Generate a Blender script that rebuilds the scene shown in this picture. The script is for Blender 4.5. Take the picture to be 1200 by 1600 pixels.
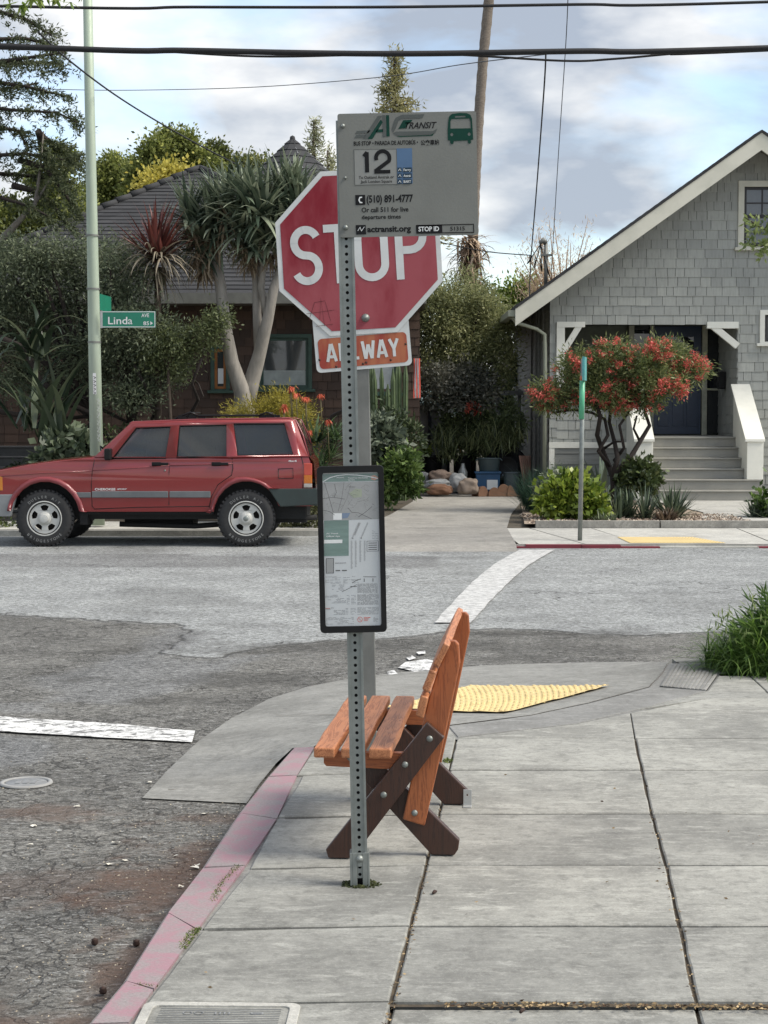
import bpy, bmesh, math, random
import numpy as np
from mathutils import Vector, Matrix
from mathutils.geometry import tessellate_polygon
random.seed(7); rng = np.random.default_rng(7)
R = math.radians
S = bpy.context.scene
COL = S.collection
for o in list(bpy.data.objects): bpy.data.objects.remove(o)

# ------------------------------------------------------------------ camera, sky, sun, exposure
FPX, CH, HOR = 2800.0, 1.6, 645.0            # focal length in photo pixels, eye height, horizon row
TH = math.atan((800 - HOR) / FPX)
cam_d = bpy.data.cameras.new('camera'); cam = bpy.data.objects.new('camera', cam_d); COL.objects.link(cam)
cam.location = (0, 0, CH); cam.rotation_euler = (math.pi / 2 - TH, 0, 0)
cam_d.sensor_fit = 'VERTICAL'; cam_d.sensor_height = 24; cam_d.lens = 24 * FPX / 1600
cam_d.clip_start = 0.05; cam_d.clip_end = 3000
S.camera = cam
S.render.resolution_x, S.render.resolution_y = 768, 1024
S.view_settings.view_transform = 'Standard'; S.view_settings.look = 'None'
S.view_settings.gamma = 1; S.view_settings.exposure = 1.36
SUN_EL, SUN_AZ = R(48), R(102)                 # azimuth measured from +Y towards +X
W = bpy.data.worlds.new('World'); S.world = W; W.use_nodes = True
nt = W.node_tree; nt.nodes.clear(); N = nt.nodes.new; LK = nt.links.new
wo = N('ShaderNodeOutputWorld'); bg = N('ShaderNodeBackground'); sky = N('ShaderNodeTexSky')
sky.sky_type = 'NISHITA'; sky.sun_disc = False; sky.sun_elevation = SUN_EL; sky.sun_rotation = SUN_AZ
sky.air_density = 1.0; sky.dust_density = 0.6
bg.inputs['Strength'].default_value = 0.1
tc = N('ShaderNodeTexCoord'); mp = N('ShaderNodeMapping'); mp.inputs['Scale'].default_value = (6, 6, 15); mp.inputs['Location'].default_value = (3.4, 1.3, 0.6)
no = N('ShaderNodeTexNoise'); no.inputs['Scale'].default_value = 0.95; no.inputs['Detail'].default_value = 7; no.inputs['Roughness'].default_value = 0.52; no.inputs['Distortion'].default_value = 0.35
LK(tc.outputs['Generated'], mp.inputs['Vector']); LK(mp.outputs[0], no.inputs['Vector'])
cr = N('ShaderNodeValToRGB'); cr.color_ramp.elements[0].position = 0.36; cr.color_ramp.elements[0].color = (0.12,) * 3 + (1,)
cr.color_ramp.elements[1].position = 0.54; cr.color_ramp.elements[1].color = (0.93,) * 3 + (1,)
LK(no.outputs['Fac'], cr.inputs['Fac'])
mp2 = N('ShaderNodeMapping'); mp2.inputs['Scale'].default_value = (9, 9, 22); mp2.inputs['Location'].default_value = (1.1, 7.3, 2.2)
no2 = N('ShaderNodeTexNoise'); no2.inputs['Scale'].default_value = 0.9; no2.inputs['Detail'].default_value = 6
LK(tc.outputs['Generated'], mp2.inputs['Vector']); LK(mp2.outputs[0], no2.inputs['Vector'])
cc = N('ShaderNodeValToRGB'); cc.color_ramp.elements[0].position = 0.38; cc.color_ramp.elements[0].color = (1.75, 1.95, 2.3, 1)
cc.color_ramp.elements[1].position = 0.60; cc.color_ramp.elements[1].color = (4.3, 4.25, 4.15, 1)
LK(no2.outputs['Fac'], cc.inputs['Fac'])
mx = N('ShaderNodeMix'); mx.data_type = 'RGBA'
LK(cr.outputs['Color'], mx.inputs['Factor']); LK(sky.outputs[0], mx.inputs[6]); LK(cc.outputs['Color'], mx.inputs[7])
LK(mx.outputs[2], bg.inputs['Color']); LK(bg.outputs[0], wo.inputs[0])
sd = bpy.data.lights.new('sun', 'SUN'); sun = bpy.data.objects.new('sun', sd); COL.objects.link(sun)
sd.energy = 1.8; sd.angle = R(26); sd.color = (1, 0.93, 0.82)
sv = Vector((math.sin(SUN_AZ) * math.cos(SUN_EL), math.cos(SUN_AZ) * math.cos(SUN_EL), math.sin(SUN_EL)))
sun.rotation_euler = sv.to_track_quat('Z', 'Y').to_euler()

# ------------------------------------------------------------------ measuring helpers
def P(px, py, Y):
    u, v = (px - 600) / FPX, (800 - py) / FPX
    t = Y / (math.cos(TH) + v * math.sin(TH))
    return Vector((u * t, Y, CH + (-math.sin(TH) + v * math.cos(TH)) * t))
def G(px, py, z=0.0):
    u, v = (px - 600) / FPX, (800 - py) / FPX
    t = (z - CH) / (-math.sin(TH) + v * math.cos(TH))
    return Vector((u * t, t * (math.cos(TH) + v * math.sin(TH)), z))
def m_at(px, Y): return px / FPX * Y          # a length in photo pixels at depth Y, in metres

# ------------------------------------------------------------------ object helpers
def root_loc(p):
    v = Vector((0, 0, 0))
    while p is not None:
        v += p.location; p = p.parent
    return v
def tag(o, label=None, cat=None, group=None, kind=None):
    if label: o['label'] = label
    if cat: o['category'] = cat
    if group: o['group'] = group
    if kind: o['kind'] = kind
    return o
def thing(name, label, cat, loc=(0, 0, 0), rot=(0, 0, 0), group=None):
    o = bpy.data.objects.new(name, None); COL.objects.link(o)
    o.location = loc; o.rotation_euler = rot; o.empty_display_size = 0.2
    return tag(o, label, cat, group)
def link_mesh(name, me, mats, parent):
    o = bpy.data.objects.new(name, me); COL.objects.link(o)
    for m in (mats if isinstance(mats, (list, tuple)) else [mats]): me.materials.append(m)
    if parent is not None: o.parent = parent
    return o
class MB:
    def __init__(s): s.v = []; s.f = []; s.m = []; s.mi = 0; s.sm = []; s.smooth = False
    def face(s, idx): s.f.append(tuple(idx)); s.m.append(s.mi); s.sm.append(s.smooth)
    def add(s, vs, fs, M=None):
        b = len(s.v)
        for p in vs:
            p = Vector(p); s.v.append(tuple(M @ p if M else p))
        for f in fs: s.face([b + i for i in f])
        return s
    def box(s, c, d, M=None, rot=None):
        hx, hy, hz = d[0] / 2, d[1] / 2, d[2] / 2
        vs = [Vector((x * hx, y * hy, z * hz)) for z in (-1, 1) for x, y in ((-1, -1), (1, -1), (1, 1), (-1, 1))]
        if rot: 
            Rm = Matrix.Rotation(rot[0], 3, 'X') if len(rot) == 1 else (Matrix.Rotation(rot[2], 3, 'Z') @ Matrix.Rotation(rot[1], 3, 'Y') @ Matrix.Rotation(rot[0], 3, 'X'))
            vs = [Rm @ p for p in vs]
        vs = [p + Vector(c) for p in vs]
        return s.add(vs, [(0, 3, 2, 1), (4, 5, 6, 7), (0, 1, 5, 4), (1, 2, 6, 5), (2, 3, 7, 6), (3, 0, 4, 7)], M)
    def bx(s, x0, x1, y0, y1, z0, z1, M=None):
        return s.box(((x0 + x1) / 2, (y0 + y1) / 2, (z0 + z1) / 2), (x1 - x0, y1 - y0, z1 - z0), M)
    def tube(s, pts, r, n=10, cap=True, M=None, sm=True):
        pts = [Vector(p) for p in pts]; k = len(pts)
        rs = list(r) if isinstance(r, (list, tuple)) else [r] * k
        old = s.smooth; s.smooth = sm; vs = []; up = None
        for i in range(k):
            t = (pts[min(i + 1, k - 1)] - pts[max(i - 1, 0)]).normalized()
            if up is None:
                up = Vector((0, 0, 1)) if abs(t.z) < 0.9 else Vector((1, 0, 0))
            a = t.cross(up)
            if a.length < 1e-5: a = t.cross(Vector((0, 1, 0)))
            a.normalize(); b = a.cross(t).normalized(); up = b
            for j in range(n):
                q = 2 * math.pi * j / n
                vs.append(pts[i] + (a * math.cos(q) + b * math.sin(q)) * rs[i])
        fs = [(i * n + j, i * n + (j + 1) % n, (i + 1) * n + (j + 1) % n, (i + 1) * n + j) for i in range(k - 1) for j in range(n)]
        s.add(vs, fs, M); b0 = len(s.v) - len(vs)
        if cap:
            s.smooth = False
            s.face([b0 + j for j in range(n)][::-1]); s.face([b0 + (k - 1) * n + j for j in range(n)])
        s.smooth = old; return s
    def lathe(s, prof, n=24, M=None, sm=True, axis='Z', caps=True):
        old = s.smooth; s.smooth = sm; vs = []
        for r, h in prof:
            for j in range(n):
                q = 2 * math.pi * j / n; c, d = r * math.cos(q), r * math.sin(q)
                vs.append({'Z': (c, d, h), 'Y': (c, h, d), 'X': (h, c, d)}[axis])
        k = len(prof)
        fs = [(i * n + j, i * n + (j + 1) % n, (i + 1) * n + (j + 1) % n, (i + 1) * n + j) for i in range(k - 1) for j in range(n)]
        s.add(vs, fs, M); b0 = len(s.v) - len(vs)
        if caps:
            s.smooth = False
            if prof[0][0] > 1e-6: s.face([b0 + j for j in range(n)][::-1])
            if prof[-1][0] > 1e-6: s.face([b0 + (k - 1) * n + j for j in range(n)])
        s.smooth = old; return s
    def plate(s, outer, holes, h0, h1, f, M=None):
        """polygon with holes in 2D, extruded from h0 to h1; f(a,b,h)->3D"""
        loops = [outer] + list(holes)
        flat = [p for l in loops for p in l]
        tris = tessellate_polygon([[Vector((p[0], p[1], 0)) for p in l] for l in loops])
        n = len(flat)
        vs = [f(p[0], p[1], h0) for p in flat] + [f(p[0], p[1], h1) for p in flat]
        fs = []
        for t in tris:
            fs.append(tuple(t)); fs.append(tuple(n + i for i in t[::-1]))
        o = 0
        for l in loops:
            k = len(l)
            for i in range(k): fs.append((o + i, o + (i + 1) % k, n + o + (i + 1) % k, n + o + i))
            o += k
        return s.add(vs, fs, M)
    def flat(s, polys2, h, f, M=None):
        for k_, p in enumerate(polys2):      # each piece a hair above the one before, so none share a plane
            tris = tessellate_polygon([[Vector((q[0], q[1], 0)) for q in p]])
            s.add([f(q[0], q[1], h - 1e-4 * (k_ % 7)) for q in p], tris, M)
        return s
    def build(s, name, mats, parent=None, world=False, bevel=0, seg=2, autosmooth=None, fixn=True):
        me = bpy.data.meshes.new(name)
        vs = s.v
        if world and parent is not None:
            o = root_loc(parent); vs = [(a - o.x, b - o.y, c - o.z) for a, b, c in vs]
        me.from_pydata([tuple(v) for v in vs], [], s.f)
        me.polygons.foreach_set('material_index', s.m); me.polygons.foreach_set('use_smooth', s.sm)
        if fixn:
            bm = bmesh.new(); bm.from_mesh(me); bmesh.ops.recalc_face_normals(bm, faces=bm.faces); bm.to_mesh(me); bm.free()
        me.update()
        o = link_mesh(name, me, mats, parent)
        if bevel:
            md = o.modifiers.new('bevel', 'BEVEL'); md.width = bevel; md.segments = seg; md.limit_method = 'ANGLE'; md.angle_limit = R(40)
        return o
class Fol:
    """collects leaves and blades as numpy arrays, one mesh"""
    def __init__(s): s.V = []; s.F = []; s.T = []; s.n = 0
    def _push(s, V, F, T): s.V.append(V); s.F.append(F + s.n); s.T.append(T); s.n += len(V)
    def leaf(s, base, d, L, Wd, tone, fold=0.15):
        n = len(base); d = d / np.linalg.norm(d, axis=1)[:, None]
        r = rng.normal(size=(n, 3)); sd_ = np.cross(d, r); sd_ /= np.linalg.norm(sd_, axis=1)[:, None] + 1e-9
        nm = np.cross(d, sd_)
        L = np.asarray(L).reshape(-1, 1) * np.ones((n, 1)); Wd = np.asarray(Wd).reshape(-1, 1) * np.ones((n, 1))
        V = np.stack([base, base + d * L * .45 + sd_ * Wd * .5 + nm * Wd * fold, base + d * L, base + d * L * .45 - sd_ * Wd * .5 + nm * Wd * fold], 1).reshape(-1, 3)
        F = (np.arange(n) * 4)[:, None] + np.array([[0, 1, 2, 3]])
        s._push(V, F, np.repeat(tone, 4)); return s
    def clumps(s, cl, n, L, Wd, tuft=0.22, per=26, shell=(0.45, 1.0), down=0.0, out=0.7, tone=(0, 1), stretch=1.0):
        """cl: list of (x,y,z,rx,ry,rz)"""
        cl = np.array(cl, float); w = (cl[:, 3] * cl[:, 4] * cl[:, 5]) ** (2 / 3); w /= w.sum()
        m = max(4, n // per); ci = rng.choice(len(cl), m, p=w)
        q = rng.normal(size=(m, 3)); q /= np.linalg.norm(q, axis=1)[:, None]
        rr = rng.uniform(shell[0], shell[1], (m, 1)) * rng.uniform(.86, 1.1, (m, 1))
        tc_ = cl[ci, :3] + q * rr * cl[ci, 3:6]
        tt = rng.uniform(0, 1, m)
        k = rng.integers(0, m, n)
        sz = tuft * rng.uniform(.6, 1.4, m)
        off = rng.normal(size=(n, 3)) * sz[k][:, None] * .5 * np.array([1, 1, stretch])
        base = tc_[k] + off
        d = rng.normal(size=(n, 3)) * .7 + q[k] * out + off / (sz[k][:, None] + 1e-6) * .5 + np.array([0, 0, -down])
        t = np.clip(tt[k] * .65 + rng.uniform(0, .35, n), 0, 1) * (tone[1] - tone[0]) + tone[0]
        return s.leaf(base, d, rng.uniform(.7, 1.3, n) * L, rng.uniform(.7, 1.3, n) * Wd, t)
    def blades(s, c, n, L, w, el=(20, 85), droop=50, k=5, spread=0.02, tone=(0, 1), Lv=.25, fat=0.35, az=None, curl=0, chan=.22):
        c = np.array(c, float)
        if az is None: a = rng.uniform(0, 2 * np.pi, n)
        else: a = np.radians(rng.uniform(az[0], az[1], n))
        e = np.radians(rng.uniform(el[0], el[1], n)); dr = np.radians(droop) * rng.uniform(.6, 1.3, n)
        Ls = L * rng.uniform(1 - Lv, 1 + Lv, n); ws = w * rng.uniform(.8, 1.2, n)
        base = c + rng.normal(size=(n, 3)) * spread * np.array([1, 1, .3])
        p = base.copy(); rows = []
        for i in range(k + 1):
            t = i / k; ee = e - dr * t ** 1.3; aa = a + curl * t
            d = np.stack([np.cos(aa) * np.cos(ee), np.sin(aa) * np.cos(ee), np.sin(ee)], 1)
            sdv = np.stack([-np.sin(aa), np.cos(aa), 0 * aa], 1)
            nm = np.cross(sdv, d)
            prof = (1 - t) ** .75 * (fat + (1 - fat) * min(1, t * 5)) if t < 1 else 0.02
            ww = (ws * prof)[:, None] * .5
            rows.append(np.stack([p - sdv * ww - nm * ww * chan * -1, p + nm * ww * 0, p + sdv * ww + nm * ww * chan], 1))
            p = p + d * (Ls / k)[:, None]
        V = np.stack(rows, 1)                       # n,k+1,3,3
        V = V.reshape(n, -1, 3); nv = V.shape[1]
        fl = []
        for i in range(k):
            for j in range(2):
                fl.append([i * 3 + j, i * 3 + j + 1, (i + 1) * 3 + j + 1, (i + 1) * 3 + j])
        F = (np.arange(n) * nv)[:, None, None] + np.array(fl)[None]
        T = rng.uniform(tone[0], tone[1], n)
        s._push(V.reshape(-1, 3), F.reshape(-1, 4), np.repeat(T, nv)); return s
    def build(s, name, mat, parent=None):
        V = np.concatenate(s.V); F = np.concatenate(s.F); T = np.concatenate(s.T)
        if parent is not None: V = V - np.array(root_loc(parent))
        me = bpy.data.meshes.new(name)
        me.vertices.add(len(V)); me.vertices.foreach_set('co', V.astype(np.float32).ravel())
        me.loops.add(len(F) * 4); me.loops.foreach_set('vertex_index', F.astype(np.int32).ravel())
        me.polygons.add(len(F)); me.polygons.foreach_set('loop_start', (np.arange(len(F)) * 4).astype(np.int32))
        me.update(calc_edges=True)
        at = me.attributes.new('tone', 'FLOAT', 'POINT'); at.data.foreach_set('value', T.astype(np.float32))
        return link_mesh(name, me, mat, parent)

# ------------------------------------------------------------------ materials
def newmat(name):
    m = bpy.data.materials.new(name); m.use_nodes = True; nt = m.node_tree; nt.nodes.clear()
    out = nt.nodes.new('ShaderNodeOutputMaterial'); b = nt.nodes.new('ShaderNodeBsdfPrincipled')
    nt.links.new(b.outputs[0], out.inputs[0]); return m, nt, b, out
def nz(nt, vec, scale, detail=5, rough=.6, dist=0):
    n = nt.nodes.new('ShaderNodeTexNoise'); n.inputs['Scale'].default_value = scale; n.inputs['Detail'].default_value = detail
    n.inputs['Roughness'].default_value = rough; n.inputs['Distortion'].default_value = dist
    nt.links.new(vec, n.inputs['Vector']); return n.outputs['Fac']
def ramp(nt, f, a, b, c0=0.0, c1=1.0):
    r = nt.nodes.new('ShaderNodeMapRange'); r.inputs[1].default_value = a; r.inputs[2].default_value = b; r.inputs[3].default_value = c0; r.inputs[4].default_value = c1
    r.interpolation_type = 'SMOOTHSTEP'; nt.links.new(f, r.inputs[0]); return r.outputs[0]
def mixc(nt, f, a, b, mode='MIX'):
    m = nt.nodes.new('ShaderNodeMix'); m.data_type = 'RGBA'; m.blend_type = mode
    for s_, v in ((m.inputs['Factor'], f), (m.inputs[6], a), (m.inputs[7], b)):
        if isinstance(v, (int, float)): s_.default_value = v
        elif isinstance(v, tuple): s_.default_value = (*v, 1) if len(v) == 3 else v
        else: nt.links.new(v, s_)
    return m.outputs[2]
def math_(nt, op, a, b=None):
    m = nt.nodes.new('ShaderNodeMath'); m.operation = op
    for i, v in enumerate((a, b)):
        if v is None: continue
        if isinstance(v, (int, float)): m.inputs[i].default_value = v
        else: nt.links.new(v, m.inputs[i])
    return m.outputs[0]
def coords(nt, scale=(1, 1, 1), kind='Object'):
    t = nt.nodes.new('ShaderNodeTexCoord'); m = nt.nodes.new('ShaderNodeMapping'); m.inputs['Scale'].default_value = scale
    nt.links.new(t.outputs[kind], m.inputs['Vector']); return m.outputs[0]
def bump(nt, b, h, strength=.3, dist=.01, prev=None):
    n = nt.nodes.new('ShaderNodeBump'); n.inputs['Strength'].default_value = strength; n.inputs['Distance'].default_value = dist
    nt.links.new(h, n.inputs['Height'])
    if prev is not None: nt.links.new(prev, n.inputs['Normal'])
    nt.links.new(n.outputs[0], b.inputs['Normal']); return n.outputs[0]
def MT(name, c, c2=None, rough=.6, metal=0, sc=6, bsc=80, bs=.15, bd=.003, stretch=(1, 1, 1), lo=.35, hi=.65, coat=0, spec=.5, fine=.25):
    m, nt, b, out = newmat(name); v = coords(nt, stretch)
    c2 = c2 or tuple(min(1, x * .72) for x in c)
    f = ramp(nt, nz(nt, v, sc, 6), lo, hi); base = mixc(nt, f, c, c2)
    g = nz(nt, v, bsc, 4)
    base = mixc(nt, fine, base, mixc(nt, g, tuple(x * .7 for x in c), tuple(min(1, x * 1.25) for x in c)))
    nt.links.new(base, b.inputs['Base Color']); b.inputs['Metallic'].default_value = metal
    nt.links.new(ramp(nt, g, .2, .8, max(0, rough - .1), min(1, rough + .1)), b.inputs['Roughness'])
    b.inputs['Coat Weight'].default_value = coat; b.inputs['Coat Roughness'].default_value = .05; b.inputs['Specular IOR Level'].default_value = spec
    if bs: bump(nt, b, g, bs, bd)
    return m
def LF(name, dark, light, rough=.55, tr=.35, mid=None):
    m, nt, b, out = newmat(name)
    a = nt.nodes.new('ShaderNodeAttribute'); a.attribute_name = 'tone'
    r = nt.nodes.new('ShaderNodeValToRGB'); r.color_ramp.elements[0].color = (*dark, 1); r.color_ramp.elements[1].color = (*light, 1)
    r.color_ramp.elements[0].position = .1; r.color_ramp.elements[1].position = .95
    if mid:
        e = r.color_ramp.elements.new(.55); e.color = (*mid, 1)
    nt.links.new(a.outputs['Fac'], r.inputs['Fac']); nt.links.new(r.outputs[0], b.inputs['Base Color'])
    b.inputs['Roughness'].default_value = rough
    t = nt.nodes.new('ShaderNodeBsdfTranslucent'); nt.links.new(r.outputs[0], t.inputs['Color'])
    mxs = nt.nodes.new('ShaderNodeMixShader'); mxs.inputs[0].default_value = tr
    nt.links.new(b.outputs[0], mxs.inputs[1]); nt.links.new(t.outputs[0], mxs.inputs[2]); nt.links.new(mxs.outputs[0], out.inputs[0])
    return m
def asphalt(name, c, crack=.5, csc=1.1, agg=1.0, stain=None, worn=.5):
    m, nt, b, out = newmat(name); v = coords(nt)
    big = nz(nt, v, .45, 5, .6); med = nz(nt, v, 5, 6, .65); fine = nz(nt, v, 75, 4, .75)
    vo = nt.nodes.new('ShaderNodeTexVoronoi'); vo.inputs['Scale'].default_value = 130; nt.links.new(v, vo.inputs['Vector'])
    base = mixc(nt, ramp(nt, big, .35, .65), c, tuple(x * 1.22 for x in c))
    base = mixc(nt, ramp(nt, med, .35, .7, 0, .55), base, tuple(x * .68 for x in c))
    spk = mixc(nt, vo.outputs['Distance'], tuple(min(1, x * 2.1) for x in c), tuple(x * .45 for x in c))
    base = mixc(nt, .42 * agg, base, spk)
    base = mixc(nt, ramp(nt, fine, .57, .70, 0, .6 * agg), base, tuple(min(1, x * 2.6) for x in c))
    base = mixc(nt, ramp(nt, fine, .43, .30, 0, .6 * agg), base, tuple(x * .4 for x in c))
    base = mixc(nt, ramp(nt, nz(nt, coords(nt, (1, 2.5, 1)), 16, 5, .7), .4, .7, 0, .35), base, tuple(x * 1.5 for x in c))
    # cracks
    dist = nt.nodes.new('ShaderNodeVectorMath'); dist.operation = 'ADD'
    nn = nt.nodes.new('ShaderNodeTexNoise'); nn.inputs['Scale'].default_value = 2.4; nn.inputs['Detail'].default_value = 6; nt.links.new(v, nn.inputs['Vector'])
    sc_ = nt.nodes.new('ShaderNodeVectorMath'); sc_.operation = 'SCALE'; sc_.inputs[3].default_value = 1.1; nt.links.new(nn.outputs['Color'], sc_.inputs[0])
    nt.links.new(v, dist.inputs[0]); nt.links.new(sc_.outputs[0], dist.inputs[1])
    cks = None
    for k_, (s1, wd, a0, a1) in enumerate(((csc, .006, .50, .62), (csc * 4.2, .022, .56, .66))):
        vv = nt.nodes.new('ShaderNodeTexVoronoi'); vv.feature = 'DISTANCE_TO_EDGE'; vv.inputs['Scale'].default_value = s1; nt.links.new(dist.outputs[0], vv.inputs['Vector'])
        e = ramp(nt, vv.outputs['Distance'], 0, wd, 1, 0)
        msk = ramp(nt, nz(nt, v, .55 + k_ * .5, 3), a0 - crack * .25, a1 - crack * .2)
        ck = math_(nt, 'MULTIPLY', e, msk)
        cks = ck if cks is None else math_(nt, 'MAXIMUM', cks, ck)
    base = mixc(nt, math_(nt, 'MULTIPLY', cks, min(1, crack + .25)), base, tuple(x * .22 for x in c))
    if stain:
        for (x, y, rx, ry, colr, amt) in stain:
            sx = nt.nodes.new('ShaderNodeSeparateXYZ'); nt.links.new(v, sx.inputs[0])
            dx = math_(nt, 'POWER', math_(nt, 'DIVIDE', math_(nt, 'SUBTRACT', sx.outputs[0], x), rx), 2)
            dy = math_(nt, 'POWER', math_(nt, 'DIVIDE', math_(nt, 'SUBTRACT', sx.outputs[1], y), ry), 2)
            rr = math_(nt, 'SQRT', math_(nt, 'ADD', dx, dy))
            rr = math_(nt, 'ADD', rr, math_(nt, 'MULTIPLY', math_(nt, 'SUBTRACT', med, .5), 1.7))
            base = mixc(nt, ramp(nt, rr, .25, 1.0, amt, 0), base, mixc(nt, fine, colr, tuple(q * .5 for q in colr)))
    nt.links.new(base, b.inputs['Base Color']); b.inputs['Roughness'].default_value = .85; b.inputs['Specular IOR Level'].default_value = .35
    h = math_(nt, 'SUBTRACT', math_(nt, 'MULTIPLY', vo.outputs['Distance'], .5), math_(nt, 'MULTIPLY', cks, 2.0))
    n1 = bump(nt, b, h, .55, .006); bump(nt, b, med, .3, .02, n1)
    return m
def concrete(name, c, c2, streak=.5, blot=.5, moss=0):
    m, nt, b, out = newmat(name); v = coords(nt)
    vs_ = coords(nt, (1, 5, 1)); big = nz(nt, v, 1.3, 6, .65); st = nz(nt, vs_, 7, 6, .7); fine = nz(nt, v, 150, 3, .7); med = nz(nt, v, 14, 6, .7)
    g = nt.nodes.new('ShaderNodeNewGeometry')
    base = mixc(nt, ramp(nt, big, .42, .58), c, c2); base = mixc(nt, ramp(nt, nz(nt, v, .7, 7, .7, .5), .46, .62, 0, .55), base, tuple(x * 1.28 for x in c)); base = mixc(nt, ramp(nt, nz(nt, v, 3.3, 8, .8, .3), .52, .64, 0, .5), base, tuple(x * .72 for x in c2))
    base = mixc(nt, math_(nt, 'MULTIPLY', ramp(nt, st, .5, .72), streak), base, tuple(min(1, x * 1.5) for x in c))
    base = mixc(nt, ramp(nt, med, .48, .72, 0, blot), base, tuple(x * .6 for x in c2))
    base = mixc(nt, ramp(nt, nz(nt, coords(nt, (1, 2.2, 1)), 4.5, 8, .75, .4), .52, .66, 0, .75), base, tuple(min(1, x * 1.42) for x in c))
    base = mixc(nt, ramp(nt, nz(nt, v, 60, 6, .85), .5, .66, 0, .5), base, tuple(min(1, x * 1.5) for x in c))
    base = mixc(nt, ramp(nt, nz(nt, v, 32, 6, .8), .48, .64, 0, .5), base, tuple(x * .58 for x in c))
    base = mixc(nt, ramp(nt, nz(nt, v, 2.6, 7, .75, .8), .56, .68, 0, .45), base, tuple(x * .62 for x in c2))
    gs = nt.nodes.new('ShaderNodeTexVoronoi'); gs.inputs['Scale'].default_value = 2.3; nt.links.new(v, gs.inputs['Vector']); base = mixc(nt, math_(nt, 'MULTIPLY', ramp(nt, gs.outputs['Distance'], .035, .02, 0, .65), ramp(nt, med, .4, .5)), base, tuple(x * .35 for x in c))
    isl = mixc(nt, g.outputs['Random Per Island'], (.83, .83, .83), (1.12, 1.11, 1.09)); base = mixc(nt, 1.0, base, isl, 'MULTIPLY')
    base = mixc(nt, ramp(nt, fine, .35, .7, 0, .3), base, tuple(x * .5 for x in c))
    base = mixc(nt, ramp(nt, fine, .62, .72, 0, .4), base, tuple(min(1, x * 1.7) for x in c))
    nt.links.new(base, b.inputs['Base Color']); b.inputs['Roughness'].default_value = .88; b.inputs['Specular IOR Level'].default_value = .3
    n1 = bump(nt, b, fine, .35, .003); bump(nt, b, med, .2, .006, n1)
    return m
def paint_worn(name, c, under, thr=.5, sc=9, wid=.06, stretch=(1, 1, 1)):
    m, nt, b, out = newmat(name); v = coords(nt, stretch); a = nz(nt, v, sc, 8, .72, .6); f = nz(nt, v, 110, 3)
    vo = nt.nodes.new('ShaderNodeTexVoronoi'); vo.feature = 'DISTANCE_TO_EDGE'; vo.inputs['Scale'].default_value = sc * 1.2; nt.links.new(v, vo.inputs['Vector'])
    k = math_(nt, 'MULTIPLY', ramp(nt, a, thr - wid, thr + wid), ramp(nt, vo.outputs['Distance'], .0, .02))
    base = mixc(nt, k, mixc(nt, f, tuple(x * .6 for x in under), tuple(min(1, x * 1.5) for x in under)), mixc(nt, f, tuple(x * .8 for x in c), c))
    nt.links.new(base, b.inputs['Base Color']); b.inputs['Roughness'].default_value = .75; bump(nt, b, f, .3, .003); return m
def wood(name, c, c2, rough=.45, axis=1, coat=.15):
    m, nt, b, out = newmat(name); st = [16, 16, 16]; st[axis] = 1.1; v = coords(nt, tuple(st))
    a = nz(nt, v, 1.6, 5, .6, 1.5); w = nt.nodes.new('ShaderNodeTexNoise'); w.inputs['Scale'].default_value = 5; w.inputs['Detail'].default_value = 3; nt.links.new(v, w.inputs['Vector'])
    wv = nt.nodes.new('ShaderNodeMath'); wv.operation = 'SINE'; nt.links.new(math_(nt, 'MULTIPLY', a, 42), wv.inputs[0])
    g = ramp(nt, wv.outputs[0], .1, 1); base = mixc(nt, math_(nt, 'MULTIPLY', g, .85), c, c2)
    v2 = coords(nt); blot = nz(nt, v2, 5, 4); base = mixc(nt, ramp(nt, blot, .35, .65, 0, .5), base, tuple(x * .72 for x in c))
    nt.links.new(base, b.inputs['Base Color']); b.inputs['Roughness'].default_value = rough; b.inputs['Coat Weight'].default_value = coat; b.inputs['Coat Roughness'].default_value = .35
    bump(nt, b, math_(nt, 'ADD', g, w.outputs['Fac']), .25, .002); return m
def shingle_mat(name, c, c2, var=.35, rough=.8):
    m, nt, b, out = newmat(name); v = coords(nt, (9, 9, 1.2)); g = nt.nodes.new('ShaderNodeNewGeometry')
    a = nz(nt, v, 3, 5, .65); base = mixc(nt, g.outputs['Random Per Island'], c, c2)
    base = mixc(nt, ramp(nt, a, .4, .75, 0, .5), base, tuple(x * .6 for x in c)); v2 = coords(nt)
    base = mixc(nt, ramp(nt, nz(nt, v2, .9, 4), .5, .75, 0, .35), base, tuple(x * .65 for x in c2))
    nt.links.new(base, b.inputs['Base Color']); b.inputs['Roughness'].default_value = rough; bump(nt, b, a, .3, .004); return m
def glass(name, c=(.03, .035, .04), rough=.04, spec=.8):
    m, nt, b, out = newmat(name); v = coords(nt); a = nz(nt, v, 3, 3)
    nt.links.new(mixc(nt, a, c, tuple(x * 1.6 for x in c)), b.inputs['Base Color']); b.inputs['Roughness'].default_value = rough; b.inputs['Specular IOR Level'].default_value = spec
    b.inputs['Coat Weight'].default_value = .6; b.inputs['Coat Roughness'].default_value = .02; return m

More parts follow.
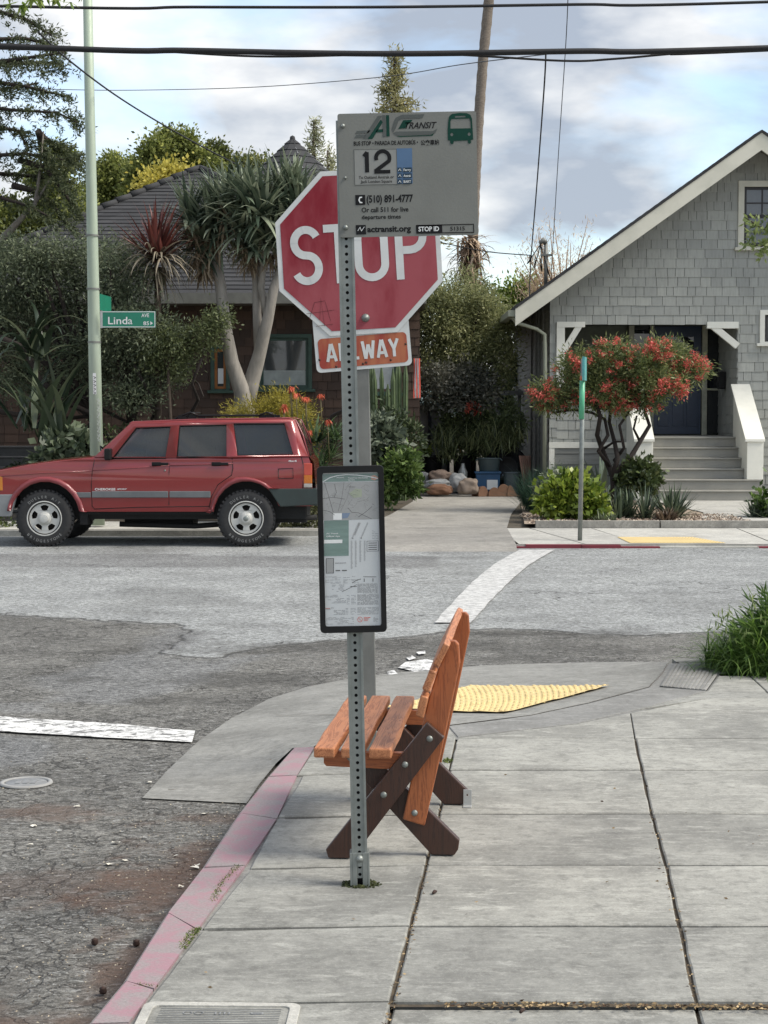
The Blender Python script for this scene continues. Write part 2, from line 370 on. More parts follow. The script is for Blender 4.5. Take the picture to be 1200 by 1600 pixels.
def stroke(pts, w, closed=False):
    """a centre line with stroke width w -> list of quads in 2D"""
    n = len(pts); L = []; Rr = []
    for i in range(n):
        p = Vector(pts[i])
        if closed: a, b = Vector(pts[i - 1]), Vector(pts[(i + 1) % n])
        else: a, b = Vector(pts[max(i - 1, 0)]), Vector(pts[min(i + 1, n - 1)])
        d1 = (p - a); d2 = (b - p)
        if d1.length < 1e-9: d1 = d2
        if d2.length < 1e-9: d2 = d1
        d1.normalize(); d2.normalize(); t = (d1 + d2)
        if t.length < 1e-6: t = d1
        t.normalize(); nn = Vector((-t.y, t.x)); c = max(.35, nn.dot(Vector((-d1.y, d1.x))))
        L.append(p + nn * w / 2 / c); Rr.append(p - nn * w / 2 / c)
    out = []
    for i in range(n if closed else n - 1):
        j = (i + 1) % n; out.append([L[i], Rr[i], Rr[j], L[j]])
    return [[(q.x, q.y) for q in f] for f in out]
def arc(cx, cy, rx, ry, a0, a1, n=14):
    return [(cx + rx * math.cos(R(a0 + (a1 - a0) * i / n)), cy + ry * math.sin(R(a0 + (a1 - a0) * i / n))) for i in range(n + 1)]
def glyph(ch, w=.52, s=.14):
    """highway style letters, height 1, width w, stroke s -> quads"""
    h = s / 2; x0, x1, y0, y1 = h, w - h, h, 1 - h; cx = w / 2; rx = cx - h
    if ch == 'S':
        r = .5 - h; ry = r / 2
        return stroke(arc(cx, y1 - ry, rx, ry, 25, 180, 14) + arc(cx, y1 - ry, rx, ry, 180, 255, 6)[1:] + [(cx, .5)] + arc(cx, y0 + ry, rx, ry, 75, 0, 6)[0:] + arc(cx, y0 + ry, rx, ry, 0, -155, 14)[1:], s)
    if ch == 'T': return stroke([(0, y1), (w, y1)], s) + stroke([(cx, y1 - h), (cx, 0)], s)
    if ch == 'O': return stroke(arc(cx, y1 - rx, rx, rx, 0, 180, 14) + arc(cx, y0 + rx, rx, rx, 180, 360, 14), s, True)
    if ch == 'P': return stroke([(x0, 0), (x0, 1)], s) + stroke([(x0 + h, y1), (x1 - .22, y1)] + arc(x1 - .22, y1 - .22, .22, .22, 90, -90, 10)[1:] + [(x0 + h, y1 - .44)], s)
    if ch == 'A': return stroke([(x0 - h * .3, 0), (cx - .02, 1)], s) + stroke([(x1 + h * .3, 0), (cx + .02, 1)], s) + stroke([(x0 + .08, .27), (x1 - .08, .27)], s)
    if ch == 'L': return stroke([(x0, 1), (x0, 0)], s) + stroke([(x0 + h, y0), (w, y0)], s)
    if ch == 'W': return stroke([(x0, 1), (w * .28, 0)], s) + stroke([(w * .28, 0), (cx, .8)], s) + stroke([(cx, .8), (w * .72, 0)], s) + stroke([(w * .72, 0), (x1, 1)], s)
    if ch == 'Y': return stroke([(x0, 1), (cx, .45)], s) + stroke([(x1, 1), (cx, .45)], s) + stroke([(cx, .5), (cx, 0)], s)
    return []
_tc = {}
def text2d(t, size=1.0, xs=1.0, bold=0.0, shear=0.0, align='LEFT'):
    key = (t, bold, shear, align)
    if key not in _tc:
        cu = bpy.data.curves.new('t', 'FONT'); cu.body = t; cu.size = 1; cu.offset = bold; cu.shear = shear; cu.align_x = align; cu.resolution_u = 3
        ob = bpy.data.objects.new('t', cu); COL.objects.link(ob)
        dg = bpy.context.evaluated_depsgraph_get(); dg.update(); me = bpy.data.meshes.new_from_object(ob.evaluated_get(dg))
        _tc[key] = ([(v.co.x, v.co.y) for v in me.vertices], [tuple(p.vertices) for p in me.polygons])
        bpy.data.objects.remove(ob); bpy.data.meshes.remove(me); bpy.data.curves.remove(cu)
    v, f = _tc[key]
    return [(x * size * xs, y * size) for x, y in v], f
def put_text(mb, t, x, y, height, f, h=0.0, width=None, bold=0.0, shear=0.0, M=None, rot=0):
    """lettering of cap height `height`, lower-left at (x,y), squeezed to `width`"""
    v, fs = text2d(t, 1, 1, bold, shear)
    if not v: return
    xa = min(p[0] for p in v); xb = max(p[0] for p in v)
    s = height / .73; sx = s if width is None else width / (xb - xa)
    c, q = math.cos(rot), math.sin(rot); pts = []
    for a, b in v:
        a, b = (a - xa) * sx, b * s; pts.append((x + a * c - b * q, y + a * q + b * c))
    mb.add([f(a, b, h) for a, b in pts], fs, M)
# ------------------------------------------------------------------ ground, roads, pavements
ZR = -0.12                                    # road level; the near pavement is z = 0
XY = lambda a, b, h: (a, b, h)
XZ = lambda a, b, h: (a, h, b)
def struct(mb, name, mat, **k): return tag(mb.build(name, mat, **k), kind='structure')
def rough(pts, step=.25, amp=.03):
    out = []
    for i in range(len(pts) - 1):
        a, b = Vector(pts[i]), Vector(pts[i + 1]); n = max(1, int((b - a).length / step))
        for j in range(n):
            p = a + (b - a) * j / n
            out.append((p.x + random.uniform(-amp, amp), p.y + random.uniform(-amp, amp)))
    out.append(tuple(pts[-1])); return out
def gp(l, z=0.0): return [tuple(G(x, y, z)[:2]) for x, y in l]

mb = MB(); mb.add([(-500, -60, -.2), (500, -60, -.2), (500, 900, -.2), (-500, 900, -.2)], [(0, 1, 2, 3)])
struct(mb, 'ground', MT('soil', (.09, .075, .05), (.05, .055, .03), .95, sc=1.2, bsc=40, bs=.5, bd=.02))
# through street and side street: one worn sheet; old, new and patched asphalt and washed-up dirt are blended by painted-in masks of the surface itself
def lerp_noise(x, y, sc, seed=0):
    from mathutils import noise
    return np.array([noise.fractal(Vector((a * sc + seed, b * sc, seed * .7)), .6, 2.2, 4) for a, b in zip(x, y)])
def sdist(px_, py_, poly):
    poly = np.array(poly); n = len(poly); d = np.full(len(px_), 1e9); ins = np.zeros(len(px_), bool)
    for i in range(n):
        a, b = poly[i], poly[(i + 1) % n]; e = b - a; w = np.stack([px_ - a[0], py_ - a[1]], 1); t = np.clip((w @ e) / (e @ e + 1e-12), 0, 1); q = w - t[:, None] * e; d = np.minimum(d, (q ** 2).sum(1))
        c = ((a[1] > py_) != (b[1] > py_)) & (px_ < (b[0] - a[0]) * (py_ - a[1]) / (b[1] - a[1] + 1e-12) + a[0]); ins ^= c
    return np.where(ins, 1, -1) * np.sqrt(d)
gx = np.concatenate([[-60, -30, -15, -9], np.arange(-6.2, 6.2, .055), [9, 15, 30, 60]]); gy = np.concatenate([[-12, -2, 3], np.arange(4.2, 14.5, .05), np.arange(14.5, 23, .12), [24, 25.4]])
GX, GY = np.meshgrid(gx, gy); GXf, GYf = GX.ravel(), GY.ravel(); n1 = lerp_noise(GXf, GYf, 1.7, 1); n2 = lerp_noise(GXf, GYf, 7, 5); n3 = lerp_noise(GXf, GYf, .5, 9)
sm01 = lambda v, a, b: (lambda t: t * t * (3 - 2 * t))(np.clip((v - a) / (b - a), 0, 1))
edge = [(-40, 958), (0, 963), (130, 968), (262, 977), (300, 985), (255, 1022), (330, 1030), (420, 1012), (520, 1001), (620, 997), (700, 988), (790, 984), (860, 986), (930, 992), (1010, 994), (1090, 990), (1300, 985)]
eg = gp(edge, ZR); street = [(-70, eg[0][1])] + eg + [(70, eg[-1][1]), (70, 30), (-70, 30)]
A_st = sm01(sdist(GXf, GYf, street) + n1 * .10 + n2 * .05, -.06, .08)
def zone(l, soft=.12, k=.12): return sm01(sdist(GXf, GYf, gp(l, ZR)) + n1 * k + n2 * k * .5, -soft, soft)
A_pt = np.maximum.reduce([zone([(205, 1020), (262, 981), (330, 990), (255, 1026), (330, 1034), (420, 1020), (330, 1065), (200, 1098), (90, 1095), (60, 1060), (120, 1040)]), zone([(-60, 1150), (40, 1152), (80, 1165), (60, 1190), (0, 1200), (-60, 1200)], .05, .05), .8 * zone([(-60, 1098), (60, 1100), (100, 1115), (-60, 1112)], .06, .06), zone([(-400, 866), (300, 866), (300, 870), (685, 870), (685, 888), (480, 888), (-400, 886)], .05, .02)])
def blob(px, py, rx, ry, amt, k=.9):
    c = G(px, py, ZR); r_ = np.sqrt(((GXf - c.x) / rx) ** 2 + ((GYf - c.y) / ry) ** 2) + n1 * k + n2 * k * .6; return amt * sm01(-r_, -1.0, -.25)
A_di = np.maximum.reduce([blob(290, 1390, .34, 1.0, 1), blob(215, 1520, .26, .8, .9), blob(130, 1268, .32, .25, .75), blob(330, 1280, .5, .16, .6), blob(150, 1590, .3, .5, .8), blob(60, 1380, .25, .2, .4)])
A_dk = np.maximum.reduce([blob(560, 1012, 2.4, .6, .75), blob(330, 1062, 1.0, .3, .8), blob(880, 1012, 1.7, .5, .6), blob(220, 1095, .5, .22, .8), blob(860, 990, .9, .16, 1), blob(40, 1570, .5, .4, .7), blob(20, 1500, .3, .2, .6), sm01(n3, .15, .5) * .35])
ZZ = ZR + .006 * A_st - .010 * A_dk * sm01(n1, -.2, .4) + .004 * n1 * (np.abs(GXf) < 6.2) * (GYf < 14.4) * (GYf > 4.2)
me = bpy.data.meshes.new('road'); nx_, ny_ = len(gx), len(gy)
me.from_pydata(np.stack([GXf, GYf, ZZ], 1).tolist(), [], [(j * nx_ + i, j * nx_ + i + 1, (j + 1) * nx_ + i + 1, (j + 1) * nx_ + i) for j in range(ny_ - 1) for i in range(nx_ - 1)])
for nm, ar in (('street', A_st), ('patch', A_pt), ('dirt', A_di), ('dark', A_dk)): at = me.attributes.new(nm, 'FLOAT', 'POINT'); at.data.foreach_set('value', ar.astype(np.float32))
me.polygons.foreach_set('use_smooth', [True] * len(me.polygons)); me.update()
def road_material():
    m, nt, b, out = newmat('worn asphalt'); v = coords(nt)
    A = lambda n: (lambda x: (setattr(x, 'attribute_name', n), x.outputs['Fac'])[1])(nt.nodes.new('ShaderNodeAttribute'))
    st, pt, di, dk = A('street'), A('patch'), A('dirt'), A('dark')
    f1 = nz(nt, v, 90, 3, .7); f2 = nz(nt, coords(nt, (1, 1.6, 1)), 30, 5, .8); f3 = nz(nt, coords(nt, (1, 2.2, 1)), 11, 6, .75); big = nz(nt, v, 1.1, 6, .65)
    vo = nt.nodes.new('ShaderNodeTexVoronoi'); vo.inputs['Scale'].default_value = 85; nt.links.new(v, vo.inputs['Vector'])
    base = mixc(nt, st, (.122, .119, .110), (.255, .265, .266)); base = mixc(nt, math_(nt, 'MULTIPLY', pt, .8), base, (.150, .153, .155))
    base = mixc(nt, ramp(nt, big, .3, .7), mixc(nt, 1.0, base, (.82, .82, .82), 'MULTIPLY'), mixc(nt, 1.0, base, (1.2, 1.2, 1.19), 'MULTIPLY'))
    grit = mixc(nt, ramp(nt, f2, .40, .60), (.45, .45, .44), (1.5, 1.5, 1.49)); f4 = nz(nt, coords(nt, (1, 1.8, 1)), 19, 3, .8, .3); base = mixc(nt, ramp(nt, f4, .56, .66, 0, .55), base, (.36, .365, .36)); base = mixc(nt, ramp(nt, f4, .44, .36, 0, .45), base, (.06, .06, .058)); base = mixc(nt, 1.0, base, grit, 'MULTIPLY')
    base = mixc(nt, ramp(nt, f3, .50, .70, 0, .45), base, mixc(nt, 1.0, base, (1.55, 1.54, 1.5), 'MULTIPLY')); base = mixc(nt, ramp(nt, f3, .46, .32, 0, .5), base, mixc(nt, 1.0, base, (.5, .5, .49), 'MULTIPLY'))
    base = mixc(nt, ramp(nt, f1, .58, .68, 0, .75), base, (.42, .42, .40)); base = mixc(nt, ramp(nt, f1, .42, .32, 0, .7), base, (.035, .035, .034))
    base = mixc(nt, ramp(nt, vo.outputs['Distance'], .28, .1, 0, .35), base, (.36, .36, .35))
    nn = nt.nodes.new('ShaderNodeTexNoise'); nn.inputs['Scale'].default_value = 3; nn.inputs['Detail'].default_value = 7; nt.links.new(v, nn.inputs['Vector'])
    s_ = nt.nodes.new('ShaderNodeVectorMath'); s_.operation = 'SCALE'; s_.inputs[3].default_value = .9; nt.links.new(nn.outputs['Color'], s_.inputs[0]); ad = nt.nodes.new('ShaderNodeVectorMath'); ad.operation = 'ADD'; nt.links.new(coords(nt, (1, 1.25, 1)), ad.inputs[0]); nt.links.new(s_.outputs[0], ad.inputs[1])
    cks = None
    for sc_, wd, lo, hi, ns, old in ((.55, .008, .48, .58, .5, 0), (4.6, .05, .45, .55, 1.4, 1), (1.9, .02, .46, .56, .8, 1)):
        vv = nt.nodes.new('ShaderNodeTexVoronoi'); vv.feature = 'DISTANCE_TO_EDGE'; vv.inputs['Scale'].default_value = sc_; nt.links.new(ad.outputs[0], vv.inputs['Vector'])
        e = math_(nt, 'MULTIPLY', ramp(nt, vv.outputs['Distance'], 0, wd, 1, 0), ramp(nt, nz(nt, v, ns, 4), lo, hi))
        if old: e = math_(nt, 'MULTIPLY', e, math_(nt, 'SUBTRACT', 1.0, math_(nt, 'MAXIMUM', st, math_(nt, 'MULTIPLY', pt, .6))))
        cks = e if cks is None else math_(nt, 'MAXIMUM', cks, e)
    edge_ = math_(nt, 'MULTIPLY', ramp(nt, st, .2, .5), ramp(nt, st, .8, .5)); cks = math_(nt, 'MAXIMUM', cks, math_(nt, 'MULTIPLY', edge_, ramp(nt, f3, .28, .46)))
    base = mixc(nt, math_(nt, 'MULTIPLY', cks, .8), base, (.03, .028, .025))
    base = mixc(nt, math_(nt, 'MULTIPLY', dk, ramp(nt, f3, .35, .6, .25, .8)), base, (.05, .048, .043))
    base = mixc(nt, math_(nt, 'MULTIPLY', di, ramp(nt, f2, .35, .65, .35, .9)), base, mixc(nt, f2, (.16, .082, .05), (.05, .026, .016)))
    nt.links.new(base, b.inputs['Base Color']); b.inputs['Roughness'].default_value = .85; b.inputs['Specular IOR Level'].default_value = .35
    h = math_(nt, 'SUBTRACT', math_(nt, 'ADD', f1, f2), math_(nt, 'MULTIPLY', cks, 2.0)); n_ = bump(nt, b, h, .6, .008); bump(nt, b, f3, .35, .02, n_); return m
tag(link_mesh('road', me, road_material(), None), kind='structure')
# painted lines
wht = paint_worn('worn white paint', (.74, .74, .72), (.14, .14, .135), .47, 13, .035, (1, 1.6, 1))
wht2 = paint_worn('old white paint', (.66, .66, .64), (.20, .20, .195), .47, 11, .07, (1, 3.2, 1))
mb = MB()
l = gp([(812, 861), (770, 885), (738, 912), (708, 943), (679, 976)], ZR); r = gp([(866, 861), (828, 884), (795, 912), (765, 943), (735, 976)], ZR)
mb.flat([rough(l, .25, .006) + rough(r, .25, .006)[::-1]], ZR + .018, XY); struct(mb, 'crossing_line', wht2)
mb = MB()
for l in ([(620, 1046), (636, 1037), (668, 1032), (690, 1038), (682, 1052), (650, 1053)], [(605, 1052), (618, 1049), (622, 1057), (608, 1057)], [(650, 1021), (664, 1019), (665, 1024), (652, 1025)], [(636, 1030), (646, 1027), (650, 1031), (640, 1034)]):
    mb.flat([rough(gp(l + [l[0]], ZR), .1, .012)[:-1]], ZR + .012, XY)
struct(mb, 'crossing_paint_patch', paint_worn('paint remnant', (.72, .72, .70), (.12, .12, .118), .45, 14, .03))
mb = MB(); l = gp([(-120, 1112), (0, 1122), (150, 1132), (305, 1145)], ZR); r = gp([(-120, 1137), (0, 1146), (150, 1155), (300, 1163)], ZR)
mb.flat([rough(l, .15, .012) + rough(r, .15, .012)[::-1]], ZR + .012, XY); struct(mb, 'stop_line', wht)

# near pavement: cast slabs over a bed of soil
conc = concrete('pavement concrete', (.31, .31, .285), (.205, .205, .19), .6, .7)
conc2 = concrete('ramp concrete', (.25, .25, .235), (.185, .185, .172), .3, .5)
conc3 = concrete('dark strip concrete', (.25, .25, .24), (.20, .20, .19), .2, .4)
pale = concrete('pale concrete', (.46, .455, .42), (.38, .375, .35), .4, .4)
soil = MT('joint soil', (.11, .085, .055), (.05, .04, .03), .95, sc=20, bsc=120, bs=.6, bd=.01)
def inset(poly, d):
    n = len(poly); out = []
    ar = sum(poly[i - 1][0] * poly[i][1] - poly[i][0] * poly[i - 1][1] for i in range(n))
    if ar < 0: poly = poly[::-1]
    for i in range(n):
        a, p, b = Vector(poly[i - 1]), Vector(poly[i]), Vector(poly[(i + 1) % n])
        u = (p - a).normalized(); w = (b - p).normalized(); n1 = Vector((-u.y, u.x)); n2 = Vector((-w.y, w.x))
        k = (n1 + n2); k = k / max(.5, k.dot(n1)) if k.length > 1e-6 else n1
        out.append(tuple(p + k * d))
    return out
def slab(mb, poly, z=0.0, gap=.005, r=.007, low=.05, jag=.0, zs=None):
    if jag: poly = rough(list(poly) + [poly[0]], .12, jag)[:-1]
    A = inset(poly, gap); B = inset(poly, gap + r); n = len(A)
    tris = tessellate_polygon([[Vector((*p, 0)) for p in B]])
    f = (lambda p: z) if zs is None else zs
    vs = [(*p, f(p)) for p in B] + [(*p, f(p) - r * .8) for p in A] + [(*p, f(p) - low) for p in A]
    fs = [tuple(t) for t in tris] + [(i, (i + 1) % n, n + (i + 1) % n, n + i) for i in range(n)] + [(n + i, n + (i + 1) % n, 2 * n + (i + 1) % n, 2 * n + i) for i in range(n)]
    mb.add(vs, fs)
rows = [1720, 1564, 1446, 1351, 1271, 1203, 1153]
Lx = {1720: 118, 1564: 226, 1446: 314, 1351: 388, 1271: 432, 1203: 472, 1153: 505}
Ax = {1720: 575, 1564: 611, 1446: 641, 1351: 665, 1271: 686, 1203: 702, 1153: 713}
Bx = {1720: 1127, 1564: 1088, 1446: 1062, 1351: 1041, 1271: 1018, 1203: 1003, 1153: 992}
Cx = {k: 2 * Bx[k] - Ax[k] + 6 for k in rows}; Dx = {k: 3 * Bx[k] - 2 * Ax[k] + 12 for k in rows}
mb = MB(); zoff = {0: -.022}
for i in range(6):
    y0, y1 = rows[i], rows[i + 1]
    for j, (c0, c1, dy) in enumerate(((Lx, Ax, 8), (Ax, Bx, 0), (Bx, Cx, 0), (Cx, Dx, 0))):
        if i == 5 and j == 0: continue
        d0, d1 = (5, 8) if j == 0 else (0, 0)
        poly = gp([(c0[y0], y0 + d0), (c1[y0], y0), (c1[y1], y1), (c0[y1], y1 + d1)]); poly = [(a, b + (.005 if q < 2 else -.005)) for q, (a, b) in enumerate(poly)]
        slab(mb, poly, -.02 if (i == 0 and j > 0) else random.uniform(-.0015, .0015), gap=(.006 if j else .005), r=.005, jag=.0025)
slab(mb, gp([(463, 1211), (492, 1167), (545, 1122), (620, 1119), (700, 1134), (713, 1152), (702, 1203)]), 0, .004, .004)
slab(mb, gp([(715, 1153), (900, 1131), (985, 1114), (992, 1153)]), 0, .004, .004)
slab(mb, gp([(985, 1114), (1105, 1091), (1212, 1091), (1245, 1114)]), 0, .003, .003)
slab(mb, gp([(992, 1153), (985, 1114), (1245, 1114), (1281, 1153)]), 0, .003, .003)
slab(mb, gp([(1000, 1108), (1105, 1080), (1195, 1080), (1212, 1091), (1105, 1091)]), 0, .002, .002)
slab(mb, gp([(1105, 1080), (1122, 1056), (1172, 1056), (1198, 1080)]), 0, .004, .004)
slab(mb, gp([(1198, 1080), (1172, 1056), (1900, 1050), (1900, 1153), (1281, 1153), (1245, 1114)]), 0, .004, .004)
# rows behind the camera's feet
slab(mb, [(-1.5, -3), (3.5, -3), (3.5, 4.15), (-.9, 4.15)], -.02)
struct(mb, 'pavement', conc)
mb = MB(); mb.flat([gp([(226, 1566), (314, 1456), (388, 1361), (432, 1281), (463, 1213), (492, 1170), (545, 1126), (700, 1138), (713, 1155), (900, 1133), (1000, 1110), (1105, 1082), (1122, 1058), (1900, 1052), (1900, 1153), (2300, 1566)])], -.013, XY)
mb.flat([gp([(118, 1720), (226, 1564), (314, 1454), (388, 1359), (432, 1279), (463, 1211), (492, 1168), (545, 1124), (700, 1136), (713, 1153), (900, 1131), (1000, 1108), (1105, 1080), (1122, 1056), (1900, 1050), (1900, 1153), (2600, 1720)])], -.034, XY)
mb.flat([[(-1.4, -3.4), (3.6, -3.4), (3.6, 4.16), (-.86, 4.16)]], -.04, XY)
struct(mb, 'joint_soil', soil)
mb = MB(); mb.flat([gp([(505, 1150), (545, 1124), (620, 1119), (700, 1133), (830, 1116), (920, 1097), (1015, 1072), (1028, 1056), (1046, 1035), (1096, 1036), (1126, 1054), (1105, 1084), (1000, 1110), (900, 1133), (714, 1154), (700, 1150)])], -.006, XY); struct(mb, 'pavement_bed', conc3)
# kerb ramp
O = [((222, 1247), -.112), ((262, 1203), -.112), ((310, 1158), -.112), ((360, 1123), -.112), ((420, 1092), -.112), ((480, 1073), -.112), ((560, 1057), -.112), ((640, 1049), -.110), ((750, 1040), -.108), ((860, 1036), -.09), ((960, 1034), -.05), ((1045, 1034), -.004)]
I = [((385, 1255), -.112), ((405, 1225), -.10), ((432, 1192), -.07), ((457, 1169), -.03), ((490, 1167), -.006), ((545, 1123), -.004), ((620, 1118), -.003), ((700, 1133), -.003), ((830, 1117), -.003), ((920, 1098), -.003), ((1015, 1073), -.003), ((1045, 1036), -.003)]
Ow = [G(*a, z) for a, z in O]; Iw = [G(*a, z) for a, z in I]
mb = MB(); mb.smooth = False
nn = 6; cols = []
for a, b in zip(Ow, Iw): cols.append([a.lerp(b, t / nn) for t in range(nn + 1)])
vs = [p for c in cols for p in c]
mb.add(vs, [(i * (nn + 1) + j, (i + 1) * (nn + 1) + j, (i + 1) * (nn + 1) + j + 1, i * (nn + 1) + j + 1) for i in range(len(cols) - 1) for j in range(nn)])
mb.add([G(222, 1247, -.112), G(385, 1255, -.112), G(385, 1255, -.14), G(222, 1247, -.14)], [(0, 1, 2, 3)])
struct(mb, 'kerb_ramp', conc2, fixn=True)
def ramp_z(x, y):
    best = 9; z = 0.0
    for i in range(len(Ow) - 1):
        for t in (0, .25, .5, .75):
            a = Ow[i].lerp(Ow[i + 1], t); b = Iw[i].lerp(Iw[i + 1], t)
            for s_ in range(21):
                p = a.lerp(b, s_ / 20); d = (p.x - x) ** 2 + (p.y - y) ** 2
                if d < best: best = d; z = p.z
    return z
# crack lines on the ramp
def crack(mb, l, zf, w=.006, dz=.0015):
    pts = rough(gp(l), .08, .006); 
    for q in stroke(pts, w): mb.add([(p[0], p[1], zf(*p) + dz) for p in q], [(0, 1, 2, 3)])
mb = MB()
crack(mb, [(262, 1196), (330, 1194), (400, 1198), (428, 1196)], lambda x, y: -.112, .009)
crack(mb, [(430, 1098), (470, 1103), (522, 1110)], ramp_z, .007, .008)
crack(mb, [(700, 1134), (760, 1127), (830, 1118), (920, 1098), (1015, 1073), (1030, 1058), (1045, 1036)], lambda x, y: -.001, .003, .003)
struct(mb, 'pavement_crack', soil)
mb = MB(); slab(mb, gp([(700, 1133.6), (830, 1117.6), (920, 1098.6), (1015, 1073.6), (1028, 1073), (1105, 1079), (1000, 1107), (900, 1130), (715, 1151)]), -.001, .002, .003)
struct(mb, 'pavement_strip', conc3)
mb = MB(); gro = gp([(1028, 1075), (1052, 1037), (1095, 1037), (1122, 1055), (1105, 1079)]); slab(mb, gro, -.006, .002, .002)
a0, a1 = G(1034, 1073), G(1056, 1038); b0, b1 = G(1100, 1079), G(1118, 1054)
for i in range(12):
    t = i / 11; p = a0.lerp(b0, t); q = a1.lerp(b1, t); d = (q - p); wv = Vector((d.y, -d.x, 0)).normalized() * .012
    mb.add([p - wv, p + wv, q + wv, q - wv, p - wv * .6 + Vector((0, 0, .006)), p + wv * .6 + Vector((0, 0, .006)), q + wv * .6 + Vector((0, 0, .006)), q - wv * .6 + Vector((0, 0, .006))],
           [(4, 5, 6, 7), (0, 1, 5, 4), (1, 2, 6, 5), (2, 3, 7, 6), (3, 0, 4, 7)])
struct(mb, 'grooved_paving', conc3)
# tactile plates
def onramp(l):
    out = []
    for q in l:
        z = 0.0
        for _ in range(6): p = G(*q, z); z = ramp_z(p.x, p.y)
        out.append((p.x, p.y))
    return out
yel = MT('yellow tactile', (.66, .51, .24), (.56, .44, .22), .7, sc=3, bsc=60, bs=.2, lo=.4, hi=.7)
def tactile(name, label, quad, zf, nx, ny, rad):
    mb = MB(); A, B, C, D = [Vector(q) for q in quad]
    def at(s_, t): 
        p = (A * (1 - s_) + B * s_) * (1 - t) + (D * (1 - s_) + C * s_) * t; return Vector((p.x, p.y, zf(p.x, p.y)))
    k = 14
    vs = [at(i / k, j / k) + Vector((0, 0, .006)) for j in range(k + 1) for i in range(k + 1)]
    mb.add(vs, [(j * (k + 1) + i, j * (k + 1) + i + 1, (j + 1) * (k + 1) + i + 1, (j + 1) * (k + 1) + i) for i in range(k) for j in range(k)])
    for i in range(nx):
        for j in range(ny):
            p = at((i + .5) / nx, (j + .5) / ny) + Vector((0, 0, .0055)); r = rad
            vs = [p + Vector((math.cos(a) * r, math.sin(a) * r, 0)) for a in np.linspace(0, 2 * np.pi, 6, endpoint=False)] + [p + Vector((math.cos(a) * r * .6, math.sin(a) * r * .6, .006)) for a in np.linspace(0, 2 * np.pi, 6, endpoint=False)]
            mb.add(vs, [(0 + q, (q + 1) % 6, 6 + (q + 1) % 6, 6 + q) for q in range(6)] + [tuple(range(6, 12))])
    return tag(mb.build(name, yel), label, 'tactile paving')
tactile('tactile_plate', 'yellow tactile plate set in the near kerb ramp behind the wooden bench', onramp([(600, 1108), (790, 1115), (953, 1073), (735, 1073)]), lambda x, y: ramp_z(x, y) + .006, 24, 18, .014)
# pink kerb
pink = paint_worn('faded pink kerb paint', (.35, .205, .235), (.25, .215, .215), .50, 9, .10)
out_ = [(80, 1680), (135, 1600), (192, 1532), (260, 1425), (315, 1355), (372, 1270), (417, 1213), (457, 1168)]
in_ = [(140, 1680), (200, 1598), (240, 1545), (308, 1452), (383, 1352), (432, 1279), (464, 1211), (491, 1167)]
ow = [Vector((*p, 0)) for p in gp(out_)]; iw = [Vector((*p, 0)) for p in gp(in_)]
ow.insert(0, Vector((ow[0].x - .6, ow[0].y - 2.5, 0))); iw.insert(0, Vector((iw[0].x - .6, iw[0].y - 2.5, 0)))
mb = MB()
for i in range(len(ow) - 1):
    cut = 0.012
    for k_ in range(1):
        a, b, c, d = ow[i], ow[i + 1], iw[i + 1], iw[i]
        u = (b - a).normalized() * cut * .5; a, d = a + u, d + u; b, c = b - u, c - u
        ins = (d - a).normalized() * .012
        e = Vector((0, 0, .0)); zz = Vector((0, 0, -.15)); ch = Vector((0, 0, -.012))
        n_ = len(mb.v)
        mb.add([a + ch, b + ch, b + ins, a + ins, d, c, a + zz, b + zz, d + zz, c + zz], [(0, 1, 2, 3), (3, 2, 5, 4), (6, 7, 1, 0), (8, 9, 5, 4), (0, 3, 4, 8, 6), (1, 2, 5, 9, 7)])
struct(mb, 'pink_kerb', pink)
mb = MB(); mb.flat([[tuple(p[:2]) for p in ow] + [(p.x + .03, p.y) for p in iw[::-1]]], -.010, XY)
struct(mb, 'kerb_joint', conc3)
# near kerb continuing right, beyond the grass
mb = MB(); y_ = G(1060, 1034)[1]; mb.bx(G(1056, 1034).x, 12, y_, y_ + .15, -.2, .0); mb.flat([[(G(1056, 1034).x, y_ - .5), (12, y_ - .6), (12, y_), (G(1060, 1034).x, y_)]], -.004, XY)
struct(mb, 'near_kerb', conc2)

# far side: kerbs, pavement, driveway, forecourt
YC = 22.75                                     # right kerb line
def fz(y): return -.07 + (y - YC) * .0155 if y < 31 else .06
mb = MB()
def farpoly(mb, pts, dz=0):
    pts = [tuple(p) for p in pts]; tris = tessellate_polygon([[Vector((*p, 0)) for p in pts]])
    mb.add([(x, y, fz(y) + dz) for x, y in pts], tris)
def grid_far(mb, x0, x1, y0, y1, dz, ny=8):
    for i in range(ny):
        a, b = y0 + (y1 - y0) * i / ny, y0 + (y1 - y0) * (i + 1) / ny
        mb.add([(x0, a, fz(a) + dz), (x1, a, fz(a) + dz), (x1, b, fz(b) + dz), (x0, b, fz(b) + dz)], [(0, 1, 2, 3)])
grid_far(mb, -60, 60, 25.35, 33, -.004, 8); mb.add([(-60, 33, .056), (60, 33, .056), (60, 60, .056), (-60, 60, .056)], [(0, 1, 2, 3)])
struct(mb, 'front_yard', MT('yard soil', (.085, .07, .05), (.045, .04, .028), .95, sc=3, bsc=50, bs=.5, bd=.02))
mb = MB()   # left kerb (behind the car) and pavement
mb.bx(-60, -.42, 24.9, 25.05, -.3, fz(25) + .0)
grid_far(mb, -60, -.42, 25.05, 26.5, .004, 1); 
struct(mb, 'far_pavement', pale)
mb = MB()
xr0 = 1.72
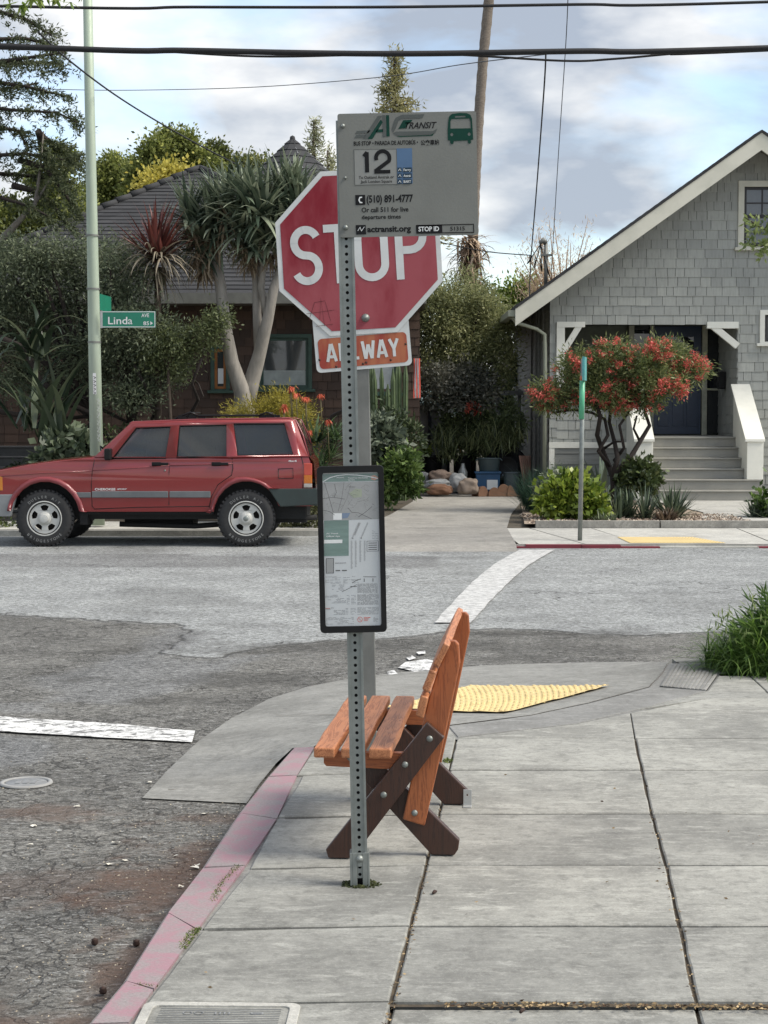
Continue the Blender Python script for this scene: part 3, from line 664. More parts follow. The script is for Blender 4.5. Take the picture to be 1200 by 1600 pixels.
for xa, xb in ((xr0, 2.55), (2.57, 3.28), (5.0, 8.0), (8.02, 12), (12.02, 40)):
    for y0, y1 in ((YC + .02, 25.3),):
        sk = .22 if xa < 4 else 0
        vs = [(xa, y0, fz(y0)), (xb, y0, fz(y0)), (xb - (.5 if xb < 3.2 else (.35 if xb < 4 else 0)), y1, fz(y1)), (xa - (.1 if xa < 2 else (.5 if xa < 3 else 0)), y1, fz(y1))]
        mb.add(vs, [(0, 1, 2, 3)])
mb.add([(3.30, YC + .02, fz(YC)), (4.98, YC + .02, fz(YC)), (4.98, 25.3, fz(25.3)), (2.95, 25.3, fz(25.3))], [(0, 1, 2, 3)])
mb.add([(2.95, 25.3, fz(25.3) - .001), (3.28, YC + .02, fz(YC) - .001), (3.30, YC + .02, fz(YC) - .001), (2.95, 25.3, fz(25.3) - .001)], [(0, 1, 2, 3)])
struct(mb, 'far_pavement', pale)
redk = MT('red kerb paint', (.19, .022, .035), (.14, .02, .028), .6, sc=4, bsc=40)
mb = MB()
for x0, x1, h in ((1.62, 1.8, .03), (1.8, 2.5, .055), (2.51, 3.0, .05), (3.01, 3.5, .03), (4.75, 5.1, .03), (5.1, 40, .055)):
    mb.bx(x0, x1, YC - .11, YC + .02, -.2, fz(YC) + (h - .055))
struct(mb, 'red_kerb', redk)
mb = MB(); mb.bx(3.5, 4.75, YC - .11, YC + .02, -.2, fz(YC) - .028); mb.bx(1.64, 40, YC + .0, YC + .06, -.2, fz(YC) - .006); struct(mb, 'kerb_backing', pale)
tactile('tactile_plate', 'yellow tactile plate at the far kerb in front of the grey house', [(3.15, YC + .12), (4.38, YC + .12), (4.1, YC + 1.02), (3.1, YC + 1.02)], lambda x, y: fz(y), 26, 12, .014)
mb = MB()   # driveway apron and drive
def band(xl0, xr0_, y0, xl1, xr1, y1, dz):
    mb.add([(xl0, y0, fz(y0) + dz), (xr0_, y0, fz(y0) + dz), (xr1, y1, fz(y1) + dz), (xl1, y1, fz(y1) + dz)], [(0, 1, 2, 3)])
mb.add([(-.7, 22.1, ZR + .006), (1.65, 22.1, ZR + .006), (1.68, YC + .005, fz(YC) + .006), (-.55, YC + .005, fz(YC) + .006)], [(0, 1, 2, 3)])
band(-.55, 1.68, YC, -.35, 1.74, 25.3, .006); band(-.35, 1.74, 25.302, .1, 1.98, 27.9, .007); band(.1, 1.98, 27.902, .5, 2.38, 31, .007)
mb.add([(.5, 31, .067), (2.38, 31, .067), (2.5, 35, .069), (.55, 35, .069)], [(0, 1, 2, 3)])
struct(mb, 'driveway', concrete('driveway concrete', (.30, .29, .265), (.235, .228, .21), .3, .5))
mb = MB()   # low edging kerb of the bed and the walk to the steps
for x0, x1 in ((2.15, 3.9), (3.92, 5.6), (5.62, 9.5)): mb.bx(x0, x1, 25.32, 25.46, -.1, fz(25.4) + .1)
struct(mb, 'garden_kerb', concrete('edging concrete', (.32, .31, .28), (.25, .24, .22)))
mb = MB(); mb.add([(4.5, 25.47, .03), (9.5, 25.47, .03), (9.5, 28, .045), (5.0, 28, .045)], [(0, 1, 2, 3)]); mb.add([(5.0, 28, .045), (9.5, 28, .045), (9.5, 31.5, .066), (4.7, 31.5, .066)], [(0, 1, 2, 3)])
struct(mb, 'garden_path', pale)
# pebbles of the bed: real stones
mb = MB(); mb.add([(2.0, 25.47, .02), (5.3, 25.47, .02), (5.4, 28, .035), (4.9, 33, .05), (2.5, 33, .05)], [(0, 1, 2, 3, 4)])
struct(mb, 'gravel_bed', MT('gravel', (.36, .29, .22), (.22, .17, .13), .9, sc=30, bsc=90, bs=.6, bd=.01))
f = Fol(); n = 5000; x = rng.uniform(2.1, 5.3, n); y = rng.uniform(25.5, 27.6, n)
f.leaf(np.stack([x, y, np.full(n, .035)], 1), rng.normal(size=(n, 3)) * [1, 1, .25], .045, .035, rng.uniform(0, 1, n))
tag(f.build('gravel', LF('pebble', (.18, .13, .1), (.62, .52, .42), .9, 0)), 'pinkish loose gravel spread in the garden bed', 'gravel', kind='stuff')
f = Fol(); n = 1500; x = rng.uniform(.2, 1.2, n); 

# ------------------------------------------------------------------ bus stop
galv = MT('galvanised steel', (.26, .28, .265), (.18, .20, .19), .5, .55, sc=12, bsc=90, bs=.1, fine=.35)
galv2 = MT('worn galvanised post', (.21, .215, .20), (.14, .145, .135), .6, .35, sc=5, bsc=70, fine=.3)
alu = MT('sign back aluminium', (.5, .51, .5), (.4, .41, .4), .5, .5)
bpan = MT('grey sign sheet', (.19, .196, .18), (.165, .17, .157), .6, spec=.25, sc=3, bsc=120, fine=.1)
black = MT('black plastic', (.009, .009, .010), (.016, .016, .016), .4, bs=.05, spec=.2)
ink = MT('black ink', (.008, .008, .009), (.012, .012, .012), .5, bs=0, spec=.2); greenink = MT('green ink', (.003, .045, .030), (.003, .036, .025), .5, bs=0, spec=.2)
greyink = MT('grey ink', (.095, .105, .10), (.08, .09, .085), .5, bs=0, spec=.2); whitei = MT('white ink', (.72, .74, .73), (.66, .68, .67), .5, bs=0, spec=.2)
blueink = MT('blue ink', (.09, .16, .27), (.08, .14, .24), .5, bs=0, spec=.2); navyi = MT('navy ink', (.02, .045, .07), (.02, .04, .06), .5, bs=0, spec=.2)
lgrey = MT('pale grey ink', (.17, .18, .18), (.13, .14, .14), .6, bs=0, spec=.2); redink = MT('red ink', (.55, .10, .07), (.45, .08, .06), .6, bs=0, spec=.2)
pb = G(563, 1383); bs_ = thing('bus_stop', 'leaning perforated steel pole with a grey bus stop sign and a black framed timetable', 'bus stop', pb, (0, R(-1.18), 0))
Wp = .0445; hw = Wp / 2; mb = MB(); Ztop = P(541, 190, pb.y).z
# perforated square tube, holes cut through front and back faces
def perf_face(mb, fn, z0, z1, cell=.0254, r=.0058):
    nn = int((z1 - z0) / cell)
    for i in range(nn):
        a, b = z0 + i * cell, z0 + (i + 1) * cell; c = (a + b) / 2
        oc = [(r * math.cos(R(22.5 + 45 * k)), c + r * math.sin(R(22.5 + 45 * k))) for k in range(8)]
        sq = [(hw, c + .004), (hw, b), (0.004, b), (-.004, b), (-hw, b), (-hw, c + .004), (-hw, c - .004), (-hw, a), (-.004, a), (.004, a), (hw, a), (hw, c - .004)]
        base = [fn(*p) for p in oc] + [fn(*p) for p in sq]
        fc = [(0, 8 + 0, 8 + 1, 1), (1, 8 + 1, 8 + 2), (1, 8 + 2, 8 + 3, 2), (2, 8 + 3, 8 + 4), (2, 8 + 4, 8 + 5, 3), (3, 8 + 5, 8 + 6, 4), (4, 8 + 6, 8 + 7), (4, 8 + 7, 8 + 8, 5), (5, 8 + 8, 8 + 9, 6), (6, 8 + 9, 8 + 10), (6, 8 + 10, 8 + 11, 7), (7, 8 + 11, 8 + 0, 0)]
        mb.add(base, fc)
perf_face(mb, lambda u, z: (u, -hw, z), .03, Ztop); perf_face(mb, lambda u, z: (u, hw, z), .03, Ztop)
perf_face(mb, lambda u, z: (-hw, u, z), .03, Ztop); perf_face(mb, lambda u, z: (hw, u, z), .03, Ztop)
mb.mi = 1; mb.bx(-hw + .003, hw - .003, -.004, .004, 0, Ztop - .01); mb.mi = 0  # black sheet inside the tube stands in for the shade behind the holes
# raised lips at the corners as on a formed channel
for sx in (-1, 1): mb.bx(sx * hw - .004, sx * hw + .004, -hw - .005, -hw + .004, .0, Ztop)
mb.build('pole', [galv, ink], bs_, fixn=False)
mb = MB(); w2 = .029
mb.bx(-w2 - .004, -w2 + .004, -w2, w2, -.02, .118); mb.bx(w2 - .004, w2 + .004, -w2, w2, -.02, .118); mb.bx(-w2 + .004, w2 - .004, w2 - .006, w2, -.02, .118)
mb.bx(-w2 + .004, -.009, -w2, -w2 + .006, -.02, .118); mb.bx(.009, w2 - .004, -w2, -w2 + .006, -.02, .118); mb.bx(-.009, .009, -w2 + .001, -w2 + .005, .07, .118)
sl = mb.build('sleeve', galv, bs_, bevel=.0015)
mb = MB(); mb.lathe([(0, -.012), (.010, -.010), (.013, -.002), (.013, 0)], 10, Matrix.Translation((0, -w2, .098)), axis='Y'); mb.build('bolt', galv, sl)
# the grey sign
sc_u = 2800 / (pb.y - .03); uc = .2085; zc = P(636, 273, pb.y - .03).z - .003; SW, SH = .4575, .405
def SF(z2x, z2y):
    a = (z2x - 388 - (z2y - 118) * .0135) / 742; b = (z2y - 118 + (z2x - 388) * .032) / 653
    return ((a - .5) * SW + uc, (.5 - b) * SH + zc)
yS = -hw - .010
mb = MB(); rr = .008; c = []
for cx, cy, a0 in ((SW / 2 - rr, SH / 2 - rr, 0), (-SW / 2 + rr, SH / 2 - rr, 90), (-SW / 2 + rr, -SH / 2 + rr, 180), (SW / 2 - rr, -SH / 2 + rr, 270)): c += [(uc + p[0], zc + p[1]) for p in arc(cx, cy, rr, rr, a0, a0 + 90, 4)]
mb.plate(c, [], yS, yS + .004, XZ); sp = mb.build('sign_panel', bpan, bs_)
def ln(mb, pts, w, closed=False, h=None): mb.flat(stroke([SF(*p) for p in pts], w, closed), yS - .0012 if h is None else h, XZ)
def poly(mb, pts, h=None): mb.flat([[SF(*p) for p in pts]], yS - .0012 if h is None else h, XZ)
def tx(mb, t, x0, x1, yb, yt, bold=.01, shear=0, h=None):
    a = SF(x0, yb); b = SF(x1, yb); hgt = SF(x0, yt)[1] - a[1]
    put_text(mb, t, a[0], a[1], hgt, XZ, yS - .0012 if h is None else h, width=b[0] - a[0], bold=bold * 1.35, shear=shear)
# logo: slanted A and C in grey and green bands
mb = MB(); mb.mi = 0
poly(mb, [(492, 207), (565, 203), (552, 218), (482, 222)]); poly(mb, [(524, 248), (604, 127), (628, 125), (548, 248)]); poly(mb, [(478, 244), (488, 228), (540, 226), (530, 242)])
poly(mb, [(628, 122), (644, 122), (646, 236), (630, 237)]); poly(mb, [(700, 135), (735, 119), (853, 115), (842, 136), (735, 140), (715, 150), (700, 190), (685, 215), (678, 195), (688, 160)])
poly(mb, [(684, 218), (700, 208), (898, 203), (922, 189), (912, 212), (884, 221), (700, 228)]); mb.mi = 1
poly(mb, [(549, 249), (620, 145), (630, 160), (575, 248)]); poly(mb, [(590, 214), (632, 212), (632, 196), (600, 198)]); poly(mb, [(648, 122), (664, 122), (667, 234), (650, 235)])
poly(mb, [(718, 186), (740, 148), (790, 145), (780, 158), (752, 162), (742, 190), (712, 194)]); poly(mb, [(700, 232), (884, 224), (905, 214), (895, 228), (720, 236)])
poly(mb, [(752, 160), (782, 157), (770, 164), (749, 190), (740, 192)]); mb.build('logo', [greyink, greenink], sp)
mb = MB(); tx(mb, 'TRANSIT', 750, 920, 192, 158, .012, .35); mb.build('lettering', ink, sp)
mb = MB(); tx(mb, 'BUS STOP • PARADA DE AUTOBÚS •', 474, 818, 284, 262, .02); tx(mb, '公交車站', 832, 932, 276, 254, .02); mb.build('lettering', ink, sp)
mb = MB()   # bus symbol
o = [(980, 155), (985, 125), (1000, 112), (1040, 106), (1080, 107), (1098, 115), (1107, 135), (1113, 245), (1100, 248), (1102, 262), (1092, 268), (1085, 262), (1084, 250), (1008, 254), (1008, 266), (998, 272), (990, 264), (990, 252), (978, 250), (977, 200)]
w1 = [(992, 150), (998, 138), (1092, 134), (1099, 148), (1101, 186), (992, 189)]; w0 = [(1016, 122), (1072, 120), (1074, 128), (1016, 131)]
l1 = [(999 + 8 * math.cos(a), 220 + 9 * math.sin(a)) for a in np.linspace(0, 2 * np.pi, 10, endpoint=False)]; l2 = [(p[0] + 93, p[1] - 3) for p in l1]
mb.plate([SF(*p) for p in o], [[SF(*p) for p in q] for q in (w1, w0, l1, l2)], yS - .0015, yS - .0005, XZ); mb.build('bus_symbol', greenink, sp)
mb = MB(); ln(mb, [(474, 306), (703, 300), (706, 486), (478, 494)], .0012, True); mb.build('border', greyink, sp)
mb = MB(); poly(mb, [(477, 308), (702, 302), (704, 484), (480, 491)], yS - .0006); mb.build('route_sticker', MT('sticker', (.235, .24, .225), (.225, .23, .215), .5, bs=0), sp)
mb = MB()
D1 = stroke([SF(*p) for p in [(545, 425), (543, 318)]], .0135) + stroke([SF(*p) for p in [(526, 340), (545, 318)]], .011)
ar = [SF(629 + 36 * math.cos(R(a)), 348 - 36 * math.sin(R(a))) for a in range(200, -40, -15)]
D2 = stroke(ar + [SF(588, 418)], .0125) + stroke([SF(584, 422), SF(669, 419)], .0115)
mb.flat(D1 + D2, yS - .0018, XZ); mb.build('route_number', ink, sp)
mb = MB(); tx(mb, 'To Oakland Amtrak or', 500, 688, 460, 444, .008, h=yS - .0018); tx(mb, 'Jack London Square', 510, 678, 482, 466, .008, h=yS - .0018); mb.build('lettering', ink, sp)
mb = MB(); poly(mb, [(702, 297), (786, 294), (788, 480), (706, 484)], yS - .0010); mb.build('blue_panel', blueink, sp)
mb = MB()
for k in range(3): y = 398 + k * 31; poly(mb, [(736, y), (783, y - 2), (784, y + 22), (737, y + 24)], yS - .0022); poly(mb, [(708, y), (729, y - 1), (730, y + 22), (709, y + 23)], yS - .0022)
mb.build('tag_box', navyi, sp)
mb = MB()
for k, t in enumerate(('Ferry', 'Amtrak', 'BART')): tx(mb, t, 740, 779, 416 + k * 31, 402 + k * 31, .008, h=yS - .0030)
for k in range(3): ln(mb, [(712, 416 + k * 31), (720, 404 + k * 31), (727, 416 + k * 31)], .0014, h=yS - .0030)
mb.build('lettering', whitei, sp)
mb = MB(); poly(mb, [(480, 545), (533, 543), (534, 596), (482, 598)]); mb.build('icon_box', ink, sp)
mb = MB(); poly(mb, [(481, 704), (535, 702), (537, 752), (484, 754)]); mb.build('icon_box', ink, sp)
mb = MB(); poly(mb, [(804, 700), (944, 696), (946, 741), (806, 744)]); ln(mb, [(808, 702), (1113, 692), (1114, 735), (810, 743)], .003, True); mb.build('icon_box', ink, sp)
mb = MB(); ln(mb, [(517, 556), (505, 558), (500, 571), (506, 584), (518, 585)], .004, h=yS - .0022); ln(mb, [(492, 735), (505, 715), (512, 735), (528, 712)], .0015, h=yS - .0022)
tx(mb, 'STOP ID', 818, 928, 733, 708, .018, h=yS - .0022); mb.build('lettering', whitei, sp)
mb = MB(); tx(mb, '(510) 891-4777', 541, 790, 584, 545, .022); tx(mb, 'Or call 511 for live', 514, 765, 636, 610, .015); tx(mb, 'departure times', 514, 724, 672, 650, .015)
tx(mb, 'actransit.org', 543, 778, 740, 708, .025); tx(mb, '51315', 988, 1066, 727, 706, .012); mb.build('lettering', ink, sp)
mb = MB()
for zx, zy, r in ((417, 182, .0075), (428, 455, .005), (427, 717, .0085)):
    u, z = SF(zx, zy); mb.lathe([(0, -.009), (r * .7, -.008), (r, -.003), (r * 1.05, 0)], 12, Matrix.Translation((u, yS, z)), axis='Y')
mb.build('rivet', galv, sp)
# timetable case
CW, CHh = .222, .556; zk = P(551, 857, pb.y - .04).z - .002; uk = -.003
def rrect(w, h, r, cx=0, cz=0, n=5):
    c = []
    for sx, sz, a0 in ((1, 1, 0), (-1, 1, 90), (-1, -1, 180), (1, -1, 270)): c += [(cx + p[0], cz + p[1]) for p in arc(sx * (w / 2 - r), sz * (h / 2 - r), r, r, a0, a0 + 90, n)]
    return c
yk = -hw - .034
mb = MB(); mb.plate(rrect(CW, CHh, .014, uk, zk), [rrect(CW - .036, CHh - .044, .007, uk, zk)], yk, yk + .026, XZ); mb.plate(rrect(CW - .004, CHh - .004, .014, uk, zk), [], yk + .022, yk + .030, XZ)
case = mb.build('timetable_case', black, bs_, bevel=.002)
def CF(zx, zy):
    a = (zx - 90 - (zy - 110) * .0195) / 562; b = (zy - 110) / 1403
    return ((a - .5) * CW + uk, (.5 - b) * CHh + zk)
yp = yk + .010
paper = MT('paper', (.52, .55, .56), (.46, .49, .50), .6, bs=0, sc=2); mapc = MT('map paper', (.27, .28, .275), (.21, .22, .215), .6, bs=0, sc=14)
greenp = MT('green print', (.035, .12, .09), (.09, .20, .17), .5, bs=0, sc=22, stretch=(.2, 1, 2))
mb = MB(); mb.plate(rrect(CW - .034, CHh - .042, .006, uk, zk), [], yp, yp + .002, XZ); pap = mb.build('timetable', paper, case)
def cp(mb, pts, k=1): mb.flat([[CF(*p) for p in pts]], yp - .0006 * k, XZ)
def cl(mb, pts, w, k=2, closed=False): mb.flat(stroke([CF(*p) for p in pts], w, closed), yp - .0006 * k, XZ)
def cr_(mb, x0, y0, x1, y1, k=1): cp(mb, [(x0, y0), (x1, y0), (x1, y1), (x0, y1)], k)
mb = MB(); cr_(mb, 140, 245, 615, 562); mb.build('route_map', mapc, pap)
mb = MB(); cr_(mb, 138, 175, 612, 240); cr_(mb, 150, 565, 358, 722, 1); cr_(mb, 150, 722, 358, 865); mb.build('green_panel', greenp, pap)
mb = MB(); cl(mb, [(140, 240), (200, 205), (260, 190), (340, 182), (430, 188), (520, 200), (605, 220)], .0028); cr_(mb, 150, 727, 304, 757, 2); cr_(mb, 228, 505, 300, 560, 2)
for a in ((170, 680, 270), (170, 703, 285), (255, 210, 320), (352, 216, 520), (352, 232, 410)):
    put_text(mb, {680: 'AC Transit', 703: 'Official App'}.get(a[1], 'Transit bus information'), *CF(a[0], a[1]), .0045, XZ, yp - .0012, width=(a[2] - a[0]) / 562 * CW, bold=.01)
mb.build('lettering', whitei, pap)
mb = MB(); cl(mb, [(545, 205), (575, 198), (605, 215), (575, 228), (550, 218)], .005, 2); mb.build('orange_mark', MT('orange ink', (.5, .2, .09), None, .5, bs=0), pap)
mb = MB(); cp(mb, [(303, 505), (370, 505), (365, 520), (350, 545), (303, 550)], 2); mb.build('blue_patch', blueink, pap)
mb = MB(); cp(mb, [(360, 340), (420, 300), (470, 310), (470, 370), (400, 380)], 2); mb.build('park_patch', MT('map green', (.28, .33, .22), None, .6, bs=0), pap)
mb = MB()
for l in ([(155, 245), (190, 360), (228, 495)], [(135, 380), (230, 370), (325, 388)], [(320, 245), (300, 380), (270, 490)], [(375, 270), (345, 380), (290, 490)], [(350, 460), (385, 500), (440, 505), (550, 558)], [(440, 540), (500, 500), (555, 455)], [(240, 260), (255, 330), (235, 370)], [(360, 285), (415, 288)], [(135, 475), (200, 490), (240, 520)], [(555, 430), (575, 445)], [(430, 412), (500, 400)]):
    cl(mb, l, random.choice((.0009, .0013, .0006)), 3)
for k in range(26):
    x, y = random.uniform(150, 590), random.uniform(260, 540); cl(mb, [(x, y), (x + random.uniform(-40, 40), y + random.uniform(-30, 30)), (x + random.uniform(-70, 70), y + random.uniform(-50, 50))], .0004, 3)
mb.build('map_line', ink, pap)
mb = MB()   # columns and rows of small print (illegible in the photo)
for x in (372, 407, 445, 482):
    n_ = {372: 235, 407: 222, 445: 180, 482: 172}[x]
    for k in range(0, n_, 7): cl(mb, [(x + 3, 742 + k), (x + random.uniform(14, 20), 742 + k)], .0011, 1)
for x0, y0, x1, y1 in ((395, 700, 445, 585), (470, 700, 520, 585), (410, 690, 455, 585)):
    for k in range(0, 22): t = k / 22; cl(mb, [(x0 + (x1 - x0) * t - 5, y0 + (y1 - y0) * t - 3), (x0 + (x1 - x0) * t + 6, y0 + (y1 - y0) * t + 4)], .0010, 1)
for y0, y1, x0, x1, st, dn in ((1040, 1100, 160, 290, 9, .5), (1040, 1100, 310, 460, 9, .4), (1105, 1185, 430, 600, 6.5, .95), (1195, 1280, 430, 610, 6.5, .95), (1305, 1365, 430, 610, 8, .9), (1195, 1215, 160, 290, 8, .8), (1225, 1270, 180, 335, 9, .7), (1300, 1320, 160, 230, 8, .8), (1325, 1365, 230, 325, 7, .8), (1385, 1440, 165, 400, 9, .6), (1110, 1170, 215, 320, 9, .6), (1385, 1430, 565, 605, 8, .7), (655, 735, 555, 608, 14, .9), (1200, 1275, 340, 365, 12, .8), (1200, 1275, 378, 418, 12, .8), (1310, 1370, 330, 355, 12, .8), (1310, 1370, 372, 418, 12, .8)):
    y = y0
    while y < y1:
        x = x0
        while x < x1:
            w_ = random.uniform(10, 45); 
            if random.random() < dn: cl(mb, [(x, y), (min(x1, x + w_), y)], .0011, 1)
            x += w_ + 5
        y += st
mb.build('small_print', lgrey, pap)
mb = MB(); cl(mb, [(512, 745), (608, 745), (608, 830), (512, 830)], .0012, 2, True)
for k in range(4): cl(mb, [(524, 762 + k * 18), (596, 762 + k * 18)], .0022, 2)
cl(mb, [(168, 885), (230, 885), (230, 1008), (168, 1008)], .0022, 2, True); cl(mb, [(246, 988), (286, 988)], .0035, 2); cl(mb, [(300, 988), (342, 988)], .0035, 2); cl(mb, [(243, 925), (335, 925)], .0016)
cl(mb, [(480, 1045), (590, 1048)], .0018); cl(mb, [(488, 1060), (488, 1088)], .0025); cl(mb, [(562, 1060), (562, 1088)], .0025); cl(mb, [(300, 1168), (360, 1140), (425, 1110)], .0014); cl(mb, [(385, 1096), (420, 1075), (460, 1062)], .0018); cl(mb, [(370, 1125), (425, 1125)], .0022)
cl(mb, [(380, 715), (395, 722), (392, 705)], .0014); cl(mb, [(452, 715), (467, 722), (464, 705)], .0014); mb.build('bold_print', ink, pap)
mb = MB(); cr_(mb, 171, 889, 227, 1003, 1); mb.build('phone_picture', mapc, pap)
mb = MB(); mb.flat(stroke([CF(452 + 20 * math.cos(a), 1405 + 21 * math.sin(a)) for a in np.linspace(0, 2 * np.pi, 16, endpoint=False)], .0018, True), yp - .0012, XZ); cl(mb, [(438, 1391), (466, 1419)], .0016); cl(mb, [(484, 1390), (540, 1390)], .0026); cl(mb, [(484, 1402), (525, 1402)], .0026); cl(mb, [(484, 1415), (520, 1415)], .0022); cl(mb, [(160, 1305), (200, 1305)], .0018)
mb.build('red_print', redink, pap)
# clear cover
m_, nt_, b_, o_ = newmat('clear cover'); b_.inputs['Base Color'].default_value = (1, 1, 1, 1); b_.inputs['Roughness'].default_value = .03; b_.inputs['Alpha'].default_value = .12
mb = MB(); mb.flat([rrect(CW - .034, CHh - .042, .006, uk, zk)], yk + .003, XZ); mb.build('cover_sheet', m_, case)
# moss round the foot
f = Fol(); n = 500; a = rng.uniform(0, 6.28, n); r_ = rng.uniform(.025, .065, n) ; f.leaf(np.stack([pb.x + r_ * np.cos(a), pb.y + r_ * np.sin(a) * .8, np.full(n, .001)], 1), rng.normal(size=(n, 3)) * [1, 1, .5] + [0, 0, .6], .012, .007, rng.uniform(0, 1, n))
tag(f.build('moss', LF('moss', (.025, .035, .012), (.10, .11, .04), .9, .1)), 'dark moss ringing the foot of the pole', 'moss', kind='stuff')

# ------------------------------------------------------------------ stop sign
Ys = 8.36; bx_ = G(577, 1181); st = thing('stop_sign', 'faded red STOP sign with orange ALL WAY plaque on a square post behind the bench', 'stop sign', (bx_.x, Ys, 0), (0, R(-1.2), 0))
sred = MT('faded red sheet', (.20, .009, .020), (.34, .085, .10), .5, spec=.25, sc=1.8, bsc=30, bs=.03, stretch=(1.5, 1, .6), lo=.35, hi=.6, fine=.12)
swht = MT('sign white', (.62, .64, .63), (.52, .54, .53), .45, sc=6, bsc=60, bs=.03, fine=.15)
zs = P(561, 394, Ys).z; us = P(561, 394, Ys).x - bx_.x + (zs) * math.tan(R(1.2))
mb = MB(); mb.bx(-.037, .037, .0, .07, -.1, zs + .3); mb.build('post', galv2, st, bevel=.004)
a_ = R(2.2); apo = .379; Rr = apo / math.cos(R(22.5))
def oct_(r): return [(us + r * math.cos(R(22.5 + 45 * k) - 0 + a_), zs + r * math.sin(R(22.5 + 45 * k) + a_)) for k in range(8)]
def SS(u, v): c, s_ = math.cos(a_), math.sin(a_); return (us + u * c - v * s_, zs + u * s_ + v * c)
mb = MB(); mb.plate(oct_(Rr), [], -.012, -.009, XZ); sb = mb.build('sign_plate', swht, st)
mb = MB(); mb.flat([oct_(Rr - .024)], -.0135, XZ); mb.build('red_face', sred, sb)
mb = MB()
for ch, x in zip('STOP', (-.316, -.160, -.022, .168)):
    w_ = {'S': .145, 'T': .135, 'O': .158, 'P': .148}[ch]; Hh = .272
    mb.flat([[SS(x + a * Hh, b * Hh - .138) for a, b in q] for q in glyph(ch, w_ / Hh, .132)], -.015, XZ)
mb.build('lettering', swht, sb)
mb = MB(); u, z = SS(.012, -.305); mb.lathe([(0, -.018), (.010, -.016), (.018, -.006), (.02, 0)], 12, Matrix.Translation((u, -.014, z)), axis='Y'); mb.build('bolt', galv, sb)
mb = MB()
for l in ([(-.25, -.30), (-.22, -.22), (-.17, -.215)], [(-.20, -.30), (-.19, -.2), (-.18, -.33)], [(-.26, -.27), (-.13, -.26)], [(-.22, -.33), (-.14, -.325)], [(-.17, -.22), (-.15, -.31)]):
    mb.flat(stroke([SS(*p) for p in l], .0018), -.0148, XZ)
mb.build('scratch', MT('scratch', (.10, .01, .015), None, .6, bs=0), sb)
# ALL WAY plaque, behind the octagon
ap = R(3.6); pc = P(566, 533, Ys); uc2 = pc.x - bx_.x + pc.z * math.tan(R(1.2)); zc2 = pc.z
def AW(u, v): c, s_ = math.cos(ap), math.sin(ap); return (uc2 + u * c - v * s_, zc2 + u * s_ + v * c)
mb = MB(); mb.plate([AW(*p) for p in rrect(.445, .26, .022)], [], -.0075, -.005, XZ); pl = mb.build('plaque', swht, st)
orng = MT('sun bleached orange red', (.30, .04, .025), (.42, .15, .065), .5, sc=3.2, bsc=40, bs=.03, stretch=(2.2, 1, .5), lo=.42, hi=.56, fine=.2)
mb = MB(); mb.flat([[AW(p[0], p[1] - .044) for p in rrect(.413, .14, .02)]], -.0090, XZ); mb.build('orange_face', orng, pl)
mb = MB()
for ch, x in zip('ALLWAY', (-.172, -.112, -.058, -.008, .063, .118)):
    Hh = .082; w_ = {'A': .05, 'L': .038, 'W': .066, 'Y': .052}[ch]
    mb.flat([[AW(x + a * Hh, b * Hh - .083) for a, b in q] for q in glyph(ch, w_ / Hh, .17)], -.0105, XZ)
mb.build('lettering', swht, pl)
mb = MB()
for u, v in ((.01, -.10), (.125, -.098), (.2, -.03), (-.205, -.07), (-.13, -.108), (-.005, -.105)):
    uu, z = AW(u, v); mb.lathe([(0, -.003), (random.uniform(.003, .006), -.002), (.006, 0)], 8, Matrix.Translation((uu, -.0092, z)), axis='Y')
mb.build('rust_spot', MT('rust', (.07, .03, .02), None, .8), pl)

# ------------------------------------------------------------------ bench
redwood = wood('stained redwood', (.50, .20, .085), (.24, .07, .022), .55); redwoodv = wood('stained redwood upright', (.38, .115, .035), (.22, .06, .018), .5, 2)
redwoodx = wood('stained redwood rail', (.38, .115, .035), (.22, .06, .018), .5, 0)
dkw = wood('dark stained leg', (.052, .019, .010), (.026, .010, .006), .42, 2, .2)
yB = 6.30; kb = 2800 / yB; yaw = R(4.9)
be = thing('park_bench', 'orange stained wooden bench with crossed dark brown legs, standing side-on on the pavement', 'bench', (0, yB, 0), (0, 0, -yaw))
def bp(px, py): return ((px - 600) / kb, CH - (py - HOR) / kb)
def bpoly(l): return [bp(*p) for p in l]
LEN = 1.16; FR = .98
def yat(px): return 0.0
leg1 = bpoly([(505, 1341), (509, 1352), (543, 1354), (560, 1338), (694, 1158), (667, 1134), (520, 1322)])
leg1[1] = (leg1[1][0], .004); leg1[2] = (leg1[2][0], .004)
leg2 = bpoly([(530, 1200), (548, 1190), (600, 1216), (717, 1330), (715, 1345), (709, 1350), (672, 1352)]); leg2[-1] = (leg2[-1][0], .004); leg2[-2] = (leg2[-2][0], .004)
upr = bpoly([(627, 1294), (662, 1304), (694, 1160), (718, 1042), (716, 1012), (711, 1006), (702, 1006), (683, 1052), (668, 1100), (650, 1180)])
sup = bpoly([(500, 1187), (500, 1205), (504, 1210), (597, 1213), (662, 1213), (672, 1187)])
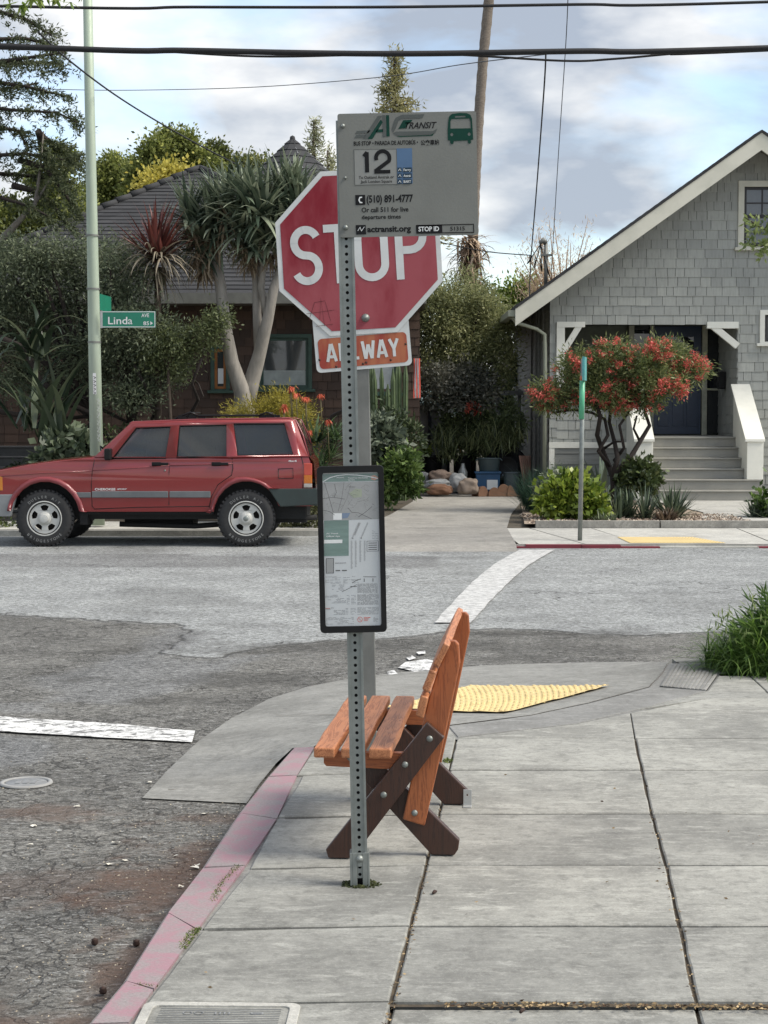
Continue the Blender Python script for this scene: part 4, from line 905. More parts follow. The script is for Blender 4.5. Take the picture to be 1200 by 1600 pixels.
def frame(y0, sgn):
    T = .038; L = lambda k: sorted((y0 + sgn * k * T, y0 + sgn * (k + 1) * T - sgn * .001))
    a, b = L(0); mb = MB(); mb.plate(leg1, [], a, b, XZ); mb.build('leg', dkw, be, bevel=.004)
    a, b = L(1); mb = MB(); mb.plate(upr, [], a, b, XZ); mb.build('back_upright', redwoodv, be, bevel=.005)
    mb = MB(); sp2 = [p if p[0] < bp(655, 0)[0] else (p[0] - .065, p[1]) for p in sup]; mb.plate(sp2, [], a, b, XZ); mb.build('seat_bearer', redwoodx, be, bevel=.005)
    a, b = L(2); mb = MB(); mb.plate(leg2, [], a, b, XZ); mb.build('leg', dkw, be, bevel=.004)
    for p, k in (((671, 1160), 0), ((632, 1202), 0), ((598, 1251), 0), ((646, 1283), 1), ((543, 1196), 1)):
        u, z = bp(*p); yy = y0 + sgn * (k * T); mb = MB()
        mb.lathe([(0, -.007 * sgn), (.006, -.0065 * sgn), (.0105, -.003 * sgn), (.012, 0)], 12, Matrix.Translation((u, yy, z)), axis='Y'); mb.build('bolt', galv, be)
frame(.04, 1); frame(.04 + FR + .05, -1)
def plank(name, quad, y0, y1, mat, bev=.007):
    # subdivided along its length with slightly uneven, hand-sawn edges
    n_ = 14; vs = []; ph = random.uniform(0, 9)
    for i in range(n_ + 1):
        y = y0 + (y1 - y0) * i / n_; d = .0018 * math.sin(i * .9 + ph) + random.uniform(-.001, .001)
        for j, (u, z) in enumerate(quad): vs.append((u + (d if j in (0, 3) else -d * .7), y, z))
    mb = MB(); m = len(quad)
    mb.add(vs, [(i * m + j, i * m + (j + 1) % m, (i + 1) * m + (j + 1) % m, (i + 1) * m + j) for i in range(n_) for j in range(m)] + [tuple(range(m))[::-1], tuple(n_ * m + j for j in range(m))])
    return mb.build(name, mat, be, bevel=bev, seg=3)
zt, zb_ = bp(0, 1173)[1], bp(0, 1188)[1]
for x0, x1 in ((489, 524), (532, 568), (577, 613), (620, 652)):
    u0, u1 = bp(x0, 0)[0], bp(x1, 0)[0]
    if x0 == 620: continue
    plank('seat_plank', [(u0, zb_ + .001), (u1, zb_ + .001), (u1, zt + .004), (u0, zt + .004)], -.03, LEN, redwood)
for q in ([(694, 1003), (704.5, 1008), (687, 1043), (676.5, 1037)], [(673, 1045), (683.5, 1050), (671, 1083), (660, 1077)], [(659, 1086), (670, 1090), (662, 1124), (651, 1119)]):
    plank('back_plank', bpoly(q), -.02, LEN - .02, redwood, .006)
mb = MB(); u, z = bp(727, 1335); mb.bx(u - .028, u + .018, FR + .01, FR + .022, .008, .085)
br = None
mb = MB(); u0 = bp(708, 0)[0]; mb.plate([(u0, .0), (u0 + .034, .0), (u0 + .034, .068), (u0, .068)], [[(u0 + .017 + .005 * math.cos(a), .045 + .005 * math.sin(a)) for a in np.linspace(0, 2 * np.pi, 8, endpoint=False)]], FR - .032, FR - .028, XZ)
mb.bx(u0, u0 + .034, FR - .07, FR - .028, .001, .005); mb.build('bracket', alu, be, bevel=.001)

# ------------------------------------------------------------------ covers in the ground
cast = MT('cast iron', (.30, .305, .305), (.20, .205, .205), .6, .3, sc=20, bsc=60); grout = MT('cover ring', (.34, .34, .33), (.26, .26, .25), .8)
c = G(41, 1225, ZR); vc = thing('valve_cover', 'small round grey valve cover set flush in the asphalt at the left', 'valve cover', (c.x, c.y, ZR))
mb = MB(); mb.lathe([(.122, .004), (.12, .012), (.103, .013), (.101, .006)], 32, caps=False); mb.build('ring', grout, vc)
mb = MB(); mb.lathe([(0, .009), (.095, .009), (.099, .004)], 28)
for k, t in enumerate((-.035, 0, .035)):
    mb.bx(t - .012, t + .012, -.035, .035, .009, .012)
mb.build('lid', cast, vc)
c = G(345, 1600, 0); L0, L1 = G(222, 1572).x, G(467, 1572).x; ww = L1 - L0
ub = thing('utility_box', 'concrete rimmed utility box cover with a grey metal lid at the bottom edge', 'utility cover', ((L0 + L1) / 2, G(345, 1569).y - .2, 0), (0, 0, -.03))
mb = MB(); mb.plate(rrect(ww, .40, .03), [rrect(ww - .055, .345, .02)], -.08, .006, XY); mb.build('rim', pale, ub, bevel=.003)
mb = MB(); mb.plate(rrect(ww - .06, .34, .02), [], -.05, .001, XY)
for k in range(23): mb.bx(-ww / 2 + .05, ww / 2 - .05, -.155 + k * .014, -.151 + k * .014, .001, .0025)
lid = mb.build('lid', MT('lid steel', (.22, .225, .22), (.16, .165, .16), .55, .4, sc=12), ub)
mb = MB(); mb.plate(rrect(.035, .014, .006, .10, .118), [rrect(.026, .006, .003, .10, .118)], .001, .0045, XY)
for cx in (-.085, -.055): mb.flat(stroke([(cx + .012 * math.cos(a), .118 + .011 * math.sin(a)) for a in np.linspace(0, 2 * np.pi, 12, endpoint=False)], .003, True), .0046, XY)
for cx in range(4): mb.bx(-.012 + cx * .012, -.008 + cx * .012, .108, .125, .0026, .0045)
mb.build('emblem', cast, lid)

# ------------------------------------------------------------------ leaf litter, petals, cones, joint weeds
f = Fol()
def litter(n, fn, sz, tone, z=0.0):
    pts = np.array([fn() for _ in range(n)]); 
    f.leaf(np.column_stack([pts, np.full(n, z) + rng.uniform(.002, .008, n)]), rng.normal(size=(n, 3)) * [1, 1, .12], sz, sz * .45, rng.uniform(*tone, n))
def between(a, b, s_): 
    a, b = G(*a), G(*b)
    def g():
        t = random.random(); return (a.x + (b.x - a.x) * t + random.gauss(0, s_), a.y + (b.y - a.y) * t + random.gauss(0, s_))
    return g
litter(320, between((690, 1564), (1250, 1570), .011), .016, (0, .85), -.012)
litter(110, between((606, 1600), (665, 1360), .007), .012, (0, .7), -.004); litter(80, between((1088, 1565), (1015, 1260), .007), .012, (0, .8), -.004)
litter(40, between((702, 1203), (665, 1351), .007), .012, (0, .6), -.004)
litter(30, lambda: (random.uniform(-.6, 1.6), random.uniform(4.9, 8.5)), .016, (0, .8), .001)
tag(f.build('leaf_litter', LF('dry litter', (.05, .025, .012), (.6, .45, .25), .9, .1)), 'dry leaf litter caught in the pavement joints', 'leaf litter', kind='stuff')
f = Fol()
def kerbside():
    t = random.random() ** .8; a = G(130, 1600, ZR).lerp(G(395, 1265, ZR), t); return (a.x - abs(random.gauss(0, .30)), a.y + random.gauss(0, .2))
litter(1000, kerbside, .009, (.05, .9), ZR); litter(260, lambda: (random.uniform(-1.9, -.6), random.uniform(4.8, 9)), .010, (0, 1), ZR)
tag(f.build('gutter_litter', LF('gutter litter', (.05, .028, .018), (.66, .58, .44), .9, .1)), 'brown twigs and seed litter in the gutter beside the pink kerb', 'leaf litter', kind='stuff')
petm = MT('fallen petal', (.72, .70, .62), (.6, .55, .45), .8)
for k, (px, py) in enumerate(((53, 1293), (47, 1322), (170, 1352), (183, 1319), (275, 1340), (194, 1346), (284, 1388), (308, 1355), (233, 1224), (120, 1262), (320, 1273), (305, 1358))):
    c = G(px, py, ZR); mb = MB(); r_ = random.uniform(.012, .024); q = random.uniform(0, 6)
    vs = [(c.x, c.y, ZR + .006)] + [(c.x + r_ * random.uniform(.5, 1.3) * math.cos(q + i), c.y + r_ * random.uniform(.5, 1) * math.sin(q + i), ZR + random.uniform(.004, .014)) for i in range(6)]
    mb.add(vs, [(0, i + 1, (i + 1) % 6 + 1) for i in range(6)]); tag(mb.build('fallen_petal', petm), 'small pale petal lying on the asphalt near the pink kerb', 'petal', 'white petals scattered on the road')
conem = MT('cone brown', (.045, .022, .015), (.025, .013, .01), .8, sc=60)
for k, (px, py, lb) in enumerate(((148, 1478, 'dark cone on the asphalt left of the brown dirt patch'), (161, 1555, 'dark cone close against the pink kerb near the bottom'), (213, 1480, 'brown curled leaf against the pink kerb'))):
    c = G(px, py, ZR); mb = MB(); mb.lathe([(0, -.0), (.009, .003), (.012, .010), (.010, .017), (.011, .02), (0, .025)], 9, Matrix.Translation((c.x, c.y, ZR + .002))); f2 = Fol(); 
    o = mb.build('seed_cone', conem); tag(o, lb, 'cone')
for k, (px, py, lb) in enumerate(((679, 1397, 'small brown twig stub lying on the slab right of the pole'), (816, 1583, 'round brown crumb below the wide debris joint'))):
    c = G(px, py); mb = MB(); mb.tube([(c.x - .006, c.y - .012, .006), (c.x, c.y, .009), (c.x + .006, c.y + .012, .006)], [.004, .006, .004], 7); tag(mb.build('twig', conem), lb, 'twig')
f = Fol()
def weed(l, n, s_, L):
    for i in range(len(l) - 1):
        a, b = G(*l[i]), G(*l[i + 1]); t = rng.uniform(0, 1, n)[:, None]
        base = np.array(a)[None] * (1 - t) + np.array(b)[None] * t + rng.normal(size=(n, 3)) * [s_, s_, 0] + [0, 0, -.004]
        f.leaf(base, rng.normal(size=(n, 3)) * [1, 1, .3] + [0, 0, .9], L, L * .4, rng.uniform(0, 1, n))
weed([(333, 1408), (345, 1380), (374, 1352)], 260, .007, .010); weed([(283, 1482), (297, 1462), (308, 1450)], 260, .007, .010); weed([(218, 1538), (240, 1540)], 70, .007, .009)
weed([(700, 1187), (697, 1192)], 60, .01, .02)
tag(f.build('joint_moss', LF('joint moss', (.05, .075, .02), (.22, .27, .07), .9, .2)), 'green moss and weeds growing along the kerb joint', 'moss', kind='stuff')
# grass tussock on the right
f = Fol(); c = G(1175, 1052)
f.clumps([(c.x + .42, c.y + .30, .20, .40, .34, .26), (c.x + .22, c.y + .2, .14, .28, .26, .18), (c.x + .62, c.y + .35, .30, .36, .32, .28), (c.x + .08, c.y + .1, .07, .16, .16, .10)], 11000, .11, .013, tuft=.09, per=22, out=1.6)

for k in range(64):
    a = random.uniform(0, 6.28); r_ = random.uniform(0, .42) ** 1; r_ = .46 * math.sqrt(random.random())
    f.blades((c.x + .30 + r_ * math.cos(a) * 1.05, c.y + .25 + r_ * math.sin(a) * .8, 0), 70, .40 - .28 * r_ , .010, (10, 88), 95, 5, .06, tone=(0, 1), Lv=.4)
f.blades((c.x + .06, c.y + .0, 0), 260, .2, .009, (10, 70), 60, 4, .12); 
tt = thing('grass_tussock', 'bushy green grass tussock at the pavement edge on the right', 'grass clump', (c.x + .1, c.y + .25, 0)); f.build('blade', LF('tussock green', (.03, .07, .012), (.17, .27, .055), .5, .4, (.07, .14, .025)), tt)
f = Fol(); n = 260; a = rng.uniform(0, 6.28, n); r_ = .45 * np.sqrt(rng.uniform(0, 1, n)); z0 = .46 - .55 * r_ ** 2 / .45 + rng.uniform(-.1, .05, n)
f.leaf(np.stack([c.x + .30 + r_ * np.cos(a) * 1.2, c.y + .25 + r_ * np.sin(a), np.clip(z0, .05, 1)], 1), rng.normal(size=(n, 3)) * .5 + [0, 0, 1.2], .06, .012, rng.uniform(0, 1, n)); f.build('seed_head', LF('seed head', (.14, .2, .06), (.30, .36, .14), .6, .3), tt)['kind'] = 'stuff'
# ------------------------------------------------------------------ grey shingled house (right)
shg = shingle_mat('grey green shingle', (.40, .408, .372), (.32, .328, .305))
gback = MT('grey backing', (.07, .075, .07), None, .9); cream = MT('cream trim paint', (.66, .64, .54), (.56, .55, .46), .55, sc=2, bsc=30, bs=.05, fine=.12)
creamw = MT('white trim paint', (.78, .77, .69), (.68, .68, .61), .5, sc=2, bsc=30, bs=.05, fine=.12)
sagetrim = MT('sage trim paint', (.33, .35, .27), (.29, .31, .24), .5, bs=.05, fine=.1)
greystep = MT('grey step paint', (.31, .30, .265), (.25, .245, .22), .55, sc=3, bsc=40, bs=.05); sided = MT('grey siding', (.25, .255, .235), (.19, .195, .18), .7, stretch=(.3, .3, 4))
roofm = shingle_mat('dark asphalt shingle', (.046, .047, .050), (.026, .027, .030), rough=.9); navy = MT('navy door paint', (.018, .035, .075), (.014, .028, .06), .35, bs=.03)
dkglass = glass('dark window glass', (.012, .014, .016), .03, .6); curt = MT('window frame dark', (.03, .028, .03), None, .5)
YF = 33.0; KH = 2800 / YF; hx = lambda px: (px - 600) / KH; hz = lambda py: P(600, py, YF).z
ho = thing('shingle_house', 'grey shingled gabled house with cream trim and a recessed porch at the right', 'house', (6.8, YF, 0))
RX, RZ = P(1190, 205, 32.3).x, P(1190, 205, 32.3).z; EX, EZ = P(806, 480, 32.3).x, P(806, 480, 32.3).z; SL = (RZ - EZ) / (RX - EX)
rz = lambda x: RZ - SL * abs(x - RX)
X0 = hx(858); X1 = 2 * RX - X0
PX0, PX1, PZ0, PZ1 = hx(870), hx(1151), 1.16, hz(503)
AW0, AW1, AZ0, AZ1 = hx(1158), 2 * RX - hx(1158) + .5, hz(384), hz(292)
AW1 = AW0 + 1.25
SW0, SW1, SZ0, SZ1 = hx(1192), hx(1192) + .9, hz(534), hz(492)
mb = MB()
hol = [[(AW0, AZ0), (AW1, AZ0), (AW1, AZ1), (AW0, AZ1)], [(SW0, SZ0), (SW1, SZ0), (SW1, SZ1), (SW0, SZ1)]]
hb = [(PX0, PX1, -1, PZ1), (AW0, AW1, AZ0, AZ1), (SW0, SW1, SZ0, SZ1)]; xs = sorted({X0, X1, RX, *[v for h_ in hb for v in h_[:2]]})
for a, b in zip(xs, xs[1:]):
    m_ = (a + b) / 2; z_ = 0.0
    for h_ in sorted([h_ for h_ in hb if h_[0] < m_ < h_[1]], key=lambda h_: h_[2]):
        if h_[2] > z_: mb.plate([(a, z_), (b, z_), (b, h_[2]), (a, h_[2])], [], YF, YF + .12, XZ)
        z_ = h_[3]
    mb.plate([(a, z_), (b, z_), (b, rz(b) - .2), (a, rz(a) - .2)], [], YF, YF + .12, XZ)
mb.mi = 1
def inside(x, z):
    if not (X0 - .005 <= x <= X1 + .005) or z > rz(x) - .12: return False
    if PX0 - .0 < x < PX1 and z < PZ1: return False
    for a, b, c, d in ((AW0, AW1, AZ0, AZ1), (SW0, SW1, SZ0, SZ1)):
        if a < x < b and c < z < d: return False
    return True
def shingle_run(mb, xa, xb, z0, z1, fn, row=.172, wmin=.12, wmax=.34, test=None, th=.016):
    z = z0
    while z < z1:
        x = xa - random.uniform(0, .2)
        while x < xb:
            w = random.uniform(wmin, wmax); a, b = max(x, xa), min(x + w - .008, xb); x += w
            if b - a < .015: continue
            zz = z + random.uniform(-.006, .004); zt_ = min(z + row + .02, z1 + .02)
            if test:
                m0, m1 = test(a + .005, z + row * .5), test(b - .005, z + row * .5)
                if not (m0 and m1):
                    if not (m0 or m1): continue
                    # trim to the opening
                    lo, hi = a, b
                    for _ in range(8):
                        mid = (lo + hi) / 2
                        if test(mid, z + row * .5) == m0: lo = mid
                        else: hi = mid
                    if m0: b = lo
                    else: a = hi
                    if b - a < .01: continue
            t0, t1 = th + random.uniform(-.003, .004), .003
            q = [fn(a, zz, t0), fn(b, zz, t0), fn(b, zt_, t1), fn(a, zt_, t1), fn(a, zz, 0), fn(b, zz, 0)]
            mb.add(q, [(0, 1, 2, 3), (4, 5, 1, 0), (4, 0, 3), (1, 5, 2)])
        z += row
shingle_run(mb, X0, X1, .12, RZ, lambda x, z, t: (x, YF - t, z), test=inside)
# porch half wall and its inner side
mb.mi = 0; mb.bx(PX0, hx(1000), YF + .0, YF + .14, .1, 1.98); mb.mi = 1
shingle_run(mb, PX0, hx(1000), .95, 1.98, lambda x, z, t: (x, YF - t, z))
mb.mi = 0; mb.bx(PX1, PX1 + .1, YF + .12, YF + 1.9, .4, PZ1 + .2); mb.mi = 1
shingle_run(mb, YF + .0, YF + 1.85, 1.05, PZ1, lambda y, z, t: (PX1 - t, y, z))
shingle_run(mb, hx(1156), hx(1176), .1, 1.1, lambda x, z, t: (x, YF - .05 - t, z))
mb.mi = 2
for k in range(5): mb.bx(X0, hx(1000), YF - .03 - .01 * k, YF - .002, .05 + k * .2, .05 + k * .2 + .19)
mb.mi = 0; mb.bx(X0, X0 + .12, YF + .12, YF + 9, 0, EZ + .35); mb.mi = 2
for k in range(24): z = .1 + k * .16; mb.add([(X0 - .022, YF, z), (X0 - .022, YF + 9, z), (X0 - .004, YF + 9, z + .17), (X0 - .004, YF, z + .17), (X0, YF, z), (X0, YF + 9, z)], [(0, 1, 2, 3), (4, 5, 1, 0)])
for y in (YF + .9, YF + 1.9, YF + 2.5, YF + 3.6): mb.bx(X0 - .05, X0 - .02, y, y + .12, .1, EZ + .2)
mb.mi = 0; mb.bx(X1 - .12, X1, YF + .12, YF + 9, 0, EZ + .35)
mb.build('wall', [gback, shg, sided], ho, world=True)
# roof: two slopes with real thickness, laid in courses
mb = MB()
for sgn in (-1, 1):
    n_ = 30; ex = RX + sgn * (RX - EX)
    for k in range(n_):
        a, b = k / n_, (k + 1) / n_
        xa, xb = RX + (ex - RX) * a, RX + (ex - RX) * b
        za, zb = RZ + .02 - SL * abs(xa - RX), RZ + .02 - SL * abs(xb - RX)
        mb.add([(xa, 32.26, za + .004), (xb, 32.26, zb + .022), (xb, 42.5, zb + .022), (xa, 42.5, za + .004), (xa, 32.26, za - .04), (xb, 32.26, zb - .04), (xb, 42.5, zb - .04), (xa, 42.5, za - .04)],
               [(0, 1, 2, 3), (4, 5, 1, 0), (7, 6, 2, 3), (1, 5, 6, 2), (4, 5, 6, 7)])
rf = mb.build('roof', roofm, ho, world=True)
mb = MB(); mb.plate([(EX + .1, EZ - .06), (RX, RZ - .10), (2 * RX - EX - .1, EZ - .06), (2 * RX - EX - .1, EZ - .13), (RX, RZ - .17), (EX + .1, EZ - .13)], [], 32.36, 42.4, XZ); mb.build('soffit', MT('soffit', (.13, .125, .11), None, .8), rf, world=True)
tk = .31; mb = MB()
mb.plate([(EX - .01, EZ - .03), (RX, RZ - .025), (2 * RX - EX + .01, EZ - .03), (2 * RX - EX + .01, EZ - tk - .03), (RX, RZ - tk - .025), (EX - .01, EZ - tk - .03)], [], 32.28, 32.33, XZ); mb.build('rake_board', cream, rf, world=True, bevel=.004)
mb = MB(); pts = [(EX - .06, 32.34, EZ - .06), (EX - .06, 42.4, EZ - .06)]; 
mb.bx(EX - .13, EX - .01, 32.36, 42.4, EZ - .16, EZ - .05); mb.mi = 0
q0 = P(808, 490, 32.6); mb.tube([(EX - .05, 32.6, EZ - .16), (EX + .05, 32.7, EZ - .26), (X0 - .25, YF - .1, EZ - .36), (X0 - .1, YF - .06, EZ - .46), (X0 - .09, YF - .05, EZ - .8), (X0 - .09, YF - .05, .1)], .035, 8); mb.build('gutter', sagetrim, rf, world=True)
# trim, porch
mb = MB()
mb.bx(PX0 - .02, PX0 + .13, YF - .05, YF + .12, 1.98, PZ1 - .0); mb.bx(PX0 - .02, PX0 + .5, YF - .055, YF + .1, PZ1 - .10, PZ1 + .0)
def diag(mb, x0, z0, x1, z1, w, y0, y1):
    d = Vector((x1 - x0, z1 - z0)).normalized(); n_ = Vector((-d.y, d.x)) * w / 2
    mb.plate([(x0 + n_.x, z0 + n_.y), (x1 + n_.x, z1 + n_.y), (x1 - n_.x, z1 - n_.y), (x0 - n_.x, z0 - n_.y)], [], y0, y1, XZ)
diag(mb, PX0 + .12, hz(548), hx(905), PZ1 - .05, .11, YF - .045, YF + .05)
mb.build('porch_post', creamw, ho, world=True, bevel=.004)
mb = MB(); mb.bx(hx(1102), PX1 - .0, YF - .055, YF + .1, PZ1 - .12, PZ1 - .0); diag(mb, hx(1112), PZ1 - .08, PX1 - .01, hz(541), .12, YF - .045, YF + .05); mb.build('porch_bracket', creamw, ho, world=True, bevel=.004)
mb = MB(); mb.bx(X0 - .01, hx(1000), YF - .09, YF - .03, hz(700), hz(691)); mb.bx(X0 - .01, X0 + .09, YF - .085, YF - .02, .1, hz(700) - .002); mb.build('base_board', creamw, ho, world=True, bevel=.003)
mb = MB(); mb.bx(PX0, PX1, YF, YF + 1.9, 1.0, 1.17); mb.build('porch_floor', greystep, ho, world=True)
YD = YF + 1.85; dx = lambda px: (px - 600) * YD / 2800
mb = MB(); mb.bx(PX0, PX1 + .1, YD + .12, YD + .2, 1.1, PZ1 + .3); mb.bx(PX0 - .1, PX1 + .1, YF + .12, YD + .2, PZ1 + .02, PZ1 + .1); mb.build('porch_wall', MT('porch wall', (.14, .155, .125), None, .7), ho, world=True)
dtop = P(0, 510, YD).z; dbot = 1.19
dr = MB(); dr.bx(dx(1021), dx(1094), YD - .0, YD + .05, dbot, dtop)
d_ = dr.build('door', navy, ho, world=True)
mb = MB()
for k in range(3):
    x_ = dx(1027) + k * .28; mb.bx(x_, x_ + .22, YD - .012, YD - .001, dbot + .15, dbot + .95)
mb.build('door_panel', navy, d_, world=True, bevel=.006)
mb = MB(); mb.bx(dx(1034), dx(1082), YD - .008, YD - .001, dtop - .65, dtop - .2); mb.build('pane', dkglass, d_, world=True)
mb = MB(); mb.lathe([(0, -.06), (.03, -.05), (.03, -.03), (.012, -.02), (.012, 0)], 10, Matrix.Translation((dx(1088), YD, dbot + .95)), axis='Y'); mb.build('handle', galv, d_, world=True)
mb = MB()
for a, b in ((981, 989), (1014, 1020), (1095, 1103), (1124, 1133)): mb.bx(dx(a), dx(b), YD - .05, YD + .06, dbot - .02, dtop + (.03))
mb.bx(dx(981), dx(1133), YD - .055, YD + .065, dtop + .03, dtop + .16); mb.bx(dx(1103) - .002, dx(1124) + .002, YD - .03, YD + .05, P(0, 610, YD).z, P(0, 607, YD).z)
mb.build('door_frame', MT('door frame paint', (.42, .42, .33), None, .5, fine=.1), ho, world=True, bevel=.003)
mb = MB(); mb.bx(dx(989), dx(1014), YD + .01, YD + .05, dbot, dtop + .03); mb.build('sidelight', dkglass, ho, world=True)
mb = MB(); mb.bx(dx(1103), dx(1124), YD + .01, YD + .05, dbot, dtop + .03); mb.build('sidelight', dkglass, ho, world=True)
mb = MB(); mb.bx(PX1 - .16, PX1 - .03, YF + 1.0, YF + 1.15, 2.05, 2.38); mb.build('letter_box', black, ho, world=True, bevel=.01)
# steps
mb = MB(); nst = 6; SX0, SX1 = hx(1005) + .05, hx(1160)
for k in range(nst):
    z1_ = .06 + (k + 1) * 1.10 / nst; y0_ = 31.35 + k * .275; wide = .12 * (nst - k) / nst
    mb.bx(SX0 - 0, SX1 + wide, y0_, YF - .001 * k + .01, z1_ - .185 + .001 * k, z1_ - .031); mb.bx(SX0 - .0, SX1 + wide, y0_ - .03, y0_ + .30, z1_ - .03, z1_)
mb.build('steps', greystep, ho, world=True, bevel=.006)
def cheek(name, xa, xb, ya, za, yb, zb, zpost, xoff=0):
    mb = MB(); c = .22
    # sloping cap, boarded side, square post at the foot
    vs = [(xa, ya, za), (xb, ya, za), (xb + xoff, yb, zb), (xa + xoff, yb, zb), (xa, ya, za - .05), (xb, ya, za - .05), (xb + xoff, yb, zb - .05), (xa + xoff, yb, zb - .05)]
    mb.add(vs, [(0, 1, 2, 3), (4, 5, 6, 7), (0, 1, 5, 4), (1, 2, 6, 5), (2, 3, 7, 6), (3, 0, 4, 7)])
    mb.add([(xa + .05, ya + .2, .1), (xb - .04, ya + .2, .1), (xb - .04 + xoff, yb, .9), (xa + .05 + xoff, yb, .9), (xa + .05, ya + .2, za + .06), (xb - .04, ya + .2, za + .06), (xb - .04 + xoff, yb, zb - .05), (xa + .05 + xoff, yb, zb - .05)], [(0, 1, 2, 3), (0, 1, 5, 4), (1, 2, 6, 5), (2, 3, 7, 6), (3, 0, 4, 7), (4, 5, 6, 7)])
    mb.bx(xa + .04, xb - .02, ya + .03, ya + .26, zpost, za - .05)
    mb.build(name, creamw, ho, world=True, bevel=.006)
Y1 = 31.6
cheek('stair_rail', P(1165, 645, Y1).x, P(1196, 645, Y1).x, Y1, P(0, 686, Y1).z, YF - .02, P(0, 600, YF).z, P(0, 762, Y1).z)
cheek('stair_rail', P(991, 645, Y1).x, P(1023, 645, Y1).x, Y1, P(0, 686, Y1).z, YF - .02, P(0, 600, YF).z, .05, .0)
def window(parent, x0, x1, z0, z1, y, trim, tw=.1, sill=True, muntin=None, inner=curt, gl=dkglass):
    mb = MB(); mb.plate([(x0 - tw, z0 - tw * .3), (x1 + tw, z0 - tw * .3), (x1 + tw, z1 + tw), (x0 - tw, z1 + tw)], [[(x0, z0), (x1, z0), (x1, z1), (x0, z1)]], y - .045, y - .001, XZ)
    if sill: mb.bx(x0 - tw - .06, x1 + tw + .06, y - .10, y - .0, z0 - tw * .3 - .055, z0 - tw * .3 - .002)
    w = mb.build('window', trim, parent, world=True, bevel=.004)
    mb = MB(); mb.plate([(x0, z0), (x1, z0), (x1, z1), (x0, z1)], [[(x0 + .05, z0 + .05), (x1 - .05, z0 + .05), (x1 - .05, z1 - .05), (x0 + .05, z1 - .05)]], y + .01, y + .05, XZ)
    if muntin:
        zm = z0 + (z1 - z0) * .5; mb.bx(x0 + .05, x1 - .05, y + .012, y + .048, zm - .03, zm + .03)
        nx, nz_ = muntin
        for i in range(1, nx): xx = x0 + .05 + (x1 - x0 - .1) * i / nx; mb.bx(xx - .012, xx + .012, y + .015, y + .045, zm + .03, z1 - .05)
        for i in range(1, nz_): zz = zm + (z1 - .05 - zm) * i / nz_; mb.bx(x0 + .05, x1 - .05, y + .0165, y + .0435, zz - .012, zz + .012)
    mb.build('frame', inner, w, world=True)
    mb = MB(); mb.bx(x0 + .03, x1 - .03, y + .03, y + .036, z0 + .03, z1 - .03); mb.build('pane', gl, w, world=True); return w
window(ho, AW0, AW1, AZ0, AZ1, YF, cream, .11, True, (4, 2), gl=glass('attic glass', (.09, .10, .11), .04, .9))
window(ho, SW0, SW1, SZ0, SZ1, YF, creamw, .09, True)
# weatherhead mast on the eave
ma = P(853, 430, 32.8); mm = thing('service_mast', 'short grey electric mast with looped wires on the eave of the grey house', 'service mast', (ma.x, 32.8, P(853, 440, 32.8).z))
mb = MB(); top = P(853, 380, 32.8); mb.tube([(ma.x, 32.8, P(853, 440, 32.8).z - .1), top], .035, 8); mb.tube([top, top + Vector((-.05, -.02, .05)), top + Vector((-.12, -.04, .0))], [.05, .055, .03], 8); mb.bx(ma.x - .1, ma.x + .12, 32.75, 32.85, P(0, 400, 32.8).z, P(0, 397, 32.8).z); mb.build('mast', galv2, mm, world=True)
mb = MB()
for s_ in range(4):
    a = top + Vector((-.1, -.04, -.02)); b = P(828 + s_ * 8, 400 + s_ * 2, 32.8); mb.tube([a, (a + b) / 2 + Vector((-.15 + s_ * .09, 0, -.25 - .06 * s_)), b + Vector((0, 0, -.1)), b], .010, 5)
mb.build('service_wire', black, mm, world=True)

# ------------------------------------------------------------------ brown shingled house (left)
YL = 33.0; shb = shingle_mat('brown shingle', (.085, .05, .034), (.045, .028, .02)); bback = MT('brown backing', (.03, .02, .016), None, .9)
grn = MT('green window trim', (.035, .075, .055), None, .5); lh = thing('brown_house', 'brown shingled house with dark hipped roof behind the garden trees at the left', 'house', (-4, YL, 0))
lx = lambda px: (px - 600) * YL / 2800; lz = lambda py: P(600, py, YL).z
WX0, WX1 = -9.0, lx(655)
wins = [(lx(336), lx(354), lz(608), lz(545)), (lx(408), lx(482), lz(606), lz(528)), (lx(575), lx(620), lz(612), lz(540)), (lx(208), lx(236), lz(615), lz(580))]
mb = MB(); mb.plate([(WX0, 0), (WX1, 0), (WX1, 3.75), (WX0, 3.75)], [[(a, c), (b, c), (b, d), (a, d)] for a, b, c, d in wins], YL, YL + .12, XZ); mb.bx(WX1 - .12, WX1, YL + .12, YL + 7, 0, 3.75); mb.mi = 1
def ins2(x, z):
    for a, b, c, d in wins:
        if a - .02 < x < b + .02 and c - .02 < z < d + .02: return False
    return True
shingle_run(mb, WX0, WX1, .1, 3.75, lambda x, z, t: (x, YL - t, z), row=.16, test=ins2); shingle_run(mb, YL, YL + 7, .1, 3.75, lambda y, z, t: (WX1 + t, y, z), row=.16)
mb.build('wall', [bback, shb], lh, world=True)
bg2 = glass('house glass', (.035, .04, .042), .05, .8)
for i, w_ in enumerate(wins): window(lh, *w_, YL, grn if i != 3 else MT('red brown trim', (.06, .02, .015), None, .6), .07, True, inner=(MT('orange window wood', (.35, .13, .03), None, .5) if i == 0 else grn), gl=bg2)
mb = MB(); a, b, c, d = wins[1]; mb.bx(a + .05, b - .05, YL + .02, YL + .028, c + .05, c + .32); mb.build('window_blind', MT('window blind', (.35, .38, .36), None, .7), lh, world=True)
mb = MB(); a, b, c, d = wins[2]; mb.bx(a + .05, b - .05, YL + .02, YL + .028, c + .05, c + .5); mb.build('window_blind', MT('window blind pale', (.42, .45, .45), None, .7), lh, world=True)
